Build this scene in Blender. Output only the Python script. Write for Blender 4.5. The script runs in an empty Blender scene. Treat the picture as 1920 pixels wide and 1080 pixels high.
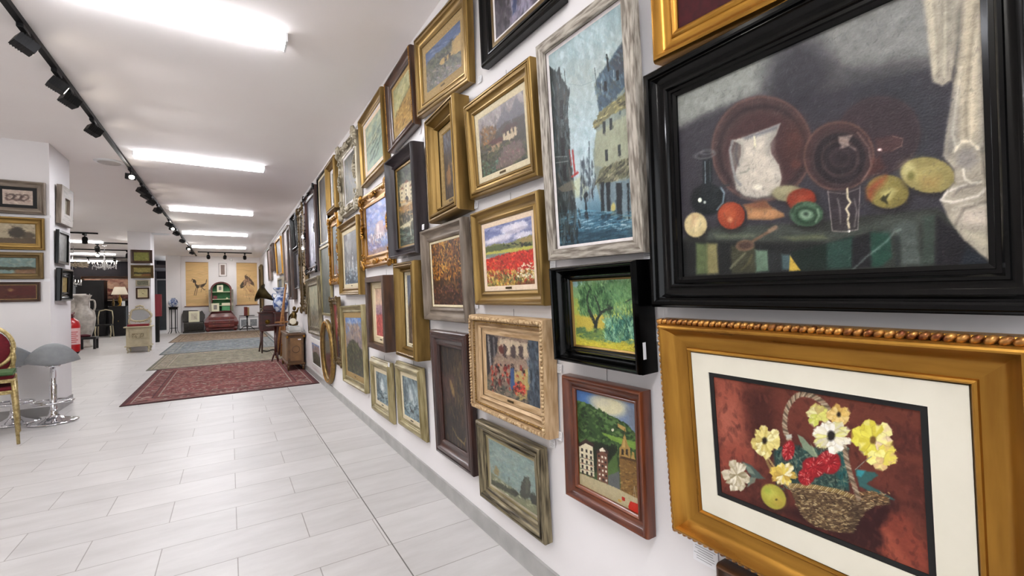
import bpy, bmesh, math, random
import numpy as np
from mathutils import Vector, Matrix, Euler

SC = bpy.context.scene
COL = SC.collection
R = math.radians
PI = math.pi

# ------------------------------------------------------------------ camera, world, exposure
WALL = 1.087          # the long picture wall stands at this x
CEIL = 2.96
FAR = 21.4
cam_d = bpy.data.cameras.new('camera')
cam_d.sensor_width = 36.0
cam_d.lens = 836.46 / 1920 * 36.0
cam_d.clip_start = 0.02
cam_d.clip_end = 200
cam = bpy.data.objects.new('camera', cam_d)
COL.objects.link(cam)
yaw, pit, rol = R(32.3618), R(0.7293), R(-1.3436)
fw = Vector((math.sin(yaw) * math.cos(pit), math.cos(yaw) * math.cos(pit), math.sin(pit)))
r0 = Vector((math.cos(yaw), -math.sin(yaw), 0))
u0 = r0.cross(fw)
rt = r0 * math.cos(rol) + u0 * math.sin(rol)
up = u0 * math.cos(rol) - r0 * math.sin(rol)
cm = Matrix((rt, up, -fw)).transposed().to_4x4()
cm.translation = Vector((0, 0, 1.2))
cam.matrix_world = cm
SC.camera = cam

w = bpy.data.worlds.new('world')
w.use_nodes = True
w.node_tree.nodes['Background'].inputs[0].default_value = (.93, .96, 1, 1)
w.node_tree.nodes['Background'].inputs[1].default_value = 1.1
SC.world = w
vs = SC.view_settings
vs.view_transform = 'Standard'
vs.look = 'None'
vs.gamma = 1
vs.use_curve_mapping = False
vs.exposure = 1.33
SC.cycles.use_denoising = True
SC.cycles.max_bounces = 8
SC.cycles.diffuse_bounces = 6
SC.cycles.glossy_bounces = 3
SC.cycles.transmission_bounces = 6
SC.cycles.sample_clamp_indirect = 6
SC.cycles.caustics_reflective = False
SC.cycles.caustics_refractive = False

TUBE_EMIT = 24.0        # ceiling battens
SPOT_W = 6.0          # each track spotlight


# fill daylight comes through an added, unseen window behind the viewer; the portal only guides the sampling
pd_ = bpy.data.lights.new('added_window_portal', 'AREA')
pd_.shape = 'RECTANGLE'
pd_.size, pd_.size_y = 5.6, 2.3
pd_.cycles.is_portal = True
po_ = bpy.data.objects.new('added_window_portal', pd_)
po_.location = (-2.3, -3.02, 1.5)
po_.rotation_euler = (R(90), 0, PI)
COL.objects.link(po_)


def bare_area(name, loc, size, power, rot=(0, 0, 0), col=(1, .98, .95)):
    d = bpy.data.lights.new(name, 'AREA')
    d.shape = 'RECTANGLE'
    d.size, d.size_y = size
    d.energy = power
    d.color = col
    o = bpy.data.objects.new(name, d)
    o.location = loc
    o.rotation_euler = rot
    COL.objects.link(o)
    return o


# ------------------------------------------------------------------ materials
def lin(c):
    if isinstance(c, str):
        c = c.lstrip('#')
        c = [int(c[i:i + 2], 16) / 255 for i in (0, 2, 4)]
    return tuple(x / 12.92 if x <= .04045 else ((x + .055) / 1.055) ** 2.4 for x in c[:3]) + (1.0,)


MATS = {}


def mat(name, col, rough=.5, metal=0., col2=None, sc=8., vec=(1, 1, 1), bump=0., mix=(.35, .65), spec=.5, det=4., coat=0., emis=None, trans=0., r2=None):
    """procedural principled material: two colours mixed by stretched noise, with bump"""
    if name in MATS:
        return MATS[name]
    m = bpy.data.materials.new(name)
    m.use_nodes = True
    nt = m.node_tree
    b = nt.nodes['Principled BSDF']
    b.inputs['Roughness'].default_value = rough
    b.inputs['Metallic'].default_value = metal
    b.inputs['Specular IOR Level'].default_value = spec
    b.inputs['Coat Weight'].default_value = coat
    b.inputs['Coat Roughness'].default_value = .12
    b.inputs['Transmission Weight'].default_value = trans
    tc = nt.nodes.new('ShaderNodeTexCoord')
    mp = nt.nodes.new('ShaderNodeMapping')
    mp.inputs['Scale'].default_value = vec
    nz = nt.nodes.new('ShaderNodeTexNoise')
    nz.inputs['Scale'].default_value = sc
    nz.inputs['Detail'].default_value = det
    nt.links.new(tc.outputs['Object'], mp.inputs[0])
    nt.links.new(mp.outputs[0], nz.inputs['Vector'])
    rp = nt.nodes.new('ShaderNodeValToRGB')
    rp.color_ramp.elements[0].position, rp.color_ramp.elements[1].position = mix
    rp.color_ramp.elements[0].color = lin(col)
    rp.color_ramp.elements[1].color = lin(col2 if col2 else col)
    nt.links.new(nz.outputs[0], rp.inputs[0])
    nt.links.new(rp.outputs[0], b.inputs['Base Color'])
    if r2 is not None:
        mr = nt.nodes.new('ShaderNodeMapRange')
        mr.inputs[3].default_value = rough
        mr.inputs[4].default_value = r2
        nt.links.new(nz.outputs[0], mr.inputs[0])
        nt.links.new(mr.outputs[0], b.inputs['Roughness'])
    if bump:
        bp = nt.nodes.new('ShaderNodeBump')
        bp.inputs['Strength'].default_value = bump
        bp.inputs['Distance'].default_value = .004
        nt.links.new(nz.outputs[0], bp.inputs['Height'])
        nt.links.new(bp.outputs[0], b.inputs['Normal'])
    if emis:
        b.inputs['Emission Color'].default_value = lin(emis[0])
        b.inputs['Emission Strength'].default_value = emis[1]
    MATS[name] = m
    return m


def hv(name, *a, **k):
    """pair of materials for frame members: grain along the member (horizontal, vertical)"""
    s = k.pop('str', 8.)
    return (mat(name + '_h', *a, vec=(1, s, s), **k), mat(name + '_v', *a, vec=(s, 1, s), **k))


GOLD = hv('gilt', '#6a5229', .27, .75, '#997c46', sc=3.5, bump=.15, mix=(.25, .75), r2=.5)
GOLD2 = hv('bright_gilt', '#744a18', .19, .85, '#c4923e', sc=3., bump=.12, mix=(.2, .8), r2=.42)
GOLDD = hv('dark_gilt', '#4a3a20', .38, .55, '#7c6640', sc=4., bump=.2, mix=(.3, .7))
GREEN_G = hv('greenish_gilt', '#776a44', .4, .4, '#aca078', sc=5, bump=.2)
SILV = hv('silvered_wood', '#8b816c', .42, .3, '#b7ad96', sc=5., bump=.3)
SILVB = hv('bronzed_silver', '#2e2618', .38, .4, '#93876a', sc=7., bump=.2, mix=(.35, .65), str=12.)
BROWN = hv('walnut', '#2c1a10', .38, 0, '#50331f', sc=5., bump=.1, coat=.2)
REDW = hv('red_brown_wood', '#471d0c', .33, 0, '#763a19', sc=4.5, bump=.05, coat=.35)
MAHO = hv('dark_mahogany', '#25110d', .35, 0, '#43241b', sc=4., bump=.1, coat=.3)
PLUM = hv('dark_plum_wood', '#1b1314', .38, 0, '#30262a', sc=4., bump=.1, coat=.15)
TAUPE = hv('taupe_wood', '#5a4e42', .45, .1, '#85786a', sc=5., bump=.15)
BLACK = hv('black_lacquer', '#020202', .17, 0, '#050505', sc=6., bump=.02, coat=.05, spec=.22)
OAK = hv('limed_oak', '#6e655a', .6, 0, '#b2aa9d', sc=13., bump=.6, mix=(.38, .6), str=7.)
CREAM = hv('cream_paint', '#c9b692', .55, 0, '#d9cbaa', sc=9., bump=.1)
BUFF = hv('buff_gesso', '#a3835a', .55, .1, '#cdb08a', sc=9., bump=.4)
WHITEF = hv('white_frame', '#d8d6d2', .5, 0, '#e4e2de', sc=9.)
LINEN = hv('linen_liner', '#c9bb9a', .8, 0, '#d9cdae', sc=60., bump=.2, str=2.)
SANDL = hv('sand_liner', '#8e7444', .7, 0, '#a58a58', sc=60., bump=.2, str=2.)
WHITEL = hv('white_liner', '#d8d2d0', .6, 0, '#e8e2e0', sc=30., str=2.)
PINKL = hv('blush_liner', '#d6bfa4', .75, 0, '#e2cdb4', sc=60., bump=.2, str=2.)
REDV = hv('crimson_velvet', '#30040a', .9, 0, '#420810', sc=40., str=1.)
MATB = hv('ivory_mat_board', '#dbd6c4', .8, 0, '#e0dbca', sc=12., str=1.)
MBLK = hv('black_mat', '#040304', .7, 0, '#060506', sc=12., str=1.)
ROPE = mat('aged_rope_gilt', '#6b3a20', .34, .75, '#c08c48', sc=60., bump=.3, mix=(.35, .62))
BACKM = mat('backing_brown', '#5a4530', .8, 0, '#6a543c', sc=20.)
BRASS = mat('brass', '#a8823a', .3, 1., '#8a6a2c', sc=20.)
WIRE = mat('steel_wire', '#55524e', .4, .9)
CHROME = mat('chrome', '#d8d8dc', .08, 1.)
IRON = mat('black_metal', '#040405', .5, 0, '#080809', sc=20, spec=.25)
PAPER = mat('white_paper', '#e8e8e8', .7, 0)
INK = mat('grey_ink', '#7a7c80', .7, 0)
WALLM = mat('white_wall_paint', '#e4e1e1', .75, 0, '#e6e3e3', sc=3., bump=.03)
CEILM = mat('ceiling_paint', '#faf4f1', .85, 0, '#fcf7f4', sc=1.2)


# ------------------------------------------------------------------ mesh helpers
class MB:
    """collects shapes and links them as ONE mesh object"""

    def __init__(s):
        s.b = bmesh.new()

    def box(s, c, size, rot=None, mi=0, taper=1.):
        g = bmesh.ops.create_cube(s.b, size=1.0)
        M = Matrix.Translation(c) @ (Euler(rot).to_matrix().to_4x4() if rot else Matrix())
        for v in g['verts']:
            t = taper if v.co.z > 0 else 1.
            v.co = M @ Vector((v.co.x * size[0] * t, v.co.y * size[1] * t, v.co.z * size[2]))
        for f in {f for v in g['verts'] for f in v.link_faces}:
            f.material_index = mi
        return s

    def tube(s, pts, r, n=10, mi=0, cap=True, flat=None):
        pts = [Vector(p) for p in pts]
        rs = r if isinstance(r, (list, tuple)) else [r] * len(pts)
        rings = []
        prev = None
        for i, p in enumerate(pts):
            d = (pts[min(i + 1, len(pts) - 1)] - pts[max(i - 1, 0)])
            if d.length < 1e-9:
                d = Vector((0, 0, 1))
            d.normalize()
            if prev is None:
                a = d.orthogonal().normalized()
            else:
                a = (prev - d * prev.dot(d))
                a = a.normalized() if a.length > 1e-6 else d.orthogonal().normalized()
            prev = a
            c = d.cross(a)
            rings.append([s.b.verts.new(p + (a * math.cos(2 * PI * k / n) + c * math.sin(2 * PI * k / n)) * rs[i]) for k in range(n)])
        for A, B in zip(rings, rings[1:]):
            for k in range(n):
                f = s.b.faces.new((A[k], A[(k + 1) % n], B[(k + 1) % n], B[k]))
                f.material_index = mi
                f.smooth = True
        if cap:
            for q in (rings[0][::-1], rings[-1]):
                try:
                    f = s.b.faces.new(q)
                    f.material_index = mi
                except ValueError:
                    pass
        return s

    def lathe(s, prof, c=(0, 0, 0), n=24, mi=0, axis=None, sx=1., sy=1.):
        c = Vector(c)
        q = Vector((0, 0, 1)).rotation_difference(Vector(axis)).to_matrix() if axis else Matrix.Identity(3)
        rings = []
        for r, z in prof:
            if r < 1e-5:
                rings.append([s.b.verts.new(c + q @ Vector((0, 0, z)))])
            else:
                rings.append([s.b.verts.new(c + q @ Vector((r * sx * math.cos(2 * PI * k / n), r * sy * math.sin(2 * PI * k / n), z))) for k in range(n)])
        for A, B in zip(rings, rings[1:]):
            for k in range(n):
                a, b2 = A[k % len(A)], A[(k + 1) % len(A)]
                d, c2 = B[k % len(B)], B[(k + 1) % len(B)]
                vs_ = [a]
                for v in (b2, c2, d):
                    if v not in vs_:
                        vs_.append(v)
                if len(vs_) > 2:
                    try:
                        f = s.b.faces.new(vs_)
                        f.smooth = True
                        f.material_index = mi
                    except ValueError:
                        pass
        return s

    def ell(s, c, r, rot=None, n=10, mi=0):
        g = bmesh.ops.create_uvsphere(s.b, u_segments=n, v_segments=max(5, n * 2 // 3), radius=1.0)
        M = Matrix.Translation(c) @ (Euler(rot).to_matrix().to_4x4() if rot else Matrix()) @ Matrix.Diagonal((*r, 1))
        for v in g['verts']:
            v.co = M @ v.co
        for f in {f for v in g['verts'] for f in v.link_faces}:
            f.smooth = True
            f.material_index = mi
        return s

    def prism(s, poly, z0, z1, M=None, mi=0):
        """polygon in local xy extruded z0..z1, optionally through matrix M"""
        M = M or Matrix()
        a = [s.b.verts.new(M @ Vector((x, y, z0))) for x, y in poly]
        b2 = [s.b.verts.new(M @ Vector((x, y, z1))) for x, y in poly]
        n = len(poly)
        fs = [s.b.faces.new(a[::-1]), s.b.faces.new(b2)]
        for k in range(n):
            fs.append(s.b.faces.new((a[k], a[(k + 1) % n], b2[(k + 1) % n], b2[k])))
        for f in fs:
            f.material_index = mi
        return s

    def surf(s, fn, nu, nv, mi=0, smooth=True):
        g = [[s.b.verts.new(fn(i / nu, j / nv)) for i in range(nu + 1)] for j in range(nv + 1)]
        for j in range(nv):
            for i in range(nu):
                f = s.b.faces.new((g[j][i], g[j][i + 1], g[j + 1][i + 1], g[j + 1][i]))
                f.smooth = smooth
                f.material_index = mi
        return s

    def done(s, name, m, parent=None, bevel=0., recalc=True, solid=0.):
        if recalc:
            bmesh.ops.recalc_face_normals(s.b, faces=s.b.faces[:])
        me = bpy.data.meshes.new(name)
        s.b.to_mesh(me)
        s.b.free()
        for x in (m if isinstance(m, (list, tuple)) else [m]):
            me.materials.append(x)
        o = bpy.data.objects.new(name, me)
        COL.objects.link(o)
        if parent is not None:
            o.parent = parent
        if solid:
            md = o.modifiers.new('solid', 'SOLIDIFY')
            md.thickness = solid
            md.offset = 0
        if bevel:
            md = o.modifiers.new('bevel', 'BEVEL')
            md.width = bevel
            md.segments = 2
            md.limit_method = 'ANGLE'
        return o


def thing(name, label, cat, loc=(0, 0, 0), rotz=0., group=None):
    o = bpy.data.objects.new(name, None)
    o.empty_display_size = .05
    COL.objects.link(o)
    o.location = loc
    o.rotation_euler = (0, 0, rotz)
    return tag(o, label, cat, group)


def tag(o, label, cat, group=None):
    o['label'] = label
    o['category'] = cat
    if group:
        o['group'] = group
    return o


def struct(o):
    o['kind'] = 'structure'
    return o


def smooth_pts(pts, n=4):
    """Catmull-Rom through 2-D or 3-D points"""
    P = [Vector(p) if len(p) == 3 else Vector((p[0], p[1], 0)) for p in pts]
    out = []
    for i in range(len(P) - 1):
        a, b2, c, d = P[max(i - 1, 0)], P[i], P[i + 1], P[min(i + 2, len(P) - 1)]
        for k in range(n):
            t = k / n
            out.append(.5 * ((2 * b2) + (c - a) * t + (2 * a - 5 * b2 + 4 * c - d) * t * t + (3 * b2 - a - 3 * c + d) * t ** 3))
    out.append(P[-1])
    return out


# ------------------------------------------------------------------ painter: paints stored as the colour attribute of a fine mesh
def hx(c):
    c = c.lstrip('#')
    return np.array([int(c[i:i + 2], 16) / 255 for i in (0, 2, 4)])


def homog(c):
    """unit square (u right, v down) -> quad c = TL TR BR BL"""
    src = [(0, 0), (1, 0), (1, 1), (0, 1)]
    A, b2 = [], []
    for (u, v), (x, y) in zip(src, c):
        A.append([u, v, 1, 0, 0, 0, -u * x, -v * x])
        A.append([0, 0, 0, u, v, 1, -u * y, -v * y])
        b2 += [x, y]
    return np.append(np.linalg.solve(np.array(A, float), np.array(b2, float)), 1).reshape(3, 3)


class Art:
    def __init__(s, w_, h_, base, corners=None, seed=1):
        s.w, s.h = w_, h_
        s.a = np.empty((h_, w_, 3))
        s.a[:] = hx(base)
        u, v = np.meshgrid(np.linspace(0, 1, w_), np.linspace(0, 1, h_))
        s.u, s.v = u, v
        s.H = homog(corners) if corners else np.eye(3)
        s.Hi = np.linalg.inv(s.H)
        d = s.H[2, 0] * u + s.H[2, 1] * v + s.H[2, 2]
        s.X = (s.H[0, 0] * u + s.H[0, 1] * v + s.H[0, 2]) / d
        s.Y = (s.H[1, 0] * u + s.H[1, 1] * v + s.H[1, 2]) / d
        s.ux = (s.X.max() - s.X.min()) / w_
        s.uy = (s.Y.max() - s.Y.min()) / h_
        s.un = min(s.ux, s.uy)
        s.r = np.random.RandomState(seed)

    def noise(s, nx, ny):
        g = s.r.rand(ny + 2, nx + 2)
        x, y = s.u * nx, s.v * ny
        i, j = np.minimum(x.astype(int), nx), np.minimum(y.astype(int), ny)
        fx, fy = x - i, y - j
        fx, fy = fx * fx * (3 - 2 * fx), fy * fy * (3 - 2 * fy)
        return (g[j, i] * (1 - fx) + g[j, i + 1] * fx) * (1 - fy) + (g[j + 1, i] * (1 - fx) + g[j + 1, i + 1] * fx) * fy

    def fbm(s, n, ar=1., k=4):
        t, a, tot = 0, 1., 0
        for o in range(k):
            t = t + a * s.noise(max(1, int(n * 2 ** o)), max(1, int(n * ar * 2 ** o)))
            tot += a
            a *= .55
        return t / tot

    def put(s, m, col):
        c = hx(col) if isinstance(col, str) else col
        s.a += (c - s.a) * np.clip(m, 0, 1)[..., None]

    def grad(s, stops):
        """vertical gradient in v: [(v,col),...]"""
        vs_ = [q[0] for q in stops]
        for k in range(3):
            s.a[..., k] = np.interp(s.v, vs_, [hx(q[1])[k] for q in stops])
        return s

    def mot(s, amp, n=12, ar=1.):
        s.a *= (1 + amp * 2 * (s.fbm(n, ar) - .5))[..., None]
        return s

    def blot(s, col, n=5, th=.5, k=6., al=1., ar=1.):
        s.put(np.clip((s.fbm(n, ar) - th) * k, 0, 1) * al, col)
        return s

    def P(s, col, pts, soft=1.2, jit=0., al=1.):
        X, Y = s.X, s.Y
        d = np.full(X.shape, 1e9)
        ins = np.zeros(X.shape, bool)
        n = len(pts)
        for k in range(n):
            (x0, y0), (x1, y1) = pts[k], pts[(k + 1) % n]
            dx, dy = x1 - x0, y1 - y0
            t = np.clip(((X - x0) * dx + (Y - y0) * dy) / (dx * dx + dy * dy + 1e-12), 0, 1)
            d = np.minimum(d, np.hypot(X - x0 - t * dx, Y - y0 - t * dy))
            if dy:
                ins ^= ((y0 > Y) != (y1 > Y)) & (X < dx * (Y - y0) / dy + x0)
        sd = np.where(ins, -d, d)
        if jit:
            sd = sd + (s.fbm(30) - .5) * 2 * jit
        s.put(np.clip(.5 - sd / (soft * s.un), 0, 1) * al, col)
        return s

    def E(s, col, cx, cy, rx, ry, ang=0, soft=1.2, al=1., ring=None, jit=0.):
        c, q = math.cos(R(ang)), math.sin(R(ang))
        x, y = (s.X - cx) * c + (s.Y - cy) * q, -(s.X - cx) * q + (s.Y - cy) * c
        rr = np.hypot(x / rx, y / ry)
        if jit:
            rr = rr + (s.fbm(30) - .5) * 2 * jit
        sd = (rr - 1) * min(rx, ry)
        if ring:
            sd = np.abs(sd) - ring
        s.put(np.clip(.5 - sd / (soft * s.un), 0, 1) * al, col)
        return s

    def L(s, col, w_, pts, al=1., soft=1.2, jit=0.):
        X, Y = s.X, s.Y
        d = np.full(X.shape, 1e9)
        for (x0, y0), (x1, y1) in zip(pts, pts[1:]):
            dx, dy = x1 - x0, y1 - y0
            t = np.clip(((X - x0) * dx + (Y - y0) * dy) / (dx * dx + dy * dy + 1e-12), 0, 1)
            d = np.minimum(d, np.hypot(X - x0 - t * dx, Y - y0 - t * dy))
        if jit:
            d = d + (s.fbm(30) - .5) * 2 * jit
        s.put(np.clip(.5 - (d - w_ / 2) / (soft * s.un), 0, 1) * al, col)
        return s

    def D(s, n, box, cols, ln, wd, ang=0, spread=30, al=.75, inside=None):
        """n brush dabs inside box=(x0,y0,x1,y1)"""
        cols = [hx(c) for c in cols]
        for _ in range(n):
            cx, cy = s.r.uniform(box[0], box[2]), s.r.uniform(box[1], box[3])
            if inside is not None and not inpoly(cx, cy, inside):
                continue
            q = s.Hi @ np.array([cx, cy, 1.0])
            ui, vi = q[0] / q[2] * (s.w - 1), q[1] / q[2] * (s.h - 1)
            l2, w2 = ln * s.r.uniform(.5, 1.3) / 2, wd * s.r.uniform(.6, 1.3) / 2
            rx, ry = int(l2 / s.ux * 1.6) + 2, int(l2 / s.uy * 1.6) + 2
            i0, i1, j0, j1 = max(0, int(ui) - rx), min(s.w, int(ui) + rx + 1), max(0, int(vi) - ry), min(s.h, int(vi) + ry + 1)
            if i0 >= i1 or j0 >= j1:
                continue
            a = R(ang + s.r.uniform(-spread, spread))
            c, k = math.cos(a), math.sin(a)
            x, y = s.X[j0:j1, i0:i1] - cx, s.Y[j0:j1, i0:i1] - cy
            rr = np.hypot((x * c + y * k) / l2, (-x * k + y * c) / w2)
            m = np.clip((1.15 - rr) * 3, 0, 1) * al
            cc = cols[s.r.randint(len(cols))] * s.r.uniform(.86, 1.12)
            s.a[j0:j1, i0:i1] += (np.clip(cc, 0, 1) - s.a[j0:j1, i0:i1]) * m[..., None]
        return s

    def S(s, n, ln, wd, ang=0, spread=40, al=.7, jit=1.5, bri=.08, box=None):
        """brushwork: dabs that drag the colour already under them"""
        for _ in range(n):
            i, j = s.r.randint(0, s.w), s.r.randint(0, s.h)
            i2 = min(s.w - 1, max(0, int(i + s.r.normal(0, jit))))
            j2 = min(s.h - 1, max(0, int(j + s.r.normal(0, jit))))
            cc = s.a[j2, i2] * (1 + s.r.uniform(-bri, bri)) + s.r.uniform(-.012, .012, 3)
            rx, ry = int(ln) + 1, int(ln) + 1
            i0, i1, j0, j1 = max(0, i - rx), min(s.w, i + rx + 1), max(0, j - ry), min(s.h, j + ry + 1)
            a = R(ang + s.r.uniform(-spread, spread))
            c, k = math.cos(a), math.sin(a)
            x, y = np.arange(i0, i1)[None, :] - i, np.arange(j0, j1)[:, None] - j
            rr = np.hypot((x * c + y * k) / (ln / 2), (-x * k + y * c) / (wd / 2))
            m = np.clip((1.2 - rr) * 2.5, 0, 1) * al
            s.a[j0:j1, i0:i1] += (np.clip(cc, 0, 1) - s.a[j0:j1, i0:i1]) * m[..., None]
        return s

    def mesh(s, name, cw, ch, parent, z, m, y0=0., dark=1.2):
        """rectangular sheet cw x ch centred on x=0, from y0 upwards, at depth z"""
        n = s.w * s.h
        co = np.zeros((n, 3), np.float32)
        co[:, 0] = (s.u.ravel() - .5) * cw
        co[:, 1] = y0 + (1 - s.v.ravel()) * ch
        co[:, 2] = z
        idx = np.arange(n).reshape(s.h, s.w)
        q = np.stack([idx[1:, :-1], idx[1:, 1:], idx[:-1, 1:], idx[:-1, :-1]], -1).reshape(-1, 4)
        me = bpy.data.meshes.new(name)
        me.vertices.add(n)
        me.vertices.foreach_set('co', co.ravel())
        me.loops.add(q.size)
        me.loops.foreach_set('vertex_index', q.ravel().astype(np.int32))
        me.polygons.add(len(q))
        me.polygons.foreach_set('loop_start', (np.arange(len(q)) * 4).astype(np.int32))
        try:
            me.polygons.foreach_set('loop_total', np.full(len(q), 4, np.int32))
        except Exception:
            pass
        me.update(calc_edges=True)
        c = np.clip(s.a, 0, 1).reshape(-1, 3)
        if m.name == 'oil_paint':
            c = c ** dark
        c = np.where(c <= .04045, c / 12.92, ((c + .055) / 1.055) ** 2.4)
        at = me.color_attributes.new('paint', 'FLOAT_COLOR', 'POINT')
        at.data.foreach_set('color', np.concatenate([c, np.ones((n, 1))], 1).astype(np.float32).ravel())
        me.materials.append(m)
        o = bpy.data.objects.new(name, me)
        COL.objects.link(o)
        if parent is not None:
            o.parent = parent
        return o


def inpoly(x, y, p):
    c = False
    for k in range(len(p)):
        (x0, y0), (x1, y1) = p[k], p[k - 1]
        if (y0 > y) != (y1 > y) and x < (x1 - x0) * (y - y0) / (y1 - y0) + x0:
            c = not c
    return c


def paint_mat(name, rough, bump, sc, coat=0., spec=.5):
    m = bpy.data.materials.new(name)
    m.use_nodes = True
    nt = m.node_tree
    b = nt.nodes['Principled BSDF']
    at = nt.nodes.new('ShaderNodeAttribute')
    at.attribute_name = 'paint'
    tc = nt.nodes.new('ShaderNodeTexCoord')
    nz = nt.nodes.new('ShaderNodeTexNoise')
    nz.inputs['Scale'].default_value = sc
    nz.inputs['Detail'].default_value = 5
    mx = nt.nodes.new('ShaderNodeMix')
    mx.data_type = 'RGBA'
    mx.blend_type = 'OVERLAY'
    mx.inputs[0].default_value = .16
    nt.links.new(tc.outputs['Object'], nz.inputs['Vector'])
    nt.links.new(at.outputs['Color'], mx.inputs[6])
    nt.links.new(nz.outputs[0], mx.inputs[7])
    nt.links.new(mx.outputs[2], b.inputs['Base Color'])
    bp = nt.nodes.new('ShaderNodeBump')
    bp.inputs['Strength'].default_value = bump
    bp.inputs['Distance'].default_value = .002
    nt.links.new(nz.outputs[0], bp.inputs['Height'])
    nt.links.new(bp.outputs[0], b.inputs['Normal'])
    b.inputs['Roughness'].default_value = rough
    b.inputs['Coat Weight'].default_value = coat
    b.inputs['Specular IOR Level'].default_value = spec
    return m


OIL = paint_mat('oil_paint', .42, .5, 260., spec=.35)
WCOL = paint_mat('watercolour', .7, .15, 200., spec=.2)
WOOL = paint_mat('wool_pile', .95, .8, 120., spec=.1)
SILK = paint_mat('scroll_silk', .8, .2, 150., spec=.2)

# ------------------------------------------------------------------ room shell
def floor_mat(name, width, loc):
    m = bpy.data.materials.new(name)
    m.use_nodes = True
    nt = m.node_tree
    b = nt.nodes['Principled BSDF']
    tc = nt.nodes.new('ShaderNodeTexCoord')
    mp = nt.nodes.new('ShaderNodeMapping')
    mp.inputs['Location'].default_value = loc
    br = nt.nodes.new('ShaderNodeTexBrick')
    br.inputs['Scale'].default_value = 1.0
    br.inputs['Brick Width'].default_value = width
    br.inputs['Row Height'].default_value = .302
    br.inputs['Mortar Size'].default_value = .0026
    br.inputs['Mortar Smooth'].default_value = .3
    br.inputs['Color1'].default_value = lin('#c0bdbb')
    br.inputs['Color2'].default_value = lin('#c9c6c4')
    br.inputs['Mortar'].default_value = lin('#96918d')
    br.offset = .5
    nt.links.new(tc.outputs['Object'], mp.inputs[0])
    nt.links.new(mp.outputs[0], br.inputs['Vector'])
    nz = nt.nodes.new('ShaderNodeTexNoise')
    nz.inputs['Scale'].default_value = 5.
    nz.inputs['Detail'].default_value = 9
    nz.inputs['Roughness'].default_value = .65
    mp2 = nt.nodes.new('ShaderNodeMapping')
    mp2.inputs['Scale'].default_value = (.5, 1.6, 1)
    nt.links.new(tc.outputs['Object'], mp2.inputs[0])
    nt.links.new(mp2.outputs[0], nz.inputs['Vector'])
    mx = nt.nodes.new('ShaderNodeMix')
    mx.data_type = 'RGBA'
    mx.blend_type = 'SOFT_LIGHT'
    mx.inputs[0].default_value = .55
    nt.links.new(br.outputs['Color'], mx.inputs[6])
    nt.links.new(nz.outputs[0], mx.inputs[7])
    nt.links.new(mx.outputs[2], b.inputs['Base Color'])
    mr = nt.nodes.new('ShaderNodeMapRange')
    mr.inputs[3].default_value = .3
    mr.inputs[4].default_value = .5
    nt.links.new(nz.outputs[0], mr.inputs[0])
    nt.links.new(mr.outputs[0], b.inputs['Roughness'])
    bp = nt.nodes.new('ShaderNodeBump')
    bp.inputs['Strength'].default_value = .5
    bp.inputs['Distance'].default_value = .0015
    bp.invert = True
    nt.links.new(br.outputs['Fac'], bp.inputs['Height'])
    bp2 = nt.nodes.new('ShaderNodeBump')
    bp2.inputs['Strength'].default_value = .25
    bp2.inputs['Distance'].default_value = .002
    nt.links.new(nz.outputs[0], bp2.inputs['Height'])
    nt.links.new(bp.outputs[0], bp2.inputs['Normal'])
    nt.links.new(bp2.outputs[0], b.inputs['Normal'])
    return m


XL, YB, YE = -6.6, -3.0, 25.2
DARKW = mat('charcoal_wall', '#17131a', .8, 0, '#211b20', sc=3.)
BASEM = mat('grey_skirting_tile', '#9a9996', .4, 0, '#aaa9a6', sc=9., bump=.05)


def slab(name, x0, x1, y0, y1, z0, z1, m):
    return struct(MB().box(((x0 + x1) / 2, (y0 + y1) / 2, (z0 + z1) / 2), (x1 - x0, y1 - y0, z1 - z0)).done(name, m))


slab('floor', XL, .648, YB, YE, -.1, 0, floor_mat('porcelain_plank_tiles', .618, (.292, -2.77, 0)))
slab('floor_edge_strip', .654, WALL, YB, YE, -.1, 0, floor_mat('porcelain_edge_tiles', 60., (.292, -2.77, 0)))
slab('trim_1', .648, .654, YB, YE, -.1, -.0006, mat('expansion_joint', '#6a6662', .7))
slab('ceiling', XL, WALL, YB, YE, CEIL, CEIL + .1, CEILM)
slab('wall_right', WALL, WALL + .15, YB, FAR + .2, 0, CEIL, WALLM)
slab('wall_far', -1.98, WALL, FAR, FAR + .2, 0, CEIL, WALLM)
slab('wall_far_pilaster', -2.02, -1.58, FAR - .16, FAR + .1, 0, CEIL, WALLM)
slab('wall_left', XL - .15, XL, YB, YE, 0, CEIL, WALLM)
slab('wall_back', XL, -5.1, YB - .15, YB, 0, CEIL, WALLM)
slab('wall_back_side', .5, WALL + .15, YB - .15, YB, 0, CEIL, WALLM)
slab('wall_back_sill', -5.1, .5, YB - .15, YB, 0, .35, WALLM)
slab('wall_back_lintel', -5.1, .5, YB - .15, YB, 2.65, CEIL, WALLM)
wf = MB()
for x_ in (-5.08, -3.7, -2.3, -.9, .48):
    wf.box((x_, YB - .07, 1.5), (.05, .06, 2.3))
for z_ in (.37, 2.63):
    wf.box((-2.3, YB - .07, z_), (5.6, .06, .05))
struct(wf.done('added_window_1', IRON))  # added unseen window, opened so world light fills the hall
slab('wall_showroom', XL, -2.62, YE - .2, YE, 0, CEIL, DARKW)
slab('wall_corridor', -2.62, -1.98, 24.1, 24.3, 0, CEIL, DARKW)
slab('wall_corridor_side', -2.7, -2.6, 22.4, YE, 0, CEIL, DARKW)
slab('ceiling_corridor', -2.6, -1.98, 21.6, 24.3, 2.5, 2.62, mat('corridor_soffit', '#4a464a', .8))
slab('baseboard_right', WALL - .012, WALL, YB, FAR, 0, .083, BASEM)
slab('baseboard_far', -1.58, WALL, FAR - .012, FAR, 0, .08, WALLM)
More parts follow.
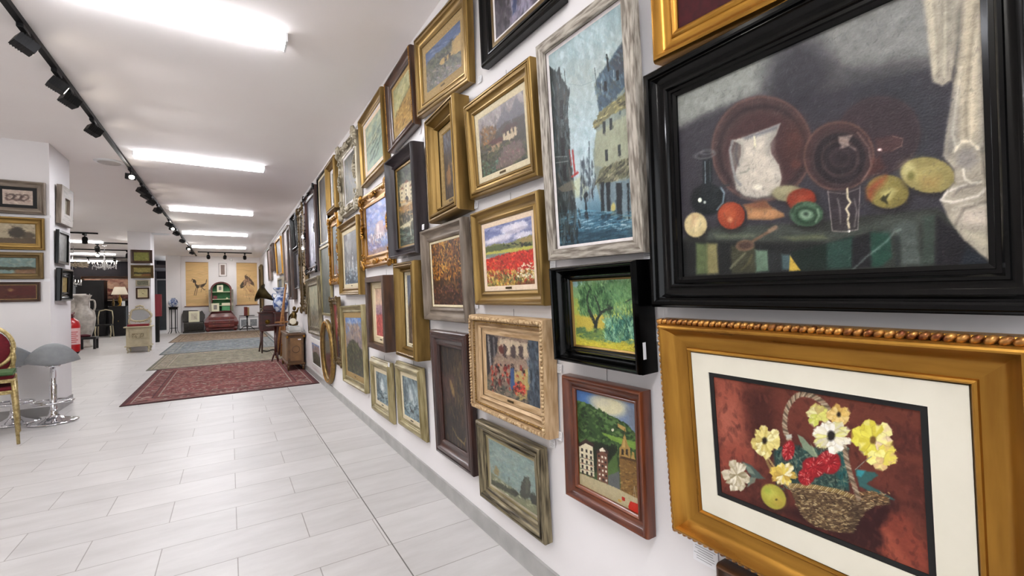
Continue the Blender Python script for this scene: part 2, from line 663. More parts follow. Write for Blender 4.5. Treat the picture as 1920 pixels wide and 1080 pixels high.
slab('trim_2', WALL - .014, WALL, YB, FAR, 2.878, 2.892, WALLM)
# pillar on the near left and pillar in mid hall
slab('pillar_1', -3.6, -1.64, 6.77, 7.5, 0, CEIL, WALLM)
slab('baseboard_pillar', -3.61, -1.63, 6.758, 7.51, 0, .1, mat('pillar_skirting', '#8c8886', .4, 0, '#9a9795', sc=8))
slab('pillar_2', -2.1, -1.66, 14.3, 14.95, 0, CEIL, WALLM)
# dark door at the end of the corridor
d_ = struct(MB().box((-2.29, 24.06, 1.05), (.6, .06, 2.1)).done('door_1', mat('anthracite_door', '#262a2e', .5, .1, '#2b3034', sc=4)))
MB().box((-2.06, 24.02, 1.05), (.02, .05, .12)).done('door_handle', CHROME, d_)
struct(MB().box((-2.62, 24.05, 1.06), (.06, .1, 2.12)).box((-1.99, 24.05, 1.06), (.05, .1, 2.12)).box((-2.3, 24.05, 2.15), (.7, .1, .06)).done('trim_3', mat('door_frame_grey', '#8d8b8a', .5)))

# ------------------------------------------------------------------ ceiling battens
DIFF = mat('lit_diffuser', '#ffffff', .5, emis=('#f6f8ff', TUBE_EMIT))
SIDEM = mat('frosted_side', '#f0f0f0', .5, emis=('#f6f8ff', 4.5))
CAPM = mat('batten_end_cap', '#e6e6e6', .5)


def batten(x0, x1, y, wd, label, m=DIFF, group=None):
    t = thing('ceiling_batten', label, 'ceiling light', ((x0 + x1) / 2, y, CEIL), 0, group)
    L_ = x1 - x0
    MB().box((0, 0, -.008), (L_ - .02, wd * .7, .016)).done('housing', CAPM, t)
    sec = [(-wd / 2, -.016), (wd / 2, -.016), (wd / 2, -.042), (wd * .42, -.054), (-wd * .42, -.054), (-wd / 2, -.042)]
    M = Matrix.Rotation(PI / 2, 4, 'Y') @ Matrix.Rotation(PI / 2, 4, 'Z')
    b = MB()
    b.prism(sec, -L_ / 2 + .015, L_ / 2 - .015, M)
    for f in b.b.faces:
        f.material_index = 0 if f.calc_center_median().z < -.038 else 1
    b.done('diffuser', [m, SIDEM], t)
    for q in (-1, 1):
        MB().box((q * (L_ / 2 - .0065), 0, -.029), (.013, wd + .006, .056)).done('end_cap', CAPM, t)
    return t


batten(-.95, .35, 3.33, .15, 'large ceiling batten light, nearest in view')
batten(-.93, .42, 6.75, .15, 'second ceiling batten light down the hall, level with the round ceiling speaker')
batten(-.93, .43, 10.4, .15, 'third ceiling batten light down the hall, above the red rug end')
batten(-.99, .44, 13.9, .15, 'fourth ceiling batten light down the hall')
batten(-.99, .49, 17.35, .15, 'fifth and last ceiling batten light before the scroll wall')
batten(-.95, .4, -.2, .15, 'white ceiling batten light over the viewing spot')
DIFF3 = mat('lit_diffuser_added_fill', '#ffffff', .5, emis=('#fffaf2', 14.))  # for two added, unseen battens that brighten the near pillar
DIFF2 = mat('lit_diffuser_side_room', '#ffffff', .5, emis=('#fffaf2', 20.))
for k, (xa, xb, y) in enumerate(((-4.6, -3.0, 12.4), (-4.4, -3.0, 16.9), (-5.2, -3.4, 21.0), (-5.6, -3.9, 24.4))):
    batten(xa, xb, y, .05, ['side room batten light closest to the hall pillar', 'side room batten light above the crystal chandelier', 'side room batten light behind the chandelier', 'side room batten light farthest back over the dark wall'][k], DIFF2)
batten(-3.6, -2.3, 1.6, .15, 'added batten light outside the view, farther from the pillar it brightens', DIFF3)
batten(-3.6, -2.3, 4.6, .15, 'added batten light outside the view, close to the pillar it brightens', DIFF3)

# ------------------------------------------------------------------ track lighting
LENS = mat('lit_lens', '#ffffff', .3, emis=('#fff2dd', 18.))
tr = thing('lighting_track', 'long black ceiling track running down the hall', 'lighting track', (-1.06, 0, CEIL))
MB().box((0, 9.2, -.018), (.036, 23.4, .034)).done('rail', IRON, tr)
MB().box((0, 20.9, -.02), (.05, .04, .04)).done('end_cap', IRON, tr)


def spot_head(x, y, z, tgt, label, group, s=1., power=SPOT_W, kind='box', lit=True, ang=100):
    """track head: adapter on the rail, short stem, housing aimed at tgt, lens"""
    t = thing('track_spotlight', label, 'spotlight', (x, y, z), 0, group)
    MB().box((0, 0, -.022 * s), (.045 * s, .17 * s, .04 * s)).done('adapter', IRON, t, bevel=.004)
    MB().tube([(0, .03 * s, -.03 * s), (0, .03 * s, -.1 * s)], .011 * s, 8).done('stem', IRON, t)
    c = Vector((0, .03 * s, -.135 * s))
    d = (Vector(tgt) - Vector((x, y, z)) - c).normalized()
    M = d.to_track_quat('Z', 'Y').to_matrix().to_4x4()
    M.translation = c
    b = MB()
    if kind == 'box':
        h = .062 * s
        b.prism([(-h, -.045 * s), (h, -.045 * s), (h, .045 * s), (-h, .045 * s)], -.07 * s, .07 * s, M)
        for k in range(5):
            zz = (-.06 + k * .018) * s
            b.prism([(-h * 1.06, -.049 * s), (h * 1.06, -.049 * s), (h * 1.06, .049 * s), (-h * 1.06, .049 * s)], zz, zz + .008 * s, M)
    else:
        b.lathe([(0, -.07 * s), (.04 * s, -.065 * s), (.05 * s, -.03 * s), (.052 * s, .07 * s), (.046 * s, .07 * s)], c, 16, axis=d)
    b.done('housing', IRON, t)
    b = MB()
    b.prism([(.04 * s * math.cos(a * PI / 6), .036 * s * math.sin(a * PI / 6)) for a in range(12)], .068 * s if kind == 'box' else .06 * s, (.0722 if kind == 'box' else .066) * s, M)
    b.done('lens', LENS if lit else IRON, t)
    if power > 0:
        L_ = bpy.data.lights.new('spot_beam', 'SPOT')
        L_.energy = power
        L_.spot_size = R(ang)
        L_.spot_blend = .6
        L_.shadow_soft_size = .03
        L_.color = (1, .97, .94)
        o = bpy.data.objects.new('spot_beam', L_)
        COL.objects.link(o)
        o.parent = t
        Mo = (-d).to_track_quat('Z', 'Y').to_matrix().to_4x4()
        Mo.translation = c + d * .1 * s
        o.matrix_local = Mo
    return t


SY = [3.93, 4.56, 4.86, 5.61, 7.46, 8.35, 8.72, 9.25, 10.05, 11.8, 12.4, 13.3, 14.9, 17.0, 18.5]
SN = ['nearest in view', 'first of a close pair', 'second of a close pair',
      'alone past the close pair', 'beside the round speaker', 'starting a close trio',
      'middle of a close trio', 'ending a close trio', 'ninth down the hall', 'tenth down the hall', 'eleventh down the hall',
      'twelfth down the hall', 'thirteenth down the hall', 'fourteenth down the hall, glaring', 'last before the cross track']
for k, y in enumerate(SY):
    tg = (WALL, y + (1.35, .9, 1.6)[k % 3], 1.55)
    if k in (4, 10, 13):
        tg = (WALL - .3, y - 5, 1.0)
    spot_head(-1.06, y, CEIL - .03, tg, 'black spotlight on the long track, ' + SN[k], 'spotlights on the long hall track', .74, SPOT_W)
for k, y in enumerate((-.6, .5, 1.5, 2.5)):
    spot_head(-1.06, y, CEIL - .03, (WALL, y + .9, 1.5), 'black spotlight on the long track above the viewer, number ' + ('one', 'two', 'three', 'four')[k] + ' of four', 'spotlights on the long hall track', power=6)
tr2 = thing('lighting_track', 'short black cross track in front of the scroll wall', 'lighting track', (-.1, 19.3, CEIL))
MB().box((0, 0, -.018), (1.66, .036, .034)).done('rail', IRON, tr2)
for k, x in enumerate((-.62, -.12, .5)):
    spot_head(x, 19.3, CEIL - .03, (x + (.0, -.15, .1)[k], FAR, 1.5), 'round black spotlight on the cross track, ' + ('at the horse scroll end', 'above the bureau', 'at the lotus scroll end')[k], 'spotlights on the cross track', 1.1, 12, 'can', ang=85)
for k, (xa, xb, y) in enumerate(((-4.4, -2.75, 12.8), (-4.6, -2.75, 14.9), (-4.9, -2.2, 17.2), (-5.2, -2.6, 19.4), (-5.6, -2.7, 22.6))):
    q = thing('lighting_track', 'black side room track, ' + ('nearest the hall', 'second from the hall', 'above the crystal chandelier', 'behind the crystal chandelier', 'farthest, over the dark cabinets')[k], 'lighting track', ((xa + xb) / 2, y, CEIL))
    MB().box((0, 0, -.018), (xb - xa, .04, .034)).done('rail', IRON, q)
    for j in range(2 if k < 2 else 3):
        xs = xb - .25 - j * .75
        spot_head(xs, y, CEIL - .03, (xs + .3 * (j - 1), y + 1.5, 0.8) if (j + k) % 2 else (xs + .6, y - 6, 1.0), ('first', 'second', 'third')[j] + ' can spotlight from the pillar on the ' + ('nearest', 'second', 'middle', 'fourth', 'farthest')[k] + ' side room track', 'side room spotlights', 1.15, 16 if j == 0 else 0, 'can', ang=80)
# extra track that runs diagonally near the pillar
q = thing('lighting_track', 'short black track by the pillar with one spotlight', 'lighting track', (-2.82, 12.2, CEIL))
MB().box((0, 0, -.018), (.036, 1.3, .034)).done('rail', IRON, q)
o = thing('ceiling_speaker', 'round flat white ceiling speaker beside the long track', 'speaker', (-1.24, 7.33, CEIL))
MB().lathe([(0, -.02), (.13, -.018), (.15, -.006), (.15, 0)], n=32).done('rim', CAPM, o)
MB().lathe([(0, -.024), (.11, -.022), (.115, -.018)], n=32).done('grille', mat('speaker_grille', '#b8b2ae', .7, 0, '#c6c0bc', sc=200., bump=.3), o)
o = thing('smoke_detector', 'small white round detector under the ceiling near the far wall', 'smoke detector', (.08, FAR, 2.86))
MB().lathe([(0, .05), (.05, .045), (.07, .01), (.07, 0)], axis=(0, -1, 0), n=20).done('body', CAPM, o)
o = thing('ceiling_diffuser', 'round white ceiling vent far down the hall beside the track', 'vent', (-1.5, 14.6, CEIL))
MB().lathe([(0, -.012), (.2, -.012), (.24, -.004), (.24, 0)], n=32).done('plate', CAPM, o)

# ------------------------------------------------------------------ pictures: frames
PROF = {
    'scoop': [(0, 0), (0, .7), (.03, .85), (.08, .97), (.15, 1), (.22, .96), (.26, .86), (.36, .66), (.5, .5), (.64, .44), (.72, .47), (.77, .56), (.84, .6), (.92, .55), (1, .42)],
    'steps': [(0, 0), (0, .8), (.04, .9), (.12, .97), (.2, .97), (.22, .86), (.3, .86), (.32, .96), (.4, 1), (.48, .96), (.52, .8), (.64, .62), (.78, .55), (.8, .64), (.88, .66), (.94, .58), (1, .45)],
    'black': [(0, 0), (0, .8), (.03, .84), (.05, .93), (.1, 1), (.2, 1), (.25, .94), (.27, .84), (.31, .84), (.34, .76), (.42, .66), (.54, .58), (.66, .55), (.68, .62), (.74, .64), (.78, .58), (.8, .5), (.88, .48), (.9, .4), (1, .34)],
    'flat': [(0, 0), (0, .94), (.03, 1), (.96, 1), (1, .94), (1, .6)],
    'wedge': [(0, 0), (0, .5), (.04, .56), (.13, .6), (.14, .86), (.17, .96), (.21, 1), (.25, .98), (.28, .9), (.36, .7), (.46, .52), (.58, .4), (.7, .33), (.8, .3), (.86, .32), (.88, .42), (.92, .46), (.95, .44), (.97, .38), (1, .3)],
    'bolection': [(0, 0), (0, .4), (.06, .5), (.12, .52), (.16, .62), (.28, .86), (.42, 1), (.56, .98), (.68, .84), (.74, .7), (.82, .68), (.86, .6), (.94, .56), (1, .45)],
}


def ring(w_, h_, sections, parent, names, mats, y0=0.):
    """sections: list of profiles [(inset, height)...]; one mesh per name"""
    out = {}
    for nm, mm, pr in zip(names, mats, sections):
        b = bmesh.new()
        rows = []
        for t, z in pr:
            x1, ya, yb = w_ / 2 - t, y0 + t, y0 + h_ - t
            rows.append([b.verts.new(p) for p in ((-x1, ya, z), (x1, ya, z), (x1, yb, z), (-x1, yb, z))])
        for A, B in zip(rows, rows[1:]):
            for k in range(4):
                f = b.faces.new((A[k], A[(k + 1) % 4], B[(k + 1) % 4], B[k]))
                f.material_index = k % 2
                f.smooth = True
        bmesh.ops.recalc_face_normals(b, faces=b.faces[:])
        me = bpy.data.meshes.new(nm)
        b.to_mesh(me)
        b.free()
        if hasattr(me, 'set_sharp_from_angle'):
            me.set_sharp_from_angle(angle=R(32))
        for q in mm:
            me.materials.append(q)
        o = bpy.data.objects.new(nm, me)
        COL.objects.link(o)
        o.parent = parent
        # make outward: front must face +z
        out[nm] = o
    return out


def carve(parent, w_, h_, b, z, m, dens=.03, r=.012, corner=.05, seed=3, mid=True, name='carving', y0=0.):
    """leafy rococo carving on the frame: scrolls and petals at corners and centres, small leaves between"""
    rnd = random.Random(seed)
    mb = MB()
    made = []
    t = b * .4
    X, Y0, Y1 = w_ / 2 - t, y0 + t, y0 + h_ - t

    def leaf(x, y, s, a):
        mb.ell((x, y, z + s * .15), (s, s * .45, s * .42), (0, rnd.uniform(-.3, .3), a), 7)

    def scroll(x, y, s, a, sg):
        pts = []
        for k in range(11):
            u = k / 10
            rr = s * (1 - .75 * u)
            th = a + sg * u * 4.4
            pts.append((x + rr * math.cos(th) * 1.0, y + rr * math.sin(th), z + s * .35 * u))
        mb.tube(pts, [s * .16 * (1 - .4 * k / 10) for k in range(11)], 6)
        mb.ell((x, y, z + s * .35), (s * .22, s * .22, s * .2), n=7)

    pos = []
    n = max(3, int((X * 2) / dens))
    for k in range(n):
        for yy in (Y0, Y1):
            pos.append((-X + 2 * X * (k + .5) / n, yy, 0))
    n = max(3, int((Y1 - Y0) / dens))
    for k in range(n):
        for xx in (-X, X):
            pos.append((xx, Y0 + (Y1 - Y0) * (k + .5) / n, PI / 2))
    for x, y, a in pos:
        if rnd.random() < .8:
            leaf(x + rnd.uniform(-1, 1) * r * .5, y + rnd.uniform(-1, 1) * r * .5, r * rnd.uniform(.7, 1.25), a + rnd.choice((-.6, .6)))
    made.append(('leaf_band', mb))
    for sx in (-1, 1):
        for yy, sy in ((Y0, -1), (Y1, 1)):
            x = sx * X
            mb = MB()
            made.append(('corner_carving', mb))
            for k in range(7):
                a = math.atan2(sy, sx) + (k - 3) * .42
                leaf(x + math.cos(a) * corner * .45, yy + math.sin(a) * corner * .45, corner * .5, a)
            scroll(x - sx * corner * 1.1, yy, corner * .5, PI / 2, -sx)
            scroll(x, yy - sy * corner * 1.1, corner * .5, 0, sy)
    if mid:
        for x, y, a in ((0, Y0, 0), (0, Y1, 0), (-X, (Y0 + Y1) / 2, PI / 2), (X, (Y0 + Y1) / 2, PI / 2)):
            mb = MB()
            made.append(('centre_carving', mb))
            for q in (-1, 1):
                scroll(x + q * math.cos(a) * corner * .7, y + q * math.sin(a) * corner * .7, corner * .45, a, q)
            for k in range(5):
                leaf(x + math.cos(a + PI / 2) * corner * .2 + (k - 2) * .25 * corner * math.cos(a), y + math.sin(a) * (k - 2) * .25 * corner, corner * .4, a + PI / 2 + (k - 2) * .4)
    for nm, q in made:
        q.done(nm, m, parent, recalc=False)


PICS = {}


def root_on_wall(name, g, label, cat='framed painting', group=None):
    """g = y_far, y_near, z0, z1, distance of the front from the wall at the bottom, at the top, roll in degrees"""
    ya, yb, z0, z1, db, dt, rl = g[:7]
    w_, h_ = ya - yb, z1 - z0
    t = bpy.data.objects.new(name, None)
    COL.objects.link(t)
    tag(t, label, cat, group)
    B = Matrix(((0, 0, -1), (-1, 0, 0), (0, 1, 0))).to_4x4()
    lean = math.asin(max(-.3, min(.3, (dt - db) / h_)))
    Rm = B @ Matrix.Rotation(lean, 4, 'X') @ Matrix.Rotation(R(rl), 4, 'Z')
    c = Vector((WALL - .006 - (dt - db) / 2, (ya + yb) / 2, (z0 + z1) / 2))
    # the lowest corner must stay clear of the wall
    o = c - Rm @ Vector((0, h_ / 2, 0))
    Rm.translation = o
    t.matrix_world = Rm
    return t, w_, h_


def build_picture(t, w_, h_, b, D, prof, fm, lf=0., lm=None, fil=None, filw=.006, art=None, am=OIL, plate=False, lz=None, aspect=None, mat_=None, wire=None):
    """frame ring + optional liner (fraction lf of the border) + fillet + painted canvas + backing"""
    fb = b * (1 - lf)
    P0 = [(x * fb, z * D) for x, z in PROF[prof]]
    zc = P0[-1][1] * .62
    secs, names, mm = [P0], ['frame'], [fm]
    t0 = fb
    zz = P0[-1][1]
    if fil is not None:
        secs.append([(t0, zz * .7), (t0, zz * .98), (t0 + filw * .5, zz * 1.02), (t0 + filw, zz * .92), (t0 + filw, zc)])
        names.append('fillet')
        mm.append(fil)
        t0 += filw
    if lm is not None:
        secs.append([(t0, zz * .7), (t0, zz * .86), (b - .006, zz * .8), (b - .002, zz * .72), (b, zc)])
        names.append('liner')
        mm.append(lm)
    else:
        secs[-1].append((b if fil is None else t0, zc))
    ring(w_, h_, secs, t, names, mm)
    MB().box((0, h_ / 2, zc * .4), (w_ - .012, h_ - .012, zc * .7)).done('backing', BACKM, t)
    if art is not None:
        bb = b if (lm is not None or fil is None) else t0
        art.mesh('canvas', w_ - 2 * bb + .004, h_ - 2 * bb + .004, t, zc + .001, am, y0=bb - .002)
    if plate:
        MB().box((0, b - (b - t0) * .5, zz * .86 + .001), (min(.05, w_ * .11), min(.009, (b - t0) * .4), .002)).done('name_plate', mat('dark_brass_plate', '#4a3a18', .35, .8), t)
    if wire:
        B = t.matrix_world.inverted()
        ztop = 2.88
        top = t.matrix_world @ Vector((0, h_ * .96, .001))
        p0, p1 = B @ Vector((WALL - .004, top.y, top.z - .03)), B @ Vector((WALL - .004, top.y, min(ztop, top.z + wire)))
        MB().tube([p0, p1], .0009, 6).done('hanging_wire', WIRE, t)


G = {
    'still_life': (.869, .115, 1.151, 1.815, .069, .085, -.4), 'flowers': (.828, .136, .528, 1.122, .050, .097, -.4),
    'city': (1.376, .904, 1.320, 2.136, .037, .087, -1.2), 'street': (1.867, 1.262, 2.286, 2.855, .050, .070, -1.1),
    'redmat': (.838, .44, 1.842, 2.315, .061, .105, -3.2), 'house': (2.013, 1.429, 1.676, 2.144, .050, .085, -1.4),
    'poppy': (1.993, 1.414, 1.149, 1.608, .050, .067, .1), 'market': (2.017, 1.385, .636, 1.1, .070, .076, -.4),
    'searocks': (1.989, 1.447, .199, .580, .050, .065, .3), 'olive': (1.302, .899, .956, 1.294, .090, .105, -.1),
    'village': (1.307, .926, .454, .897, .050, .053, .4), 'ruin': (2.722, 1.99, 2.318, 2.80, .050, .078, -5.),
    'field': (3.356, 2.79, 2.306, 2.846, .060, .071, 3.6), 'boats': (4.18, 3.45, 2.217, 2.835, .060, .074, 2.6),
    'narrowgold': (2.463, 2.062, 1.629, 2.235, .110, .116, 2.4), 'harbour': (3.238, 2.675, 1.475, 2.180, .100, .125, -.6),
    'autumn': (2.668, 2.073, 1.051, 1.606, .060, .079, 0.), 'darkwood': (2.544, 2.059, .265, .998, .050, .076, .1),
    'pinkfield': (3.881, 3.357, .779, 1.367, .100, .113, -.2), 'cliff': (3.088, 2.696, .788, 1.430, .110, .122, -.6),
    'hillside': (5.164, 4.210, .298, 1.121, .050, .068, 1.6), 'smallsea1': (4.010, 3.432, .204, .679, .050, .062, .7),
    'smallsea2': (3.277, 2.752, .247, .728, .050, .069, 1.), 'ships': (5.150, 4.275, 1.226, 1.979, .070, .086, -.2),
    'castle': (4.21, 3.341, 1.456, 2.106, .050, .073, -.5), 'rococo': (5.07, 4.304, 2.061, 2.786, .070, .087, .4),
    'tinygold': (5.707, 5.17, 2.197, 2.781, .100, .111, .3), 'darkliner': (6.54, 5.854, 1.890, 2.826, .050, .066, -.1),
    'waterfall': (7.62, 6.60, 1.581, 2.772, .080, .107, .1), 'tallornate': (8.4, 7.72, .98, 2.711, .060, .099, .4),
    'dark1': (9.20, 8.48, 2.103, 2.700, .080, .113, -.1), 'dark2': (9.10, 8.46, 1.382, 2.06, .070, .09, -.1),
    'brownpink': (11.037, 9.978, 1.557, 2.691, .060, .097, .1), 'strip': (9.80, 9.26, 1.188, 2.573, .100, .129, -.1),
    'tan': (12.784, 11.370, 1.794, 2.648, .080, .119, -.4), 'narrowdk': (14.341, 13.618, 1.963, 2.731, .080, .107, -.1),
    'pink': (15.739, 14.679, 1.764, 2.725, .060, .096, -.3), 'tree': (7.65, 6.56, .662, 1.506, .050, .077, .8),
    'talldark': (6.487, 5.80, .972, 1.877, .040, .060, 0), 'ornategold': (5.77, 5.203, 1.355, 2.16, .060, .076, -.1),
    'portrait': (5.62, 5.19, .425, 1.211, .051, .094, .7), 'whitesmall': (7.5, 6.62, .143, .61, .020, .043, .1),
}

# ------------------------------------------------------------------ paintings
def art_still():
    a = Art(520, 330, '#5d5b5c', [(103, 350), (1125, -83), (1197, 900), (135, 960)], 5)
    a.P('#8c8f88', [(90, 460), (90, 300), (760, -100), (1140, -100), (1140, 190), (700, 245), (640, 215), (520, 175), (420, 330), (250, 400)], 24, 14)
    a.P('#7c7b78', [(430, 120), (1140, -120), (1140, 200), (700, 250), (600, 270), (470, 300)], 40, 14, .6)
    a.P('#48454d', [(90, 470), (250, 395), (340, 370), (640, 330), (1150, 230), (1190, 800), (130, 840)], 14, 10)
    a.E('#3f3e47', 520, 290, 110, 130, 20, 40, .75)
    a.E('#47404a', 850, 400, 140, 70, 25, 40, .6)
    a.P('#3a4348', [(700, 300), (900, 300), (990, 400), (960, 600), (840, 560)], 60, 8, .5)
    # copper plates
    a.E('#5d4543', 402, 525, 176, 176, 0, 6, .9)
    a.E('#7a5a52', 402, 525, 172, 172, 0, 4, .8, ring=3)
    a.E('#3c2f33', 404, 530, 150, 146, 0, 8, .8, ring=5)
    a.E('#58393a', 410, 535, 132, 130, 0, 12, .75)
    a.E('#6a4238', 515, 500, 36, 60, 10, 26, .6)
    a.E('#6d443c', 522, 575, 18, 16, 0, 6, .8)
    a.E('#4c3b40', 800, 480, 142, 128, -12, 10, .8)
    a.E('#5e4746', 800, 480, 138, 124, -12, 4, .6, ring=2)
    a.E('#5a4140', 668, 548, 122, 116, 0, 6, .95)
    a.E('#7e5d50', 668, 548, 118, 112, 0, 4, .75, ring=3)
    a.E('#3a3036', 672, 556, 96, 92, 0, 10, .95)
    a.E('#544449', 680, 570, 56, 50, 0, 10, .5, ring=5)
    a.E('#4d3d44', 684, 545, 38, 30, 0, 12, .6, ring=4)
    a.P('#b39e90', [(664, 482), (712, 478), (700, 500), (704, 512), (680, 520), (668, 505)], 4, 2, .8)
    a.P('#5d4242', [(790, 490), (850, 480), (884, 488), (880, 512), (840, 532), (800, 540)], 6, 3)
    a.L('#8d6f64', 3, [(850, 482), (884, 490), (880, 512), (846, 530)], .7)
    a.E('#e8c8c0', 806, 526, 6, 4, 0, 2)
    a.P('#6b3a30', [(780, 560), (810, 545), (825, 585), (770, 620)], 10, 5, .6)
    for k in range(5):
        a.E(['#6e5550', '#3a3036', '#7a5f56', '#352c32', '#5e4a4a'][k], 672, 554, 92 - k * 15, 88 - k * 15, 0, 5, .45, ring=3)
    a.L('#b9a597', 4, [(672, 520), (700, 512), (724, 526)], .5, 4)
    a.L('#a18679', 4, [(730, 470), (770, 520), (780, 580), (750, 630)], .55, 4)
    # jug
    jug = [(297, 497), (345, 484), (465, 440), (452, 478), (430, 508), (436, 540), (464, 580), (474, 620), (466, 656), (436, 680), (390, 690), (345, 682), (315, 660), (309, 615), (318, 580), (330, 545), (330, 512)]
    a.P('#aaa397', jug, 3)
    a.P('#c0b6a4', [(340, 500), (425, 480), (430, 540), (455, 590), (458, 640), (430, 670), (360, 665), (325, 630), (335, 570)], 26, 3, .75)
    a.P('#8e9087', [(300, 500), (330, 505), (330, 545), (312, 600), (318, 660), (300, 610), (290, 550)], 12, 2, .6)
    a.P('#73757a', [(335, 488), (400, 466), (465, 441), (450, 462), (395, 480), (345, 494)], 5, 0, .8)
    a.L('#8e8f8c', 9, [(300, 500), (292, 530), (300, 575), (312, 625), (330, 645)], .9, 3)
    a.L('#5b5a5c', 7, [(316, 508), (312, 545), (322, 580)], .7, 4)
    a.L('#d9d3b0', 6, [(376, 484), (379, 516)], .9, 3)
    a.P('#77756e', [(430, 482), (455, 460), (440, 520), (425, 540), (418, 500)], 12, 1, .5)
    a.E('#e9e3cd', 390, 652, 12, 8, 0, 6, .9)
    a.L('#7f8478', 4, [(330, 605), (352, 600), (360, 590)], .7, 3)
    a.P('#6f6f6a', [(320, 662), (345, 680), (395, 688), (440, 676), (446, 684), (390, 696), (335, 690)], 6, 0, .7)
    # decanter
    a.E('#1d272b', 216, 695, 60, 52, 0, 6, .95)
    a.P('#2a3338', [(196, 560), (230, 558), (232, 640), (250, 665), (190, 665), (198, 640)], 4)
    a.L('#8fa0a6', 3, [(205, 568), (207, 640)], .8)
    a.L('#56646a', 3, [(222, 568), (224, 635)], .7)
    a.E('#6f7270', 204, 545, 34, 12, -8, 2, .7, ring=2)
    a.E('#7f8280', 212, 535, 22, 8, -8, 2, .5, ring=1.5)
    a.L('#8ea8b2', 6, [(262, 655), (274, 672), (270, 705), (250, 728)], .75, 3)
    a.L('#3d4a4e', 5, [(240, 670), (262, 650), (290, 645)], .8, 3)
    a.E('#e8ecd0', 189, 697, 7, 8, 0, 2)
    a.E('#d8e0d0', 206, 704, 5, 5, 0, 2)
    a.P('#4a5558', [(200, 670), (240, 665), (262, 700), (230, 730), (196, 715)], 14, 3, .35)
    # table and cloth
    a.P('#42463f', [(130, 828), (230, 790), (520, 775), (760, 745), (1010, 715), (1040, 740), (1197, 880), (1200, 915), (130, 965)], 6, 3)
    a.P('#535a52', [(200, 800), (480, 775), (640, 800), (860, 745), (980, 735), (990, 760), (640, 828), (400, 830), (215, 835)], 12, 4, .85)
    a.P('#707a60', [(240, 812), (400, 808), (380, 822), (250, 826)], 6, 2, .7)
    a.P('#707855', [(470, 818), (620, 806), (640, 822), (520, 830)], 6, 2, .7)
    a.P('#2d2f30', [(130, 838), (640, 838), (640, 960), (130, 965)], 8, 2, .9)
    for c, x0, x1, y0, y1 in (('#66744c', 176, 222, 842, 950), ('#8a8355', 216, 252, 842, 948), ('#50503c', 300, 385, 850, 945), ('#67806a', 386, 430, 862, 938), ('#35393a', 432, 478, 865, 935), ('#51686a', 478, 510, 875, 930)):
        a.P(c, [(x0, y0), (x1, y0 + 2), (x1 + 6, y1 - 4), (x0 + 4, y1)], 5, 2)
    a.P('#21382f', [(512, 868), (640, 838), (725, 812), (724, 918), (540, 932)], 5, 2)
    a.P('#375a50', [(634, 838), (724, 815), (724, 918), (636, 924)], 6, 2, .85)
    a.P('#2c2b31', [(724, 820), (782, 800), (790, 914), (724, 918)], 6, 2)
    a.P('#2a5c4c', [(782, 800), (850, 795), (860, 880), (826, 912), (790, 914)], 6, 2, .9)
    a.P('#5f6a64', [(825, 800), (900, 760), (940, 770), (960, 905), (890, 912), (886, 840), (862, 800)], 10, 4, .8)
    a.P('#46564c', [(960, 745), (1000, 740), (1008, 902), (960, 905)], 8, 3, .8)
    a.L('#7f8f86', 6, [(720, 930), (775, 878), (840, 828), (866, 795), (886, 790)], .7, 4)
    a.P('#37403f', [(864, 815), (882, 805), (888, 910), (872, 912)], 6, 0, .8)
    a.P('#c4a43a', [(508, 880), (546, 930), (506, 933)], 2)
    a.P('#2b2730', [(1008, 745), (1060, 780), (1150, 860), (1196, 900), (1008, 905)], 8, 3)
    a.P('#2b3b48', [(1110, 840), (1196, 895), (1196, 905), (1090, 905)], 8, 2, .7)
    a.L('#8d8f70', 6, [(300, 925), (325, 900), (350, 875)], .7, 4)
    a.L('#7b7448', 5, [(340, 930), (365, 905), (375, 880)], .6, 4)
    # fruit and bread
    def ball(c, hi, x, y, rx, ry, ang=0, dk='#2a2424'):
        a.E(dk, x + rx * .1, y + ry * .25, rx * 1.05, ry * .98, ang, 10, .6)
        a.E(c, x, y, rx, ry, ang, 3)
        a.E(hi, x - rx * .15, y - ry * .1, rx * .6, ry * .6, ang, rx * .35, .55)
    ball('#c0ad7a', '#dccf9e', 175, 781, 40, 42)
    a.P('#b98a66', [(160, 745), (184, 748), (170, 780), (158, 790)], 8, 1, .5)
    ball('#a64526', '#cf6f42', 300, 748, 48, 46)
    a.E('#e8a070', 296, 762, 8, 7, 0, 5, .8)
    ball('#8f8a68', '#a89f7a', 497, 672, 55, 27, 0)
    ball('#93381f', '#b9583a', 543, 692, 50, 36, -10)
    a.P('#98704a', [(340, 712), (420, 698), (445, 722), (484, 740), (486, 750), (440, 762), (358, 760), (355, 735)], 4, 2)
    a.P('#c08a5a', [(358, 732), (450, 724), (480, 742), (440, 756), (360, 756)], 8, 1, .8)
    a.P('#8a5540', [(345, 712), (410, 695), (440, 720), (380, 722)], 6, 1, .7)
    ball('#4a6a50', '#7b9a80', 562, 740, 58, 42)
    a.E('#28442f', 562, 745, 34, 24, 10, 6, .8, ring=5)
    a.E('#90a88c', 560, 742, 22, 15, 0, 5, .6)
    a.E('#2c4234', 560, 740, 8, 6, 0, 4, .8)
    a.L('#28402e', 5, [(512, 735), (520, 715), (545, 705)], .7, 4)
    a.L('#9ab092', 5, [(600, 725), (605, 745), (595, 765)], .7, 4)
    ball('#897c3e', '#a39a55', 838, 664, 73, 55, 5)
    a.P('#a8452c', [(768, 655), (795, 630), (830, 612), (820, 635), (795, 660), (780, 690), (770, 685)], 14, 3, .85)
    a.P('#c2b878', [(815, 668), (850, 650), (870, 660), (850, 685), (830, 692)], 8, 2, .6)
    a.P('#33331c', [(812, 690), (824, 675), (830, 678), (848, 664), (835, 690), (842, 706), (828, 700)], 3, 1, .8)
    ball('#968a50', '#b0a266', 972, 608, 92, 58, 8)
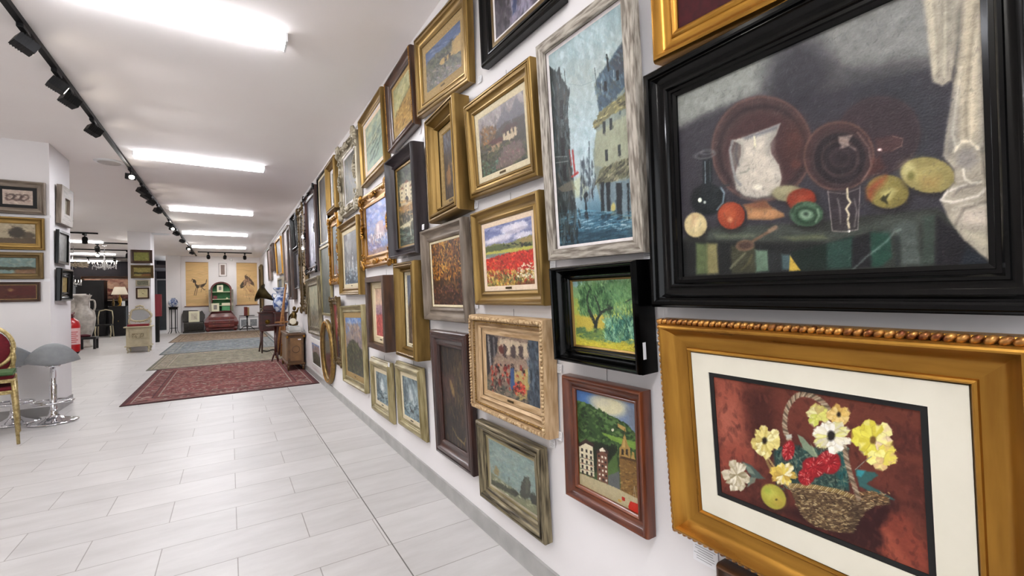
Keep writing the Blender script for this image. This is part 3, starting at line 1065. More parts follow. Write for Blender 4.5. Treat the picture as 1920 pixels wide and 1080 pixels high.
    a.E('#c8c088', 905, 592, 22, 26, 10, 12, .55)
    a.E('#6f6c30', 915, 610, 12, 14, 0, 6, .7)
    a.P('#a87a40', [(950, 620), (1010, 615), (1000, 650), (960, 648)], 18, 2, .4)
    # spoon
    a.L('#7f654e', 10, [(378, 833), (420, 808), (452, 788)], 1, 3)
    a.L('#8e745c', 14, [(436, 797), (456, 786)], 1, 4)
    a.E('#7f654e', 350, 848, 33, 19, -5, 3)
    a.E('#57423a', 350, 848, 25, 13, -5, 4, .85)
    # glass
    a.P('#4a4044', [(634, 664), (744, 648), (740, 792), (652, 796)], 4, 1, .75)
    a.L('#a69c94', 3, [(634, 664), (652, 796), (700, 798), (740, 790), (744, 648)], .75, 2)
    a.L('#8a7f7c', 3, [(634, 666), (690, 672), (744, 652)], .7, 2)
    a.L('#ddd0a8', 7, [(700, 655), (702, 685), (712, 700), (698, 722), (708, 740), (704, 760), (710, 785)], .85, 2.5)
    a.L('#8b8580', 5, [(668, 690), (676, 720), (680, 770)], .6, 3)
    a.L('#979088', 5, [(725, 690), (735, 730), (728, 780)], .6, 3)
    a.E('#f4ead8', 710, 796, 4, 4, 0, 1.5)
    # white drapery
    cl = [(928, -40), (1140, -110), (1210, 200), (1210, 905), (1160, 868), (1100, 820), (1045, 750), (1018, 690), (1030, 668), (1062, 630), (1060, 590), (1020, 545), (1045, 330), (1062, 140), (1040, 300), (1010, 318), (978, 305), (960, 180)]
    a.P('#a39a88', cl, 5, 2)
    a.P('#c3b494', [(1085, 20), (1120, 0), (1130, 480), (1080, 500), (1068, 300)], 30, 3, .8)
    a.P('#8f8c86', [(1135, 100), (1150, 100), (1170, 520), (1150, 520)], 18, 2, .7)
    a.P('#7d7a76', [(1045, 340), (1062, 320), (1070, 500), (1050, 540), (1028, 540)], 16, 2, .6)
    a.P('#6b675f', [(1052, 80), (1068, 40), (1062, 200), (1048, 300)], 10, 1, .8)
    a.P('#8d8878', [(990, 10), (1050, -10), (1030, 200), (1005, 250)], 26, 3, .7)
    a.P('#bdb399', [(935, 0), (975, 0), (1000, 260), (980, 290), (962, 150)], 16, 2, .7)
    a.L('#e2d7bc', 9, [(1058, 530), (1080, 500), (1110, 498), (1136, 520)], .85, 5)
    a.P('#8c8782', [(1065, 545), (1085, 520), (1120, 520), (1140, 560), (1110, 590), (1070, 580)], 10, 2, .75)
    a.L('#d9d2c0', 6, [(1090, 590), (1096, 620), (1120, 634), (1150, 630)], .8, 4)
    a.L('#d6cec0', 7, [(1100, 640), (1040, 660), (1018, 690), (1060, 696), (1140, 676), (1170, 650)], .85, 4)
    a.L('#6f6a66', 6, [(1060, 676), (1080, 650), (1130, 640)], .6, 5)
    a.E('#cdbfae', 1140, 745, 60, 30, 6, 16, .7)
    a.L('#e8dfc8', 5, [(1062, 520), (1050, 470), (1058, 380), (1070, 260)], .5, 8)
    a.L('#6d675c', 9, [(1098, 480), (1092, 380), (1100, 220), (1112, 60)], .5, 10)
    a.L('#dcd2b8', 8, [(1112, 480), (1110, 350), (1118, 160)], .45, 10)
    a.L('#857d6e', 8, [(975, 60), (990, 160), (996, 280)], .55, 8)
    a.L('#cfc4a8', 6, [(1010, 20), (1014, 160), (1016, 290)], .5, 6)
    a.L('#5f5a52', 7, [(1150, 520), (1160, 600), (1185, 640)], .6, 6)
    a.L('#d4cbb8', 7, [(1060, 720), (1110, 700), (1170, 706)], .6, 6)
    a.L('#6b665c', 7, [(1070, 770), (1095, 720), (1150, 700), (1190, 690)], .6, 6)
    a.P('#c2bb9f', [(1100, 790), (1190, 800), (1195, 870), (1160, 850)], 16, 2, .6)
    a.D(2600, (100, -80, 1200, 960), ['#7a7674', '#5a5656', '#39373c', '#8a857c', '#4d4a4e'], 18, 4, -70, 60, .13)
    a.mot(.1, 40)
    g_ = a.a.mean(-1, keepdims=True)
    a.a = np.clip((a.a * .68 + g_ * .32 - .37) * 1.25 + .36, .02, 1)
    a.S(6000, 5, 2.2, -60, 70, .4, .6, .06)
    return a


def art_flowers():
    a = Art(480, 300, '#6a3326', [(285, 325), (1117, 452), (1172, 1060), (320, 757)], 9)
    a.blot('#4f2520', 5, .52, 5, .7)
    a.blot('#6f3327', 9, .55, 5, .6)
    a.P('#a4503c', [(280, 320), (395, 335), (400, 450), (420, 560), (480, 620), (470, 640), (380, 640), (310, 700)], 30, 14, .9)
    a.P('#b5604a', [(292, 440), (370, 430), (400, 540), (320, 560)], 40, 8, .7)
    a.P('#8f3f30', [(300, 580), (400, 590), (470, 650), (400, 700), (320, 740)], 26, 8, .7)
    a.P('#3f1e1a', [(420, 380), (520, 370), (560, 600), (480, 640), (430, 500)], 34, 10, .75)
    a.P('#34191a', [(560, 820), (1010, 760), (1060, 860), (980, 960), (960, 990), (700, 900)], 20, 8, .9)
    a.P('#8d3d2c', [(1010, 830), (1060, 830), (1110, 900), (1165, 960), (1175, 1065), (1040, 1020), (960, 965), (1000, 940), (965, 890)], 14, 8, .9)
    a.P('#a34c36', [(975, 880), (1010, 900), (1060, 980), (1100, 1030), (1020, 1000), (985, 950)], 14, 4, .8)
    a.P('#512320', [(320, 757), (500, 800), (640, 870), (800, 920), (700, 935), (500, 850)], 16, 6, .8)
    a.D(900, (285, 330, 1170, 1060), ['#6e3428', '#4a2420', '#7c3c2e', '#3a1a1a'], 34, 14, 80, 50, .25)
    # foliage
    a.P('#2d433e', [(530, 600), (600, 575), (700, 590), (790, 600), (835, 640), (835, 745), (620, 735), (540, 690)], 8, 8)
    a.P('#1f5554', [(760, 560), (830, 590), (835, 740), (800, 720), (770, 640)], 10, 5, .9)
    a.D(420, (535, 585, 835, 745), ['#3f5c50', '#1f302e', '#5c7462', '#2b5a58', '#74826a'], 22, 6, 40, 70, .6)
    a.P('#7d8f72', [(628, 540), (650, 550), (690, 590), (712, 625), (690, 620), (650, 590)], 2, 2)
    a.P('#8fa07c', [(680, 570), (700, 600), (725, 640), (700, 620)], 2, 2)
    a.P('#335f5c', [(862, 670), (940, 678), (950, 690), (910, 720), (1020, 778), (940, 760), (880, 730)], 4, 4)
    a.P('#2f8c94', [(870, 668), (905, 672), (885, 695), (868, 690)], 4, 2)
    a.P('#4b5d55', [(400, 640), (440, 655), (500, 705), (470, 705), (450, 700), (430, 735), (424, 715), (440, 695)], 3, 3)
    a.P('#7d8c78', [(410, 645), (440, 662), (458, 690), (430, 680)], 3, 2, .8)
    a.P('#7d8c78', [(440, 700), (425, 735), (455, 718), (462, 700)], 3, 2, .8)
    # basket
    bk = [(600, 728), (700, 735), (800, 755), (850, 770), (930, 752), (1000, 772), (1005, 795), (950, 800), (900, 828), (868, 880), (860, 905), (780, 900), (700, 880), (655, 850), (625, 800), (610, 760)]
    a.P('#5c4630', bk, 4, 3)
    a.D(1500, (600, 735, 1000, 905), ['#8a6f48', '#a88f60', '#4a3624', '#6d5436', '#c0a878', '#3a2a1e'], 16, 4, 8, 25, .75, inside=bk)
    a.P('#3a2a20', [(850, 780), (905, 820), (868, 890), (845, 900)], 12, 3, .55)
    a.L('#8f7242', 12, [(492, 600), (510, 650), (540, 690), (600, 735)], .95, 3, 2)
    a.L('#5a4326', 5, [(505, 605), (525, 655), (560, 700)], .7, 3)
    for k in range(22):
        x, y = 492 + k * 5, 602 + k * 6.3
        a.L('#c0a468', 3, [(x - 8, y - 3), (x + 8, y + 8)], .7)
    rim = [(600, 728), (700, 733), (790, 748), (856, 770)]
    a.L('#7c6038', 16, rim, 1, 3, 1)
    for k in range(30):
        x = 604 + k * 8.5
        y = np.interp(x, [600, 700, 790, 856], [728, 733, 748, 770])
        a.L(['#c8ac6c', '#a08648', '#e0cc90'][k % 3], 3.5, [(x - 6, y + 6), (x + 7, y - 6)], .8)
    a.L('#6f5030', 14, [(870, 760), (930, 752), (990, 775)], .9, 4, 2)
    a.D(70, (870, 745, 1000, 790), ['#a07848', '#c49a68', '#4a3020'], 14, 3, 15, 20, .8)
    hd = smooth_pts([(595, 560), (577, 520), (578, 470), (592, 430), (620, 400), (655, 392), (700, 405), (745, 440), (785, 500), (812, 570), (828, 640), (848, 700), (878, 775)], 5)
    hd = [(p.x, p.y) for p in hd]
    a.L('#86725a', 19, hd, 1, 3)
    for k in range(0, len(hd) - 1):
        (x0, y0), (x1, y1) = hd[k], hd[k + 1]
        dx, dy = x1 - x0, y1 - y0
        l = math.hypot(dx, dy) + 1e-6
        nx_, ny = -dy / l, dx / l
        a.L(['#c8b496', '#4a3a2c', '#b08e70'][k % 3], 4.5, [(x0 + nx_ * 8, y0 + ny * 8), (x1 + dx * .3 - nx_ * 8, y1 + dy * .3 - ny * 8)], .75, 2)
    a.P('#b8b8a8', [(580, 540), (604, 538), (606, 552), (584, 556)], 2, 1)
    # red carnations
    for cx, cy, rx, ry, sd in ((592, 600, 25, 38, 1), (756, 641, 50, 42, 2), (695, 661, 47, 38, 3), (663, 697, 33, 30, 4)):
        a.E('#9c1c22', cx, cy, rx, ry, 15, 4, 1, jit=.12)
        for k in range(60):
            th = a.r.uniform(0, 2 * PI)
            q = a.r.uniform(.25, 1.02)
            x0, y0 = cx + rx * q * math.cos(th), cy + ry * q * math.sin(th)
            a.L(['#d8383a', '#b8262a', '#e88078', '#7a1218'][a.r.randint(4)], 3, [(cx + rx * q * .7 * math.cos(th), cy + ry * q * .7 * math.sin(th)), (x0, y0)], .85)

    def flower(cx, cy, r_, cols, n=7, core=None, sq=.9, rot=0., pr=.55):
        for lay in (1, .72):
            for k in range(n):
                th = rot + 2 * PI * (k + (.5 if lay < 1 else 0)) / n + a.r.uniform(-.22, .22)
                rr = r_ * 1.18 * lay * a.r.uniform(.82, 1.18)
                hw = PI / n * a.r.uniform(.95, 1.35)
                pt = [(cx, cy)]
                for q, f_ in ((-1, .55), (-.85, .86), (-.4, 1.02), (-.12, .93), (.25, 1.06), (.7, .9), (1, .6)):
                    g_ = f_ * a.r.uniform(.9, 1.08)
                    pt.append((cx + rr * g_ * math.cos(th + q * hw), cy + rr * g_ * sq * math.sin(th + q * hw)))
                a.P(cols[k % len(cols)], pt, 1.6, .8)
                a.P('#8c7434', [(cx, cy), pt[1], pt[2]], 3, 1, .35)
                a.P(cols[(k + 1) % len(cols)], [pt[3], pt[5], (cx + rr * .5 * math.cos(th), cy + rr * .5 * sq * math.sin(th))], 4, 1, .6)
                a.L('#5c4420', 1.2, [pt[2], pt[3], pt[4], pt[5]], .3)
        if core:
            a.E(core, cx, cy, r_ * .2, r_ * .24, 0, 4, .95, jit=.2)
    flower(495, 562, 50, ['#e6d67c', '#d2bc60', '#f0e8a8', '#c4ac58'], 7, '#241a14', 1.1, .3)
    flower(708, 465, 42, ['#dcd868', '#c8cc50', '#e8e4a0', '#bfa860'], 5, None, .8, .6)
    flower(792, 466, 38, ['#dcb458', '#e8c878', '#c89c48'], 5, '#241a14', .9, 2)
    flower(762, 545, 78, ['#e9e2c6', '#f2eee0', '#d8cfae', '#e0dc80'], 8, '#1c1614', .62, .35)
    flower(930, 560, 62, ['#e6dc48', '#d8c838', '#f0e890', '#e4c8a0'], 6, '#6a4a20', 1., 3.4)
    flower(975, 625, 50, ['#ead850', '#e0b878', '#f4ec88'], 4, None, .7, .2)
    flower(572, 690, 40, ['#e8cc50', '#f2e8b8', '#c8a040', '#dcb84a'], 7, None, .9, 1, .8)
    flower(382, 690, 46, ['#d8cdb0', '#b8aa88', '#e6dec6', '#9a8c6a'], 8, None, 1.05, .2, .7)
    a.L('#8a8c80', 3.5, [(862, 668), (900, 636), (925, 620)], .9)
    a.E('#2e2018', 540, 782, 56, 48, 25, 14, .6)
    a.E('#a8a035', 533, 771, 56, 42, 38, 3)
    a.E('#c8c850', 520, 757, 28, 20, 30, 16, .7)
    a.E('#88a030', 508, 748, 14, 10, 30, 8, .6)
    a.E('#b89a38', 556, 790, 24, 18, 30, 12, .6)
    a.E('#4a4418', 545, 782, 5, 4, 0, 2, .8)
    a.mot(.06, 30)
    g_ = a.a.mean(-1, keepdims=True)
    a.a = a.a * .86 + g_ * .14
    a.S(5000, 5, 2.2, 60, 80, .4, .6, .06)
    return a


def art_city():
    a = Art(200, 400, '#a9bcbe', [(1024.4, 99), (1154.6, 2), (1185.8, 432.3), (1048.3, 456.7)], 4)
    a.grad([(0, '#9fb4b8'), (.2, '#a9b4b0'), (.45, '#b6c8cc'), (.7, '#b4c6cc'), (.8, '#7f9eac'), (.9, '#4f7688'), (1, '#2f5868')])
    a.blot('#c2d0d2', 4, .5, 4, .5)
    a.D(500, (1020, 0, 1190, 330), ['#a8babc', '#bccacc', '#96acb0', '#c6d4d6'], 22, 7, 70, 50, .3)
    lb = [(1020, 112), (1032, 122), (1040, 128), (1044, 122), (1049, 140), (1058, 152), (1063, 166), (1060, 200), (1064, 245), (1066, 290), (1074, 340), (1076, 380), (1080, 455), (1040, 462)]
    a.P('#3c4545', lb, 2, 2)
    a.D(500, (1020, 115, 1082, 455), ['#2c3234', '#56666a', '#48524e', '#6c7a7a', '#1e2426', '#5f5a54'], 18, 3, 86, 12, .6, inside=lb)
    a.L('#23282a', 2.2, [(1044, 120), (1047, 150)])
    a.L('#4a4a4a', 1, [(1053, 122), (1056, 150)])
    a.L('#7e8c8e', .8, [(1063, 150), (1085, 153), (1108, 143)], .6)
    for x, y0, y1 in ((1045, 180, 215), (1048, 250, 284), (1052, 300, 330)):
        a.P('#14181a', [(x, y0), (x + 6, y0), (x + 8, y1), (x + 2, y1)], 1, .6)
    a.L('#8a9290', 1.5, [(1038, 286), (1060, 284)])
    a.L('#8a9290', 1.5, [(1040, 297), (1062, 293)])
    a.P('#6d6a5e', [(1042, 345), (1068, 330), (1078, 345), (1052, 352)], 2, 1.5)
    rb = [(1108, 150), (1113, 140), (1122, 124), (1131, 110), (1129, 95), (1136, 112), (1150, 84), (1158, 68), (1190, 60), (1190, 400), (1160, 398), (1130, 390), (1112, 330), (1107, 280), (1112, 240), (1118, 200)]
    a.P('#8f998f', rb, 2, 2)
    a.P('#4e6270', [(1112, 142), (1131, 112), (1158, 70), (1164, 150), (1140, 182), (1117, 200)], 4, 3)
    a.P('#4a4a50', [(1137, 112), (1158, 72), (1162, 130), (1150, 132)], 5, 2, .7)
    a.D(160, (1110, 80, 1166, 200), ['#60788a', '#3c4c58', '#7c94a0', '#52564e'], 12, 4, 60, 40, .5, inside=rb)
    for x, y in ((1125, 145), (1146, 125)):
        a.P('#1c2226', [(x, y), (x + 5, y - 2), (x + 6, y + 16), (x + 1, y + 18)], 1)
        a.L('#a8b8bc', 1.5, [(x - 3, y + 18), (x - 4, y - 1)], .8)
    a.L('#1e2426', 3, [(1129, 96), (1133, 125)], .9)
    a.L('#3a4244', 1.2, [(1108, 120), (1112, 152)], .9)
    a.P('#85815e', [(1106, 224), (1118, 200), (1168, 160), (1172, 188), (1140, 205), (1112, 232)], 2, 3)
    a.D(120, (1106, 165, 1170, 230), ['#a8a070', '#6a6850', '#c0b888', '#4c4a3c'], 12, 2.5, -40, 20, .7, inside=[(1106, 224), (1118, 200), (1168, 160), (1172, 188), (1140, 205), (1112, 232)])
    a.P('#a3a791', [(1112, 238), (1172, 200), (1178, 285), (1130, 305), (1110, 300)], 6, 3)
    for x, y in ((1124, 218), (1136, 212), (1129, 270), (1152, 260)):
        a.P('#33383a', [(x, y), (x + 5, y - 1), (x + 6, y + 20), (x + 1, y + 22)], 1, .5, .9)
    a.P('#76765f', [(1110, 335), (1122, 305), (1176, 282), (1180, 316), (1140, 330)], 2, 3)
    a.D(140, (1110, 285, 1180, 335), ['#908c70', '#5c5c4c', '#a8a48a', '#44463e'], 12, 3, -60, 20, .7, inside=[(1110, 335), (1122, 305), (1176, 282), (1180, 316), (1140, 330)])
    a.P('#7d8f96', [(1120, 335), (1178, 322), (1182, 395), (1126, 385)], 4, 3)
    for x, w_ in ((1122, 6), (1132, 7), (1150, 10), (1170, 4)):
        a.P('#262c30', [(x, 332), (x + w_, 330), (x + w_ + 3, 398), (x + 3, 402)], 2, 1.5, .92)
    a.E('#d8c878', 1146, 378, 4, 9, 0, 3, .8)
    a.P('#c8cca8', [(1070, 330), (1088, 320), (1100, 345), (1090, 360), (1076, 360)], 8, 3, .7)
    a.D(90, (1085, 290, 1112, 365), ['#4a5660', '#6c7880', '#8c989c', '#3a4248'], 16, 3, 88, 8, .6)
    a.L('#3c4650', 2, [(1100, 255), (1101, 340)], .8)
    a.L('#a8403c', 3.2, [(1070, 272), (1075, 318)], .9)
    a.L('#a8403c', 2.4, [(1064, 272), (1068, 300)], .6)
    a.L('#b04640', 4, [(1070, 322), (1080, 314)], .9)
    a.P('#2a3238', [(1090, 358), (1096, 348), (1100, 356), (1096, 362), (1100, 392), (1102, 404), (1094, 404), (1094, 368)], 1.5, 1)
    a.D(300, (1050, 385, 1186, 455), ['#6f9fb4', '#2c5568', '#88b4c4', '#1f4456', '#4c7c90'], 26, 3, -12, 14, .5)
    a.P('#223c4a', [(1048, 430), (1190, 415), (1190, 440), (1050, 460)], 10, 4, .5)
    a.D(30, (1080, 400, 1180, 420), ['#c8dce4', '#a8c8d4'], 14, 1.5, -14, 20, .7)
    a.D(60, (1040, 380, 1084, 450), ['#1c2628', '#3a4646', '#5f7074'], 24, 4, 85, 10, .7)
    for p in ([(1053, 446), (1053, 438), (1057, 436)], [(1059, 448), (1060, 437), (1063, 448)], [(1064, 444), (1068, 442)], [(1070, 446), (1070, 434)], [(1073, 445), (1076, 441)]):
        a.L('#15191c', 1, p, .9, 1)
    a.mot(.08, 30)
    a.S(4000, 6, 2.4, 75, 50, .45, .8, .07)
    return a


def art_street():
    a = Art(120, 120, '#8f8a98', [(917, -85), (1010, -190), (1022, -2), (927.5, 82.3)], 3)
    a.grad([(0, '#a8a4b0'), (.5, '#8a8694'), (1, '#86808c')])
    a.D(500, (910, -190, 1030, 90), ['#9a96ac', '#6a6474', '#b8b4c8', '#4a444e', '#a49cb0'], 24, 6, 88, 14, .6)
    a.P('#3c363c', [(915, -60), (950, -90), (952, 60), (925, 85)], 4, 3, .85)
    a.D(80, (918, -60, 952, 80), ['#5c545c', '#2a262c', '#7c747c'], 18, 4, 80, 20, .6)
    a.P('#2e4068', [(955, -10), (966, -16), (964, 30), (958, 35)], 3, 1, .8)
    a.S(1200, 7, 3, 80, 40, .6)
    return a


def art_house():
    a = Art(170, 120, '#77706a', [(898, 217.7), (983.7, 164.6), (990, 302), (903.5, 333)], 7)
    a.grad([(0, '#a59c98'), (.25, '#948b88'), (.5, '#6a645c'), (1, '#565240')])
    a.D(260, (898, 165, 990, 250), ['#b0a8a4', '#8a8284', '#787074', '#9c9494'], 16, 4, 75, 30, .5)
    a.P('#6a666e', [(925, 238), (940, 215), (948, 196), (956, 210), (970, 178), (985, 195), (988, 240)], 5, 3, .8)
    a.D(110, (903, 232, 932, 275), ['#7a5a34', '#96703c', '#5a4630', '#a8743c'], 9, 3, 80, 40, .7)
    a.P('#4a4238', [(925, 250), (945, 228), (985, 212), (988, 262), (940, 280)], 4, 3, .8)
    a.P('#c4b497', [(943, 244), (968, 230), (970, 252), (956, 262), (944, 262)], 1.5, .6)
    a.P('#503834', [(940, 246), (950, 232), (970, 226), (972, 233), (945, 249)], 1.2, .5)
    for x, y in ((948, 247), (955, 243), (962, 240)):
        a.P('#3a2e2c', [(x, y), (x + 3, y - 1), (x + 3, y + 6), (x, y + 7)], .8)
    a.P('#a88c70', [(914, 272), (942, 258), (943, 276), (916, 286)], 1.5, .6)
    a.P('#5f3c36', [(912, 272), (925, 258), (943, 254), (943, 262), (914, 275)], 1.2, .6)
    a.D(380, (900, 268, 990, 332), ['#4c5038', '#3a3c2a', '#6a6c48', '#586050', '#2e3026'], 8, 3, 30, 80, .7)
    path = [(945, 275), (975, 262), (985, 290), (960, 312), (925, 318), (935, 295)]
    a.P('#82706a', path, 6, 3, .8)
    a.D(160, (925, 262, 986, 318), ['#a08c84', '#7a5c5c', '#6a5c50', '#946c70'], 6, 2, 20, 60, .7, inside=path)
    a.D(60, (905, 300, 935, 332), ['#7a9a8a', '#5a7a68', '#3a4a38'], 6, 2.5, 40, 70, .7)
    a.S(2200, 5, 2.4, 40, 80, .6)
    return a


def art_poppy():
    a = Art(170, 170, '#8a90b0', [(906.7, 425), (990, 403.7), (995, 536.5), (910.8, 539)], 8)
    a.grad([(0, '#6f78a0'), (.25, '#8c90ae'), (.42, '#b4b0bc'), (1, '#b0a060')])
    a.D(180, (905, 405, 992, 458), ['#8890b4', '#a8a8c0', '#767ea6'], 14, 5, -15, 30, .5)
    for x, y, rx, ry in ((955, 428, 18, 10), (935, 445, 20, 7), (970, 422, 14, 9), (920, 450, 14, 5), (975, 440, 16, 6)):
        a.E('#e0dce2', x, y, rx, ry, -12, 6, .85, jit=.25)
        a.E('#9c98ac', x + 3, y + 5, rx * .8, ry * .4, -12, 5, .5, jit=.2)
    a.P('#87885a', [(905, 462), (925, 455), (950, 455), (970, 446), (993, 440), (993, 470), (908, 480)], 2, 2)
    a.P('#a08c5c', [(968, 448), (993, 441), (993, 452), (968, 456)], 2, 1, .8)
    a.P('#54603e', [(908, 462), (940, 456), (965, 462), (935, 468), (908, 474)], 3, 1, .7)
    a.D(24, (940, 455, 990, 462), ['#2e3a28', '#3c3434'], 6, 3, 0, 30, .9)
    a.L('#4a4c40', 1, [(936, 466), (950, 462)], .8)
    a.P('#c0bc60', [(908, 472), (960, 465), (993, 461), (993, 467), (950, 474), (908, 480)], 2, 1, .9)
    a.P('#7d8a86', [(908, 476), (955, 472), (940, 480), (908, 483)], 2, 1, .9)
    a.P('#bb2f22', [(908, 486), (945, 475), (993, 468), (996, 516), (960, 518), (909, 526)], 3, 3)
    a.D(700, (908, 472, 996, 522), ['#d84030', '#a82820', '#e86a50', '#8a2a1c', '#c43a2c', '#c86a40'], 6, 2.5, 60, 70, .75, inside=[(908, 486), (945, 475), (993, 468), (996, 520), (960, 522), (909, 528)])
    a.P('#8a7840', [(909, 520), (996, 512), (996, 538), (910, 541)], 6, 4, .7)
    a.D(600, (908, 508, 996, 540), ['#c8a850', '#a08840', '#d8c890', '#6a6a38', '#e0c060', '#b04028', '#4a5030'], 8, 2, 80, 35, .8)
    a.D(70, (965, 495, 996, 525), ['#f0ead8', '#d8d0b0'], 3.5, 2.5, 0, 60, .9)
    a.P('#6a3a24', [(960, 532), (996, 528), (996, 538), (960, 540)], 4, 2, .6)
    a.S(2500, 5, 2.4, 20, 80, .55)
    return a


def art_market():
    a = Art(200, 150, '#8c7c6e', [(903.5, 624), (1000.4, 636.5), (1002.5, 768.8), (906.7, 736.5)], 10)
    a.D(420, (903, 625, 1003, 700), ['#a08c7c', '#8a7868', '#b8a48e', '#6a5c54', '#94807a'], 9, 3.5, 60, 60, .6)
    a.P('#c8b8a0', [(928, 632), (980, 642), (982, 668), (930, 662)], 3, 3, .9)
    for x in (938, 954, 968):
        a.P('#463a3c', [(x - 4, 668), (x - 4, 650), (x, 644), (x + 5, 650), (x + 4, 672)], 3, 2.5, .85)
    a.P('#6a3c34', [(927, 650), (935, 645), (937, 665), (929, 660)], 2, 1)
    a.P('#3e3c40', [(903, 625), (926, 630), (924, 660), (912, 700), (906, 710)], 3, 2)
    a.L('#a8a4a0', 3.5, [(908, 630), (913, 690)], .8)
    a.L('#7c7878', 3, [(918, 632), (920, 670)], .8)
    a.P('#a28e7c', [(915, 670), (975, 675), (985, 690), (975, 720), (920, 700)], 5, 3, .7)
    a.P('#bba86c', [(955, 700), (985, 690), (984, 745), (965, 755), (950, 730)], 5, 3, .85)
    a.D(130, (912, 685, 975, 735), ['#8a3028', '#3a2a2c', '#b04a3c', '#5a4a4c', '#2a2426', '#c86a50', '#a89484'], 7, 3, 85, 25, .9)
    for x, y in ((924, 694), (940, 690), (948, 712), (966, 728), (930, 715)):
        a.D(9, (x - 3, y - 2, x + 3, y + 12), ['#7c2c28', '#5a3434', '#a0483c'], 7, 3, 88, 14, .85)
        a.E('#2a2022', x, y - 4, 1.8, 2.2, 0, 2, .8)
    a.P('#47618a', [(949, 692), (955, 690), (958, 735), (949, 732)], 1.5, 1)
    a.E('#281e20', 952, 685, 2.4, 3)
    a.D(50, (955, 720, 975, 742), ['#c04038', '#d87058', '#8a2420'], 5, 3, 40, 60, .9)
    a.D(300, (904, 705, 1003, 769), ['#4c5450', '#343a34', '#5f6a5c', '#2c2e2e', '#6c7468'], 9, 3, 20, 60, .6, inside=[(904, 708), (930, 722), (960, 742), (985, 745), (1003, 740), (1003, 770), (904, 740)])
    a.P('#4b5560', [(982, 634), (1004, 636), (1004, 770), (990, 765), (978, 745), (984, 720)], 2, 2)
    a.D(170, (980, 636, 1003, 765), ['#5f6c7a', '#38424c', '#6f7c84', '#2c3238'], 16, 2.5, 88, 10, .6)
    a.S(3000, 6, 2.6, 70, 60, .6)
    return a


def art_searocks():
    a = Art(150, 120, '#8fa09a', [(912.5, 820), (995, 863.7), (1001, 973.7), (917.5, 908.7)], 11)
    a.blot('#a3aca4', 5, .45, 4, .7)
    a.blot('#7e9494', 6, .55, 4, .6)
    a.D(260, (912, 820, 1000, 930), ['#9aaaa2', '#84989a', '#a8aca0', '#8a9c90'], 9, 4, 30, 60, .35)
    a.P('#8a8c72', [(916, 885), (940, 905), (965, 925), (1000, 950), (1001, 975), (917, 910)], 3, 2)
    a.D(180, (916, 888, 1001, 972), ['#a8a88c', '#c4c4b0', '#6c705c', '#989a80'], 9, 2, 34, 20, .7, inside=[(916, 888), (965, 925), (1001, 950), (1001, 975), (917, 912)])
    a.P('#4c4e44', [(918, 900), (935, 907), (948, 916), (966, 930), (960, 934), (918, 908)], 2, 2, .8)
    a.P('#54564c', [(968, 930), (971, 905), (976, 895), (985, 895), (988, 908), (986, 935), (978, 940)], 1.5, 1.5)
    a.P('#6c6c60', [(978, 898), (985, 897), (984, 925), (979, 930)], 3, 1, .7)
    a.P('#4a4c44', [(986, 932), (992, 923), (1000, 935), (1001, 952), (990, 948)], 1.5, 1.5)
    a.P('#4a4c42', [(950, 920), (956, 916), (966, 928), (962, 932)], 1.5, 1)
    a.P('#9a8c68', [(922, 882), (925, 872), (931, 884), (930, 893), (923, 889)], 2, 1, .9)
    a.L('#5c5c52', 1.2, [(948, 896), (948, 910)], .8)
    a.S(1600, 6, 2.6, 30, 50, .55)
    return a


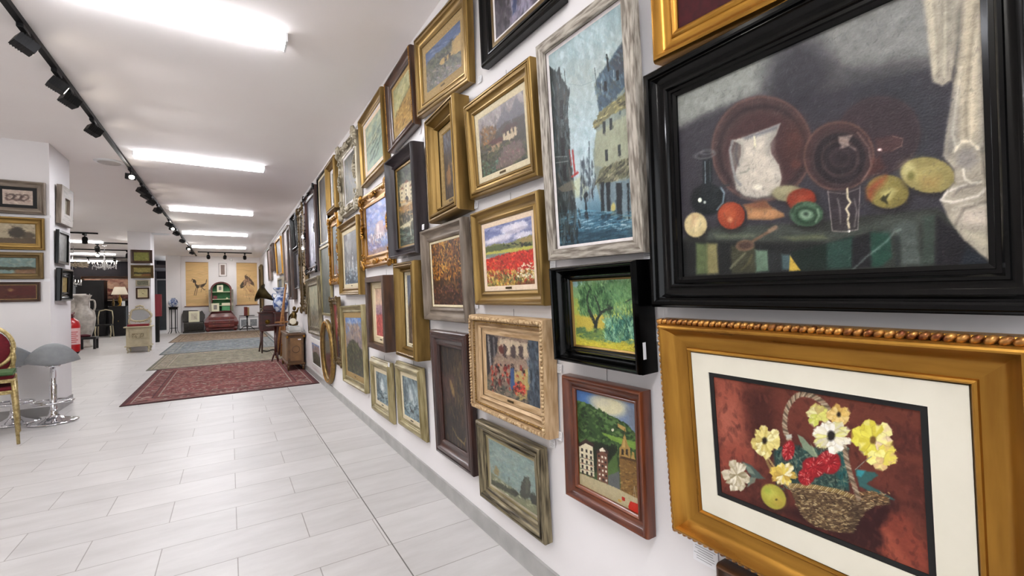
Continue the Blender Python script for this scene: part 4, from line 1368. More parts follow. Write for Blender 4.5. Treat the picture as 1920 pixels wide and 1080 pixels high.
def art_olive():
    a = Art(200, 200, '#9ab878', [(1062.5, 530), (1175.4, 525), (1182.7, 660.4), (1067, 643.8)], 12)
    a.grad([(0, '#98b894'), (.3, '#8fb47c'), (.55, '#b8bc68'), (.8, '#b4b85c'), (1, '#d8cc58')])
    a.P('#a8c8d0', [(1062, 528), (1090, 528), (1085, 536), (1065, 540)], 4, 3, .9)
    a.P('#b8c060', [(1065, 560), (1085, 560), (1090, 600), (1068, 610)], 8, 4, .7)
    a.P('#cdb85a', [(1066, 590), (1130, 585), (1130, 615), (1068, 620)], 8, 4, .8)
    a.P('#c8d478', [(1130, 570), (1178, 560), (1180, 590), (1135, 600)], 8, 4, .7)
    a.D(620, (1072, 528, 1178, 590), ['#6a9460', '#86ac74', '#547c50', '#9cc08c', '#4a6c4c', '#a8c898', '#78a080'], 12, 2.6, 80, 30, .7)
    a.E('#5c8858', 1100, 560, 24, 26, 0, 10, .5, jit=.25)
    a.E('#6c9868', 1145, 550, 34, 22, -10, 10, .5, jit=.25)
    a.D(260, (1075, 540, 1135, 590), ['#3e6044', '#547a52', '#86ac78', '#2f4c38'], 11, 2.2, 78, 25, .7)
    tr = '#38403a'
    a.L(tr, 5.5, [(1103, 620), (1103, 608), (1098, 595), (1092, 582)], 1, 1.5, .8)
    a.L(tr, 4.5, [(1104, 612), (1106, 598), (1114, 586), (1124, 580), (1133, 578)], 1, 1.5, .6)
    a.L(tr, 2.2, [(1092, 584), (1088, 565), (1092, 548)], .9)
    a.L(tr, 2, [(1112, 588), (1108, 570), (1102, 556)], .9)
    a.L(tr, 1.8, [(1124, 580), (1130, 575), (1120, 572)], .8)
    a.L(tr, 1.6, [(1158, 568), (1168, 562), (1175, 565)], .8)
    a.P('#5f7f5c', [(1068, 612), (1085, 612), (1088, 622), (1068, 624)], 3, 2, .9)
    a.P('#6f8a58', [(1080, 622), (1120, 616), (1140, 630), (1120, 640), (1085, 635)], 5, 4, .8)
    a.D(90, (1070, 615, 1140, 642), ['#8ca860', '#5c7c58', '#b8c068'], 9, 3, 10, 40, .6)
    a.D(420, (1122, 598, 1180, 640), ['#7fb09c', '#4f8478', '#a8d0b0', '#2f5c54', '#8cb88c', '#3c6c5c'], 22, 2.2, 75, 42, .8)
    a.P('#d6ca50', [(1068, 636), (1120, 640), (1183, 644), (1183, 662), (1068, 646)], 4, 3, .85)
    a.D(90, (1068, 634, 1182, 660), ['#e8dc68', '#c8b848', '#b4b050'], 10, 2.5, 8, 20, .7)
    for p in ([(1173, 652), (1174, 648), (1176, 652)], [(1177, 653), (1177, 649)]):
        a.L('#3a4030', .8, p)
    a.S(3500, 6, 2.4, 75, 50, .55)
    return a


def art_village():
    a = Art(200, 260, '#4a5e38', [(1073, 730), (1184.8, 755), (1195, 973.7), (1082.5, 911)], 13)
    a.P('#7f8fa8', [(1070, 725), (1190, 750), (1190, 830), (1070, 770)], 2)
    a.P('#4f76a8', [(1070, 725), (1105, 735), (1100, 765), (1070, 756)], 18, 4, .9)
    a.E('#d6d0ae', 1135, 763, 32, 18, 12, 18, .95)
    a.E('#c8c4b0', 1115, 752, 20, 10, 12, 12, .7)
    a.P('#7c8490', [(1165, 765), (1190, 770), (1190, 812), (1172, 800)], 14, 3, .8)
    hl = [(1073, 752), (1082, 755), (1098, 760), (1111, 768), (1130, 777), (1152, 788), (1168, 798), (1186, 816), (1192, 900), (1078, 850)]
    a.P('#3f5a32', hl, 1.5, 2)
    a.P('#6d8a58', [(1100, 768), (1120, 776), (1150, 790), (1160, 800), (1140, 800), (1118, 788)], 4, 3, .8)
    a.D(520, (1074, 752, 1190, 860), ['#2c4426', '#4c6a3a', '#37502c', '#5f7c48', '#24381f', '#6c8450'], 8, 5, 30, 60, .7, inside=hl)
    a.D(26, (1080, 754, 1180, 806), ['#22361e'], 6, 4, 30, 30, .8, inside=hl)
    a.P('#7c9a48', [(1118, 812), (1150, 822), (1189, 832), (1191, 850), (1165, 838), (1138, 828)], 2, 2)
    a.P('#88a850', [(1125, 815), (1160, 828), (1185, 838), (1160, 832)], 3, 1, .7)
    a.P('#b0965c', [(1150, 795), (1165, 803), (1166, 812), (1151, 803)], 1, 1)
    a.E('#d8d4c0', 1141, 808, 2.5, 3)
    a.P('#26301e', [(1078, 838), (1110, 830), (1150, 845), (1155, 880), (1110, 890), (1082, 870)], 5, 3, .85)
    for x in (1136, 1140, 1144, 1148, 1132):
        a.L('#1f2c1a', 3, [(x, 836 + (x % 3) * 2), (x + 1, 866)], .95, 1.5)
    a.P('#5c7840', [(1128, 880), (1150, 850), (1153, 890), (1135, 905)], 4, 2, .9)
    for pts, c in (([(1080, 838), (1092, 828), (1105, 838), (1109, 898), (1083, 888)], '#d6cdb2'), ([(1113, 850), (1123, 842), (1132, 852), (1134, 913), (1114, 903)], '#7a5644')):
        a.P(c, pts, 1.2, .5)
    a.P('#4a3630', [(1078, 836), (1092, 826), (1107, 836), (1107, 842), (1092, 834), (1079, 841)], 1)
    a.P('#4a3630', [(1111, 849), (1123, 840), (1134, 850), (1134, 856), (1123, 848), (1112, 855)], 1)
    a.P('#e4dcc8', [(1117, 846), (1123, 842), (1129, 850), (1118, 850)], 1)
    for j in range(5):
        for i in range(3):
            x, y = 1084 + i * 8 + j * .5, 843 + j * 10.5 + i * 2.4
            a.P('#37302c', [(x, y), (x + 3.4, y + 1), (x + 3.6, y + 7), (x + .3, y + 6)], .8)
            if j:
                a.L('#4e5a50' if (i + j) % 2 else '#7c4438', 1.4, [(x - 1.5, y + 7), (x + 5, y + 8.5)], .9)
    for j in range(6):
        for i in range(3):
            x, y = 1115 + i * 6 + j * .5, 856 + j * 8.6 + i * 2
            a.P('#e0d8c8' if (i + j) % 3 else '#2c2220', [(x, y), (x + 3, y + .8), (x + 3, y + 4.6), (x, y + 4)], .7)
    # church tower
    a.P('#a88a52', [(1154, 862), (1154, 843), (1158, 838), (1161, 822), (1163, 815), (1166, 822), (1170, 838), (1174, 843), (1176, 868)], 1.2, .6)
    a.P('#c8ac70', [(1159, 842), (1163, 820), (1165, 842)], 2, .3, .7)
    a.L('#5c4828', 1, [(1163, 806), (1163, 816)])
    for x in (1158, 1166):
        a.P('#3a2c1c', [(x, 845), (x + 4, 846), (x + 4, 857), (x, 856)], .8)
    a.P('#b09458', [(1176, 866), (1178, 850), (1182, 852), (1184, 868)], 1, .5)
    a.P('#86683a', [(1154, 862), (1192, 872), (1194, 958), (1158, 927)], 1.2, .6)
    a.D(240, (1154, 862, 1194, 955), ['#9c7c48', '#6c5028', '#a88c58', '#745a34'], 6, 2.5, 10, 30, .6, inside=[(1154, 862), (1192, 872), (1194, 958), (1158, 927)])
    a.P('#5a4226', [(1155, 858), (1192, 868), (1192, 872), (1155, 863)], 1)
    a.P('#6a6c70', [(1134, 896), (1154, 888), (1156, 924), (1135, 915)], 2, 1, .9)
    a.P('#b9ae8e', [(1082, 890), (1110, 902), (1150, 920), (1196, 945), (1196, 976), (1082, 912)], 1.5, .6)
    a.mot(.05, 25)
    a.P('#c43420', [(1172, 955), (1176, 946), (1192, 952), (1194, 970), (1186, 970), (1174, 962)], 1, .6)
    a.L('#c0bdb0', .8, [(1183, 918), (1181, 948)], .7)
    a.L('#c0bdb0', .8, [(1183, 918), (1188, 950)], .7)
    a.E('#c0a050', 1156, 944, 4, 2.4, 30)
    a.P('#b83828', [(1160, 936), (1166, 939), (1166, 946), (1160, 943)], 1, .4)
    a.S(3500, 4, 2.2, 40, 80, .45, .8)
    return a


def art_ruin():
    a = Art(110, 110, '#6c6e64', [(797.5, 86.7), (856.7, 37.5), (858, 133), (799, 179)], 14)
    a.P('#5f7090', [(795, 90), (860, 35), (860, 62), (840, 82), (815, 95), (796, 118)], 4, 4)
    a.D(70, (798, 40, 858, 100), ['#7c88a4', '#4c5c7c', '#98a0b4'], 10, 4, -30, 30, .6, inside=[(795, 90), (860, 35), (860, 62), (840, 82), (815, 95), (796, 118)])
    a.D(420, (798, 70, 858, 150), ['#44483a', '#5c6048', '#34362c', '#70705c', '#7c7460'], 8, 3.5, 70, 50, .75, inside=[(797, 112), (815, 96), (858, 60), (858, 135), (799, 160)])
    a.P('#b49a66', [(822, 118), (826, 108), (834, 104), (843, 96), (844, 76), (857, 64), (858, 100), (846, 106), (836, 112), (826, 122)], 1.5, 1)
    for x, y in ((833, 110), (840, 104)):
        a.P('#2e2820', [(x - 2, y + 5), (x - 2, y - 3), (x, y - 5), (x + 2, y - 3), (x + 2, y + 4)], .8)
    a.D(260, (799, 125, 858, 180), ['#8a8078', '#a09488', '#6a6458', '#58543e', '#948490'], 6, 2.5, 30, 70, .75)
    a.S(1600, 5, 2.4, 60, 60, .6)
    return a


def art_dabs(base, layers, w_=90, h_=90, seed=1, extra=None, stops=None):
    a = Art(w_, h_, base, None, seed)
    if stops:
        a.grad(stops)
    for n, box, cols, ln, wd, ang, sp, al in layers:
        a.D(n, box, cols, ln, wd, ang, sp, al)
    if extra:
        extra(a)
    a.S(int(w_ * h_ / 9), 5, 2.4, 70, 60, .5, .9)
    return a


def art_harbour():
    a = Art(110, 150, '#4c4c40', [(733, 316), (776, 288), (784, 453), (740.8, 462.5)], 15)
    a.D(300, (732, 288, 784, 360), ['#34382e', '#4c5442', '#5c6450', '#262a24', '#6c6c58'], 9, 3.5, 70, 40, .7)
    a.P('#b8aa8c', [(738, 345), (750, 336), (778, 330), (781, 372), (742, 384)], 2, 2)
    for x, y, w_, h_ in ((741, 352, 7, 26), (750, 338, 9, 34), (761, 345, 8, 26), (770, 334, 9, 34)):
        a.P('#d0c4a4', [(x, y), (x + w_, y - 3), (x + w_, y + h_ - 3), (x, y + h_)], 1, .6)
        a.P('#7a4c34', [(x - 1, y), (x + w_ / 2, y - 7), (x + w_ + 1, y - 3)], 1, .4)
        for k in range(3):
            a.P('#4a4238', [(x + 2, y + 4 + k * 8), (x + 4, y + 3.5 + k * 8), (x + 4, y + 8 + k * 8), (x + 2, y + 8.5 + k * 8)], .7)
    a.E('#3a3028', 755, 369, 3.5, 6)
    a.P('#a08050', [(738, 386), (782, 370), (782, 386), (740, 400)], 2, 2)
    a.D(60, (739, 372, 782, 400), ['#b8945c', '#8a6c40', '#c4a470'], 9, 2.5, -14, 15, .7)
    a.D(110, (739, 392, 783, 425), ['#3c3830', '#7c7460', '#a89c80', '#54503f'], 8, 2.5, 85, 20, .7)
    a.P('#c8c0a0', [(740, 424), (758, 414), (768, 408), (760, 422), (745, 430)], 1.5, .8)
    a.P('#bdb598', [(764, 408), (783, 404), (783, 410), (768, 412)], 1.5, .8)
    a.P('#54584c', [(764, 414), (783, 412), (783, 436), (766, 434)], 3, 2, .8)
    a.L('#a8a088', 1, [(761, 380), (763, 420)])
    a.D(170, (740, 425, 784, 462), ['#5c7068', '#44544c', '#7c9084', '#343c34', '#a0a890'], 9, 2, -12, 25, .7)
    a.L('#dcd8c4', 2, [(761, 420), (764, 440)], .7, 2)
    a.S(1800, 4.5, 2.2, 60, 60, .5, .8)
    return a

# ------------------------------------------------------------------ far and small paintings (unit-square coordinates, v downwards)
ALL = (0, 0, 1, 1)


def a_autumn():
    def ex(a):
        for x in (.08, .2, .33, .52, .66, .8, .93):
            a.L('#2a1c14', .03, [(x, .05), (x + .02, .4), (x - .01, .72)], .8, 2, .01)
        a.D(500, (0, 0, 1, .6), ['#c08a34', '#a86c20', '#d8a848', '#7c4c1c', '#8c5a24'], .06, .025, 60, 70, .75)
        a.D(60, (.35, .0, .6, .5), ['#e8c470', '#dcae50'], .05, .02, 60, 60, .7)
        a.P('#8a6838', [(.45, .65), (.75, .62), (.95, .78), (.5, .75)], 4, .03, .6)
        a.D(260, (0, .68, 1, 1), ['#4a2c26', '#2c1c1a', '#6c4438', '#8a6450', '#3a2220'], .08, .03, 15, 40, .75)
    return art_dabs('#4a3018', [(500, ALL, ['#6b4418', '#3a2412', '#94602a', '#503414'], .08, .03, 80, 40, .8)], 130, 160, 21, ex)


def a_darkwood():
    def ex(a):
        a.L('#b09a60', .02, [(.35, .82), (.55, .9), (.85, .93), (.9, .86)], .6, 2)
        a.L('#a08a58', .012, [(.35, .62), (.5, .72)], .7)
        a.L('#8a8060', .012, [(.6, .28), (.75, .2)], .7)
        a.E('#a8925c', .45, .42, .12, .05, 40, 3, .7, jit=.2)
    return art_dabs('#332c28', [(500, ALL, ['#2a2422', '#4a3c30', '#5c4a38', '#3c3634', '#241e1e', '#6a543c'], .13, .035, 85, 30, .7), (120, (.0, .3, .6, .6), ['#6c5048', '#54403c'], .1, .04, 70, 40, .5), (90, (.5, .1, 1, .6), ['#7c6844', '#5a4c38'], .1, .03, 100, 30, .6)], 90, 180, 22, ex)


def a_field():
    def ex(a):
        a.P('#a88a50', [(0, .62), (.4, .48), (1, .36), (1, 1), (0, 1)], 3, .03)
        a.D(300, (0, .5, 1, 1), ['#c0a060', '#8a6c38', '#d0b880', '#6c5430', '#b08848'], .12, .02, -30, 25, .75)
        a.L('#5a5236', .03, [(0, .62), (.4, .48), (1, .34)], .8, 3, .02)
    return art_dabs('#b0ac80', [(120, (0, 0, 1, .6), ['#c0bc94', '#9a9870', '#a8a888', '#cac4a0'], .2, .08, 10, 40, .5)], 70, 90, 23, ex)


def a_boats():
    def ex(a):
        a.D(60, (0, .45, 1, 1), ['#8a9c90', '#a4b4a0', '#6c8480'], .3, .03, -12, 10, .5)
        a.L('#5c6458', .03, [(0, .5), (.5, .4), (1, .3)], .7, 3, .02)
        for x, y, s in ((.62, .45, .2), (.45, .6, .22), (.75, .62, .16), (.35, .78, .18), (.6, .8, .14)):
            a.L('#3c4644', .035, [(x - s, y + .05), (x, y + .02), (x + s, y - .07)], .8, 3, .01)
            a.L('#d0d0bc', .012, [(x, y), (x + .02, y - .14)], .7)
    return art_dabs('#9cac98', [(160, (0, 0, 1, .5), ['#b8bca0', '#a0b0a0', '#c4c4a4', '#8c9c94'], .25, .1, 0, 50, .5)], 70, 90, 24, ex)


def a_narrow():
    def ex(a):
        a.P('#b0885c', [(.15, .6), (.4, .45), (.5, .7), (.4, .8), (.2, .78)], 6, .05, .7)
        a.P('#c0a080', [(.55, .5), (.7, .45), (.72, .62), (.58, .66)], 5, .03, .6)
    return art_dabs('#57504a', [(300, ALL, ['#4c4c54', '#6c645c', '#3c3836', '#7c6c5c', '#5a5248'], .12, .04, 80, 30, .7), (60, (0, 0, 1, .3), ['#74788a', '#8a8c94', '#5c6070'], .15, .06, 70, 40, .6)], 60, 120, 25, ex)


def a_pink():
    def ex(a):
        a.P('#b0909c', [(0, .36), (1, .32), (1, .55), (0, .58)], 3, .03, .8)
        a.D(80, (0, .36, 1, .56), ['#8a7488', '#9c8494', '#6c6274', '#b8a0a0'], .12, .04, 30, 60, .7)
        a.L('#5a4c54', .05, [(.7, .25), (.72, .52)], .85, 2)
        a.P('#b8605c', [(0, .56), (1, .52), (1, 1), (0, 1)], 3, .03, .95)
        a.D(220, (0, .55, 1, 1), ['#cc7870', '#a44c4c', '#d88c80', '#b86460', '#8c4040'], .1, .025, 60, 60, .75)
    return art_dabs('#d8bca4', [(60, (0, 0, 1, .35), ['#e0c8b0', '#ccaf98', '#c8a898'], .2, .08, 10, 60, .5)], 50, 90, 26, ex)


def a_cliff():
    def ex(a):
        a.P('#6c5a4c', [(0, .55), (.3, .25), (.65, .1), (1, .05), (1, 1), (0, 1)], 3, .04, .9)
        a.D(260, (0, .1, 1, 1), ['#84705c', '#50423a', '#9c8468', '#3c3230', '#6c5c54'], .16, .03, 70, 25, .75, inside=[(0, .55), (.3, .25), (.65, .1), (1, .05), (1, 1), (0, 1)])
        a.D(24, (.3, .7, 1, 1), ['#b8b4ac', '#9c8c84'], .1, .02, 80, 20, .6)
    return art_dabs('#6a7484', [(60, (0, 0, 1, .5), ['#7c8694', '#5c6678', '#8c909c'], .2, .1, 20, 50, .6)], 50, 100, 27, ex)


def a_hillside():
    def ex(a):
        a.P('#a8907c', [(0, .3), (.3, .22), (.55, .1), (.8, .12), (1, .2), (1, .6), (0, .6)], 5, .05, .7)
        a.D(160, (0, .1, 1, .5), ['#b89c84', '#8c8088', '#c4b09c', '#9a8478', '#7c7884'], .1, .04, 60, 50, .7)
        a.P('#4a4a3c', [(0, .6), (.25, .42), (.5, .4), (.8, .5), (1, .58), (1, 1), (0, 1)], 4, .04, .9)
        a.D(420, (0, .42, 1, 1), ['#4c5440', '#6c7454', '#38402f', '#7c7c5c', '#5c4c40', '#2c3228'], .09, .035, 60, 60, .75, inside=[(0, .6), (.25, .42), (.5, .4), (.8, .5), (1, .58), (1, 1), (0, 1)])
    return art_dabs('#6c8cc0', [(90, (0, 0, 1, .3), ['#7c9cc8', '#5c7cb4', '#a8b8cc', '#d0d4d8'], .2, .07, 10, 50, .6)], 80, 130, 28, ex)


def a_sea(seed, dark):
    def ex(a):
        a.P('#3c4a52', [(0, .1), (.25, .2), (.35, .9), (.0, .95)], 12, .08, .5)
        a.P('#e0e6e4', [(.35, .35), (.5, .2), (.65, .45), (.6, .8), (.4, .8)], 16, .06, .6 if dark else .9)
        a.D(110, (0, .6, 1, 1), ['#4c646c', '#8ca4a8', '#c8d4d4', '#36484e', '#7c949c'], .22, .04, -10, 35, .7)
        a.P('#2c3438', [(.35, .68), (.45, .76), (.62, .78), (.66, .72), (.6, .84), (.42, .84)], 2, .01, .9)
        for x in (.45, .52, .58):
            a.L('#3a4448', .012, [(x, .55), (x + .01, .77)], .8)
            a.L('#b8c4c4', .03, [(x, .6), (x + .02, .72)], .6, 3)
    return art_dabs('#8a9a9e', [(180, ALL, ['#7a8a90', '#a4b2b4', '#5c6c74', '#c0caca', '#8898a0'], .25, .08, 80, 40, .5)], 60, 90, seed, ex)


def a_ships():
    def ex(a):
        a.P('#56565c', [(.5, .0), (1, 0), (1, .5), (.7, .62), (.5, .5)], 14, .06, .7)
        for x, y, s in ((.3, .78, .28), (.55, .74, .34), (.8, .82, .24)):
            a.P('#e0e2e4', [(x, y), (x + .03, y - s), (x + .14, y - .02)], 2, .02, .9)
            a.P('#4c5864', [(x + .05, y), (x + .07, y - s * .8), (x + .16, y - .02)], 2, .01, .7)
        a.P('#3c4c5a', [(0, .88), (.3, .8), (.6, .86), (.85, .78), (1, .86), (1, 1), (0, 1)], 3, .03, .9)
        a.D(80, (0, .7, 1, 1), ['#c4ccd4', '#5c7080', '#34424c', '#a8b4bc'], .14, .04, -20, 50, .7)
    return art_dabs('#8c8e90', [(200, ALL, ['#9c9c9c', '#7c7e82', '#b0aeac', '#6c6c72'], .22, .08, 80, 50, .5)], 70, 130, 31, ex)


def a_castle():
    def ex(a):
        a.P('#c0a8a8', [(.45, .42), (.62, .38), (.78, .4), (.8, .7), (.45, .72)], 2, .01, .9)
        a.P('#e0d4d0', [(.5, .43), (.6, .42), (.6, .7), (.5, .7)], 2, .01, .8)
        a.P('#a0989c', [(.38, .5), (.45, .47), (.46, .7), (.38, .72)], 2, .01, .8)
        a.P('#c88878', [(.8, .52), (1, .48), (1, .64), (.8, .66)], 2, .01, .8)
        a.D(120, (.05, .58, 1, .8), ['#e8e4e4', '#6c6470', '#b09ca8', '#8c7c8c', '#f0e4d8', '#a07868'], .1, .03, 85, 20, .8)
        a.D(130, (0, .78, 1, 1), ['#8c84b0', '#b8b4d0', '#a08c94', '#706890', '#c8b8b0'], .16, .04, 15, 40, .7)
        a.P('#94705c', [(0, .93), (.5, .9), (1, .88), (1, 1), (0, 1)], 4, .03, .6)
        a.P('#6c88b8', [(.62, .76), (1, .78), (1, .9), (.7, .9)], 6, .03, .6)
    return art_dabs('#8090c0', [(160, (0, 0, 1, .55), ['#8ea0cc', '#7080b8', '#a8b0d0', '#b8b4cc', '#9894b8'], .22, .07, 12, 30, .6)], 90, 130, 32, ex)


def a_plain(seed, cols, ex=None, n=200, w_=50, h_=70, ln=.2, wd=.07, ang=80, base=None):
    return art_dabs(base or cols[0], [(n, ALL, cols, ln, wd, ang, 40, .55)], w_, h_, seed, ex)


def ex_water(a):
    a.D(70, (.1, .35, .5, .95), ['#dcdce8', '#b8b8c8', '#f0eef4'], .3, .05, 84, 8, .7)
    a.D(60, (.55, .35, .98, .95), ['#e4e4ee', '#c8c8d4', '#a8a8b8'], .3, .05, 96, 8, .7)
    a.D(40, (.0, .6, 1, 1), ['#6c6c7c', '#54545f', '#9c9cac'], .2, .05, 20, 40, .5)


def ex_tree(a):
    a.P('#8a8474', [(0, .62), (1, .6), (1, 1), (0, 1)], 8, .05, .8)
    a.D(120, (0, .62, 1, 1), ['#7c7460', '#a09070', '#5c5448', '#6c604c'], .14, .04, 10, 50, .6)
    a.D(60, (.1, .5, .7, .7), ['#8c8c80', '#747468', '#9c9a8a'], .12, .04, 80, 30, .6)
    a.L('#4c3c38', .03, [(.55, .9), (.55, .78)], .9)
    a.P('#8a7458', [(.82, .3), (.9, .2), (.95, .6), (.88, .65)], 3, .03, .5)


def ex_portrait(a):
    a.P('#a04c4c', [(0, 0), (1, 0), (1, .6), (0, .65)], 10, .04, .8)
    a.E('#c89c84', .55, .28, .2, .12, 0, 3, .9)
    a.P('#3c2420', [(.3, .2), (.55, .1), (.8, .2), (.75, .26), (.55, .17), (.36, .28)], 3, .01, .9)
    a.P('#302828', [(.1, 1), (.3, .55), (.75, .5), (1, .7), (1, 1)], 4, .02, .95)
    a.P('#e4dcd4', [(.5, .42), (.62, .42), (.72, .78), (.66, .8)], 3, .02, .9)


def ex_figure(a):
    a.P('#2c3238', [(.35, .15), (.6, .12), (.72, .6), (.6, .8), (.35, .75)], 3, .03, .9)
    a.P('#d8d4c8', [(.62, .2), (.78, .3), (.8, .8), (.68, .82)], 4, .04, .8)
    a.P('#8c4c34', [(.2, .78), (.6, .82), (.6, 1), (.2, 1)], 5, .03, .7)


def pict(key, prof, fm, b, art, label, D=None, **k):
    g = G[key]
    t, w_, h_ = root_on_wall('framed_painting', g, label)
    build_picture(t, w_, h_, b, D or (g[4] - .006), prof, fm, art=art, **k)
    PICS[key] = (t, w_, h_, b)
    return t, w_, h_


# near group
pict('still_life', 'black', BLACK, .083, art_still(), 'large black lacquered frame with a dark still life of jug, copper plates and fruit', wire=.06)
t, w_, h_ = pict('flowers', 'wedge', GOLD2, .086, None, 'wide gold frame with rope edge around a watercolour basket of yellow and red flowers', D=.058)
# flower picture: mat board with black bevel and sheet, twisted rope edge
zc = .012
mw, mh = w_ - .172, h_ - .172
wx0, wx1, wy0, wy1 = -mw / 2 + .0, mw / 2, .086, .086 + mh


def rect_ring(parent, x0, x1, y0, y1, i0, i1, z0, z1, m, name):
    """flat mat: outer rectangle minus margins i1 = (left,right,bottom,top)"""
    b = MB()
    l, r_, bo, to = i1
    X = (x0 + i0, x0 + l, x1 - r_, x1 - i0)
    Y = (y0 + i0, y0 + bo, y1 - to, y1 - i0)
    for xa, xb, ya, yb in ((X[0], X[3], Y[0], Y[1]), (X[0], X[3], Y[2], Y[3]), (X[0], X[1], Y[1], Y[2]), (X[2], X[3], Y[1], Y[2])):
        b.box(((xa + xb) / 2, (ya + yb) / 2, (z0 + z1) / 2), (xb - xa, yb - ya, z1 - z0))
    return b.done(name, m, parent)


rect_ring(t, wx0, wx1, wy0, wy1, 0, (.046, .053, .056, .046), .018, .021, MATB[0], 'mat_board')
rect_ring(t, wx0, wx1, wy0, wy1, .03, (.057, .064, .067, .057), .015, .018, MBLK[0], 'black_inner_mat')
af = art_flowers()
sw, sh = mw - .046 - .053, mh - .056 - .046
o = af.mesh('watercolour_sheet', sw - .02, sh - .02, t, .0155, WCOL, y0=wy0 + .066)
o.location.x = (-.053 + .046) / 2
b_ = MB()
for side in range(4):
    L_ = (w_ if side % 2 == 0 else h_)
    n = int(L_ / .0155)
    for k in range(n):
        s = -L_ / 2 + (k + .5) * L_ / n
        x, y = (s, .006) if side == 0 else ((s, h_ - .006) if side == 2 else ((w_ / 2 - .006, s + h_ / 2) if side == 1 else (-w_ / 2 + .006, s + h_ / 2)))
        b_.ell((x, y, .036), (.0115, .0076, .0105), (0, 0, (.75 if side in (0, 2) else PI / 2 + .75)), 8)
b_.done('rope_edge', ROPE, t, recalc=False)
MB().box((0, h_ / 2, .006), (w_ - .03, h_ - .03, .01)).done('mount', BACKM, t)

pict('city', 'flat', OAK, .053, art_city(), 'tall limed oak frame with a blue-grey painting of a narrow rainy old street', D=.034, lf=.22, lm=WHITEL, wire=.05)
pict('street', 'black', BLACK, .1, art_street(), 'black frame with gold inner band and violet-grey street painting, cut off by the ceiling line', lf=.3, lm=WHITEL, fil=GOLDD, filw=.018)
t, w_, h_ = pict('redmat', 'scoop', GOLD2, .07, None, 'bright gold frame with crimson velvet mat hanging above the big black still life', D=.05)
rect_ring(t, -w_ / 2 + .07, w_ / 2 - .07, .07, h_ - .07, 0, (.06, .06, .06, .06), .012, .016, REDV[0], 'velvet_mat')
ring(w_ - .26, h_ - .26, [[(0, .012), (0, .022), (.006, .024), (.012, .016)]], t, ['inner_fillet'], [GOLD], y0=.13)
a_plain(40, ['#3c2c24', '#54443a', '#1c1614', '#6c5c48'], None).mesh('canvas', w_ - .28, h_ - .28, t, .013, OIL, y0=.14)
pict('house', 'steps', GOLD, .095, art_house(), 'gold stepped frame with a white mountain farmhouse on a misty slope', lf=.3, lm=LINEN, plate=True, wire=.1)
pict('poppy', 'scoop', GOLD, .09, art_poppy(), 'gold frame with cream liner around a bright red poppy field under clouds', lf=.3, lm=PINKL, fil=GOLDD, filw=.004, plate=True, wire=.07)
t, w_, h_ = pict('market', 'scoop', BUFF, .096, art_market(), 'pale buff carved frame with a crowded market scene under stone arches', lf=.3, lm=BUFF, plate=True, wire=.05)
b_ = MB()
b2_ = MB()
for side in range(4):
    for (ins, zz, st, bb, sx, sy) in ((.015, .064, .0145, b_, .0078, .0105), (.033, .05, .0095, b2_, .0045, .0045)):
        L_ = (w_ if side % 2 == 0 else h_) - 2 * ins
        n = int(L_ / st)
        for k in range(n):
            s = -L_ / 2 + (k + .5) * L_ / n
            x, y = (s, ins) if side == 0 else ((s, h_ - ins) if side == 2 else ((w_ / 2 - ins, s + h_ / 2) if side == 1 else (-w_ / 2 + ins, s + h_ / 2)))
            r_ = (0, 0, .5) if side in (0, 2) else (0, 0, PI / 2 + .5)
            bb.ell((x, y, zz), (sx, sy, .006), r_, 7)
b_.done('leaf_moulding', mat('leaf_gesso', '#8c6c44', .5, .15, '#d2b68c', sc=70.), t, recalc=False)
b2_.done('bead_moulding', mat('aged_beads', '#6f5028', .45, .5, '#b08c50', sc=90.), t, recalc=False)
pict('searocks', 'steps', SILVB, .08, art_searocks(), 'bronzed silver stepped frame with pale seascape of rocks and sails, low on the wall', lf=.22, lm=SILV, fil=GREEN_G, filw=.01)
pict('olive', 'black', BLACK, .056, art_olive(), 'deep black box frame with a bright green olive tree and agave painting', lf=.12, lm=GOLD, wire=.01)
o = MB().box((.2015 + .0006, .07, .055), (.0012, .05, .012)).done('edge_label', PAPER, PICS['olive'][0])
pict('village', 'scoop', REDW, .05, art_village(), 'polished red-brown frame with a hillside village, balconied houses and church tower', wire=.06)
# second group
pict('ruin', 'steps', GOLD, .125, art_ruin(), 'wide gold frame with arched stone ruin under a blue sky, hanging askew by the ceiling', lf=.38, lm=SANDL, plate=True, wire=.05)
pict('field', 'scoop', (BROWN[0], BROWN[1]), .1, a_field(), 'walnut and gold frame with a golden harvest slope, top row beside the arched ruin', lf=.25, lm=SANDL, wire=.03)
t, w_, h_, b__ = PICS['field']
for sx in (-1, 1):
    b_ = MB()
    for k in range(44):
        b_.ell((sx * (w_ / 2 - .012), .01 + (k + .5) * (h_ - .02) / 44, .052), (.006, .0065, .006), n=6)
    b_.done('gilt_beading', GOLD2[0], t, recalc=False)
pict('boats', 'scoop', GOLD, .115, a_boats(), 'gold frame with pale green harbour of moored sailing boats, top row', lf=.34, lm=PINKL, fil=WHITEL, filw=.01, wire=.04)
pict('narrowgold', 'steps', GOLD, .115, a_narrow(), 'deep gold box frame with a small dusky village painting, jutting out from the wall', D=.1, lf=.3, lm=SANDL, plate=True)
pict('harbour', 'scoop', PLUM, .085, art_harbour(), 'dark plum wooden frame with terraced harbour town above moored boats', D=.094, lf=.2, lm=GOLD, wire=.05)
pict('autumn', 'scoop', TAUPE, .095, a_autumn(), 'taupe wooden frame with a golden autumn forest of dark trunks', lf=.18, lm=LINEN, fil=GOLDD, filw=.004, wire=.03)
pict('darkwood', 'steps', MAHO, .09, a_darkwood(), 'tall dark mahogany frame with an almost black brown abstract woodland', wire=.03)
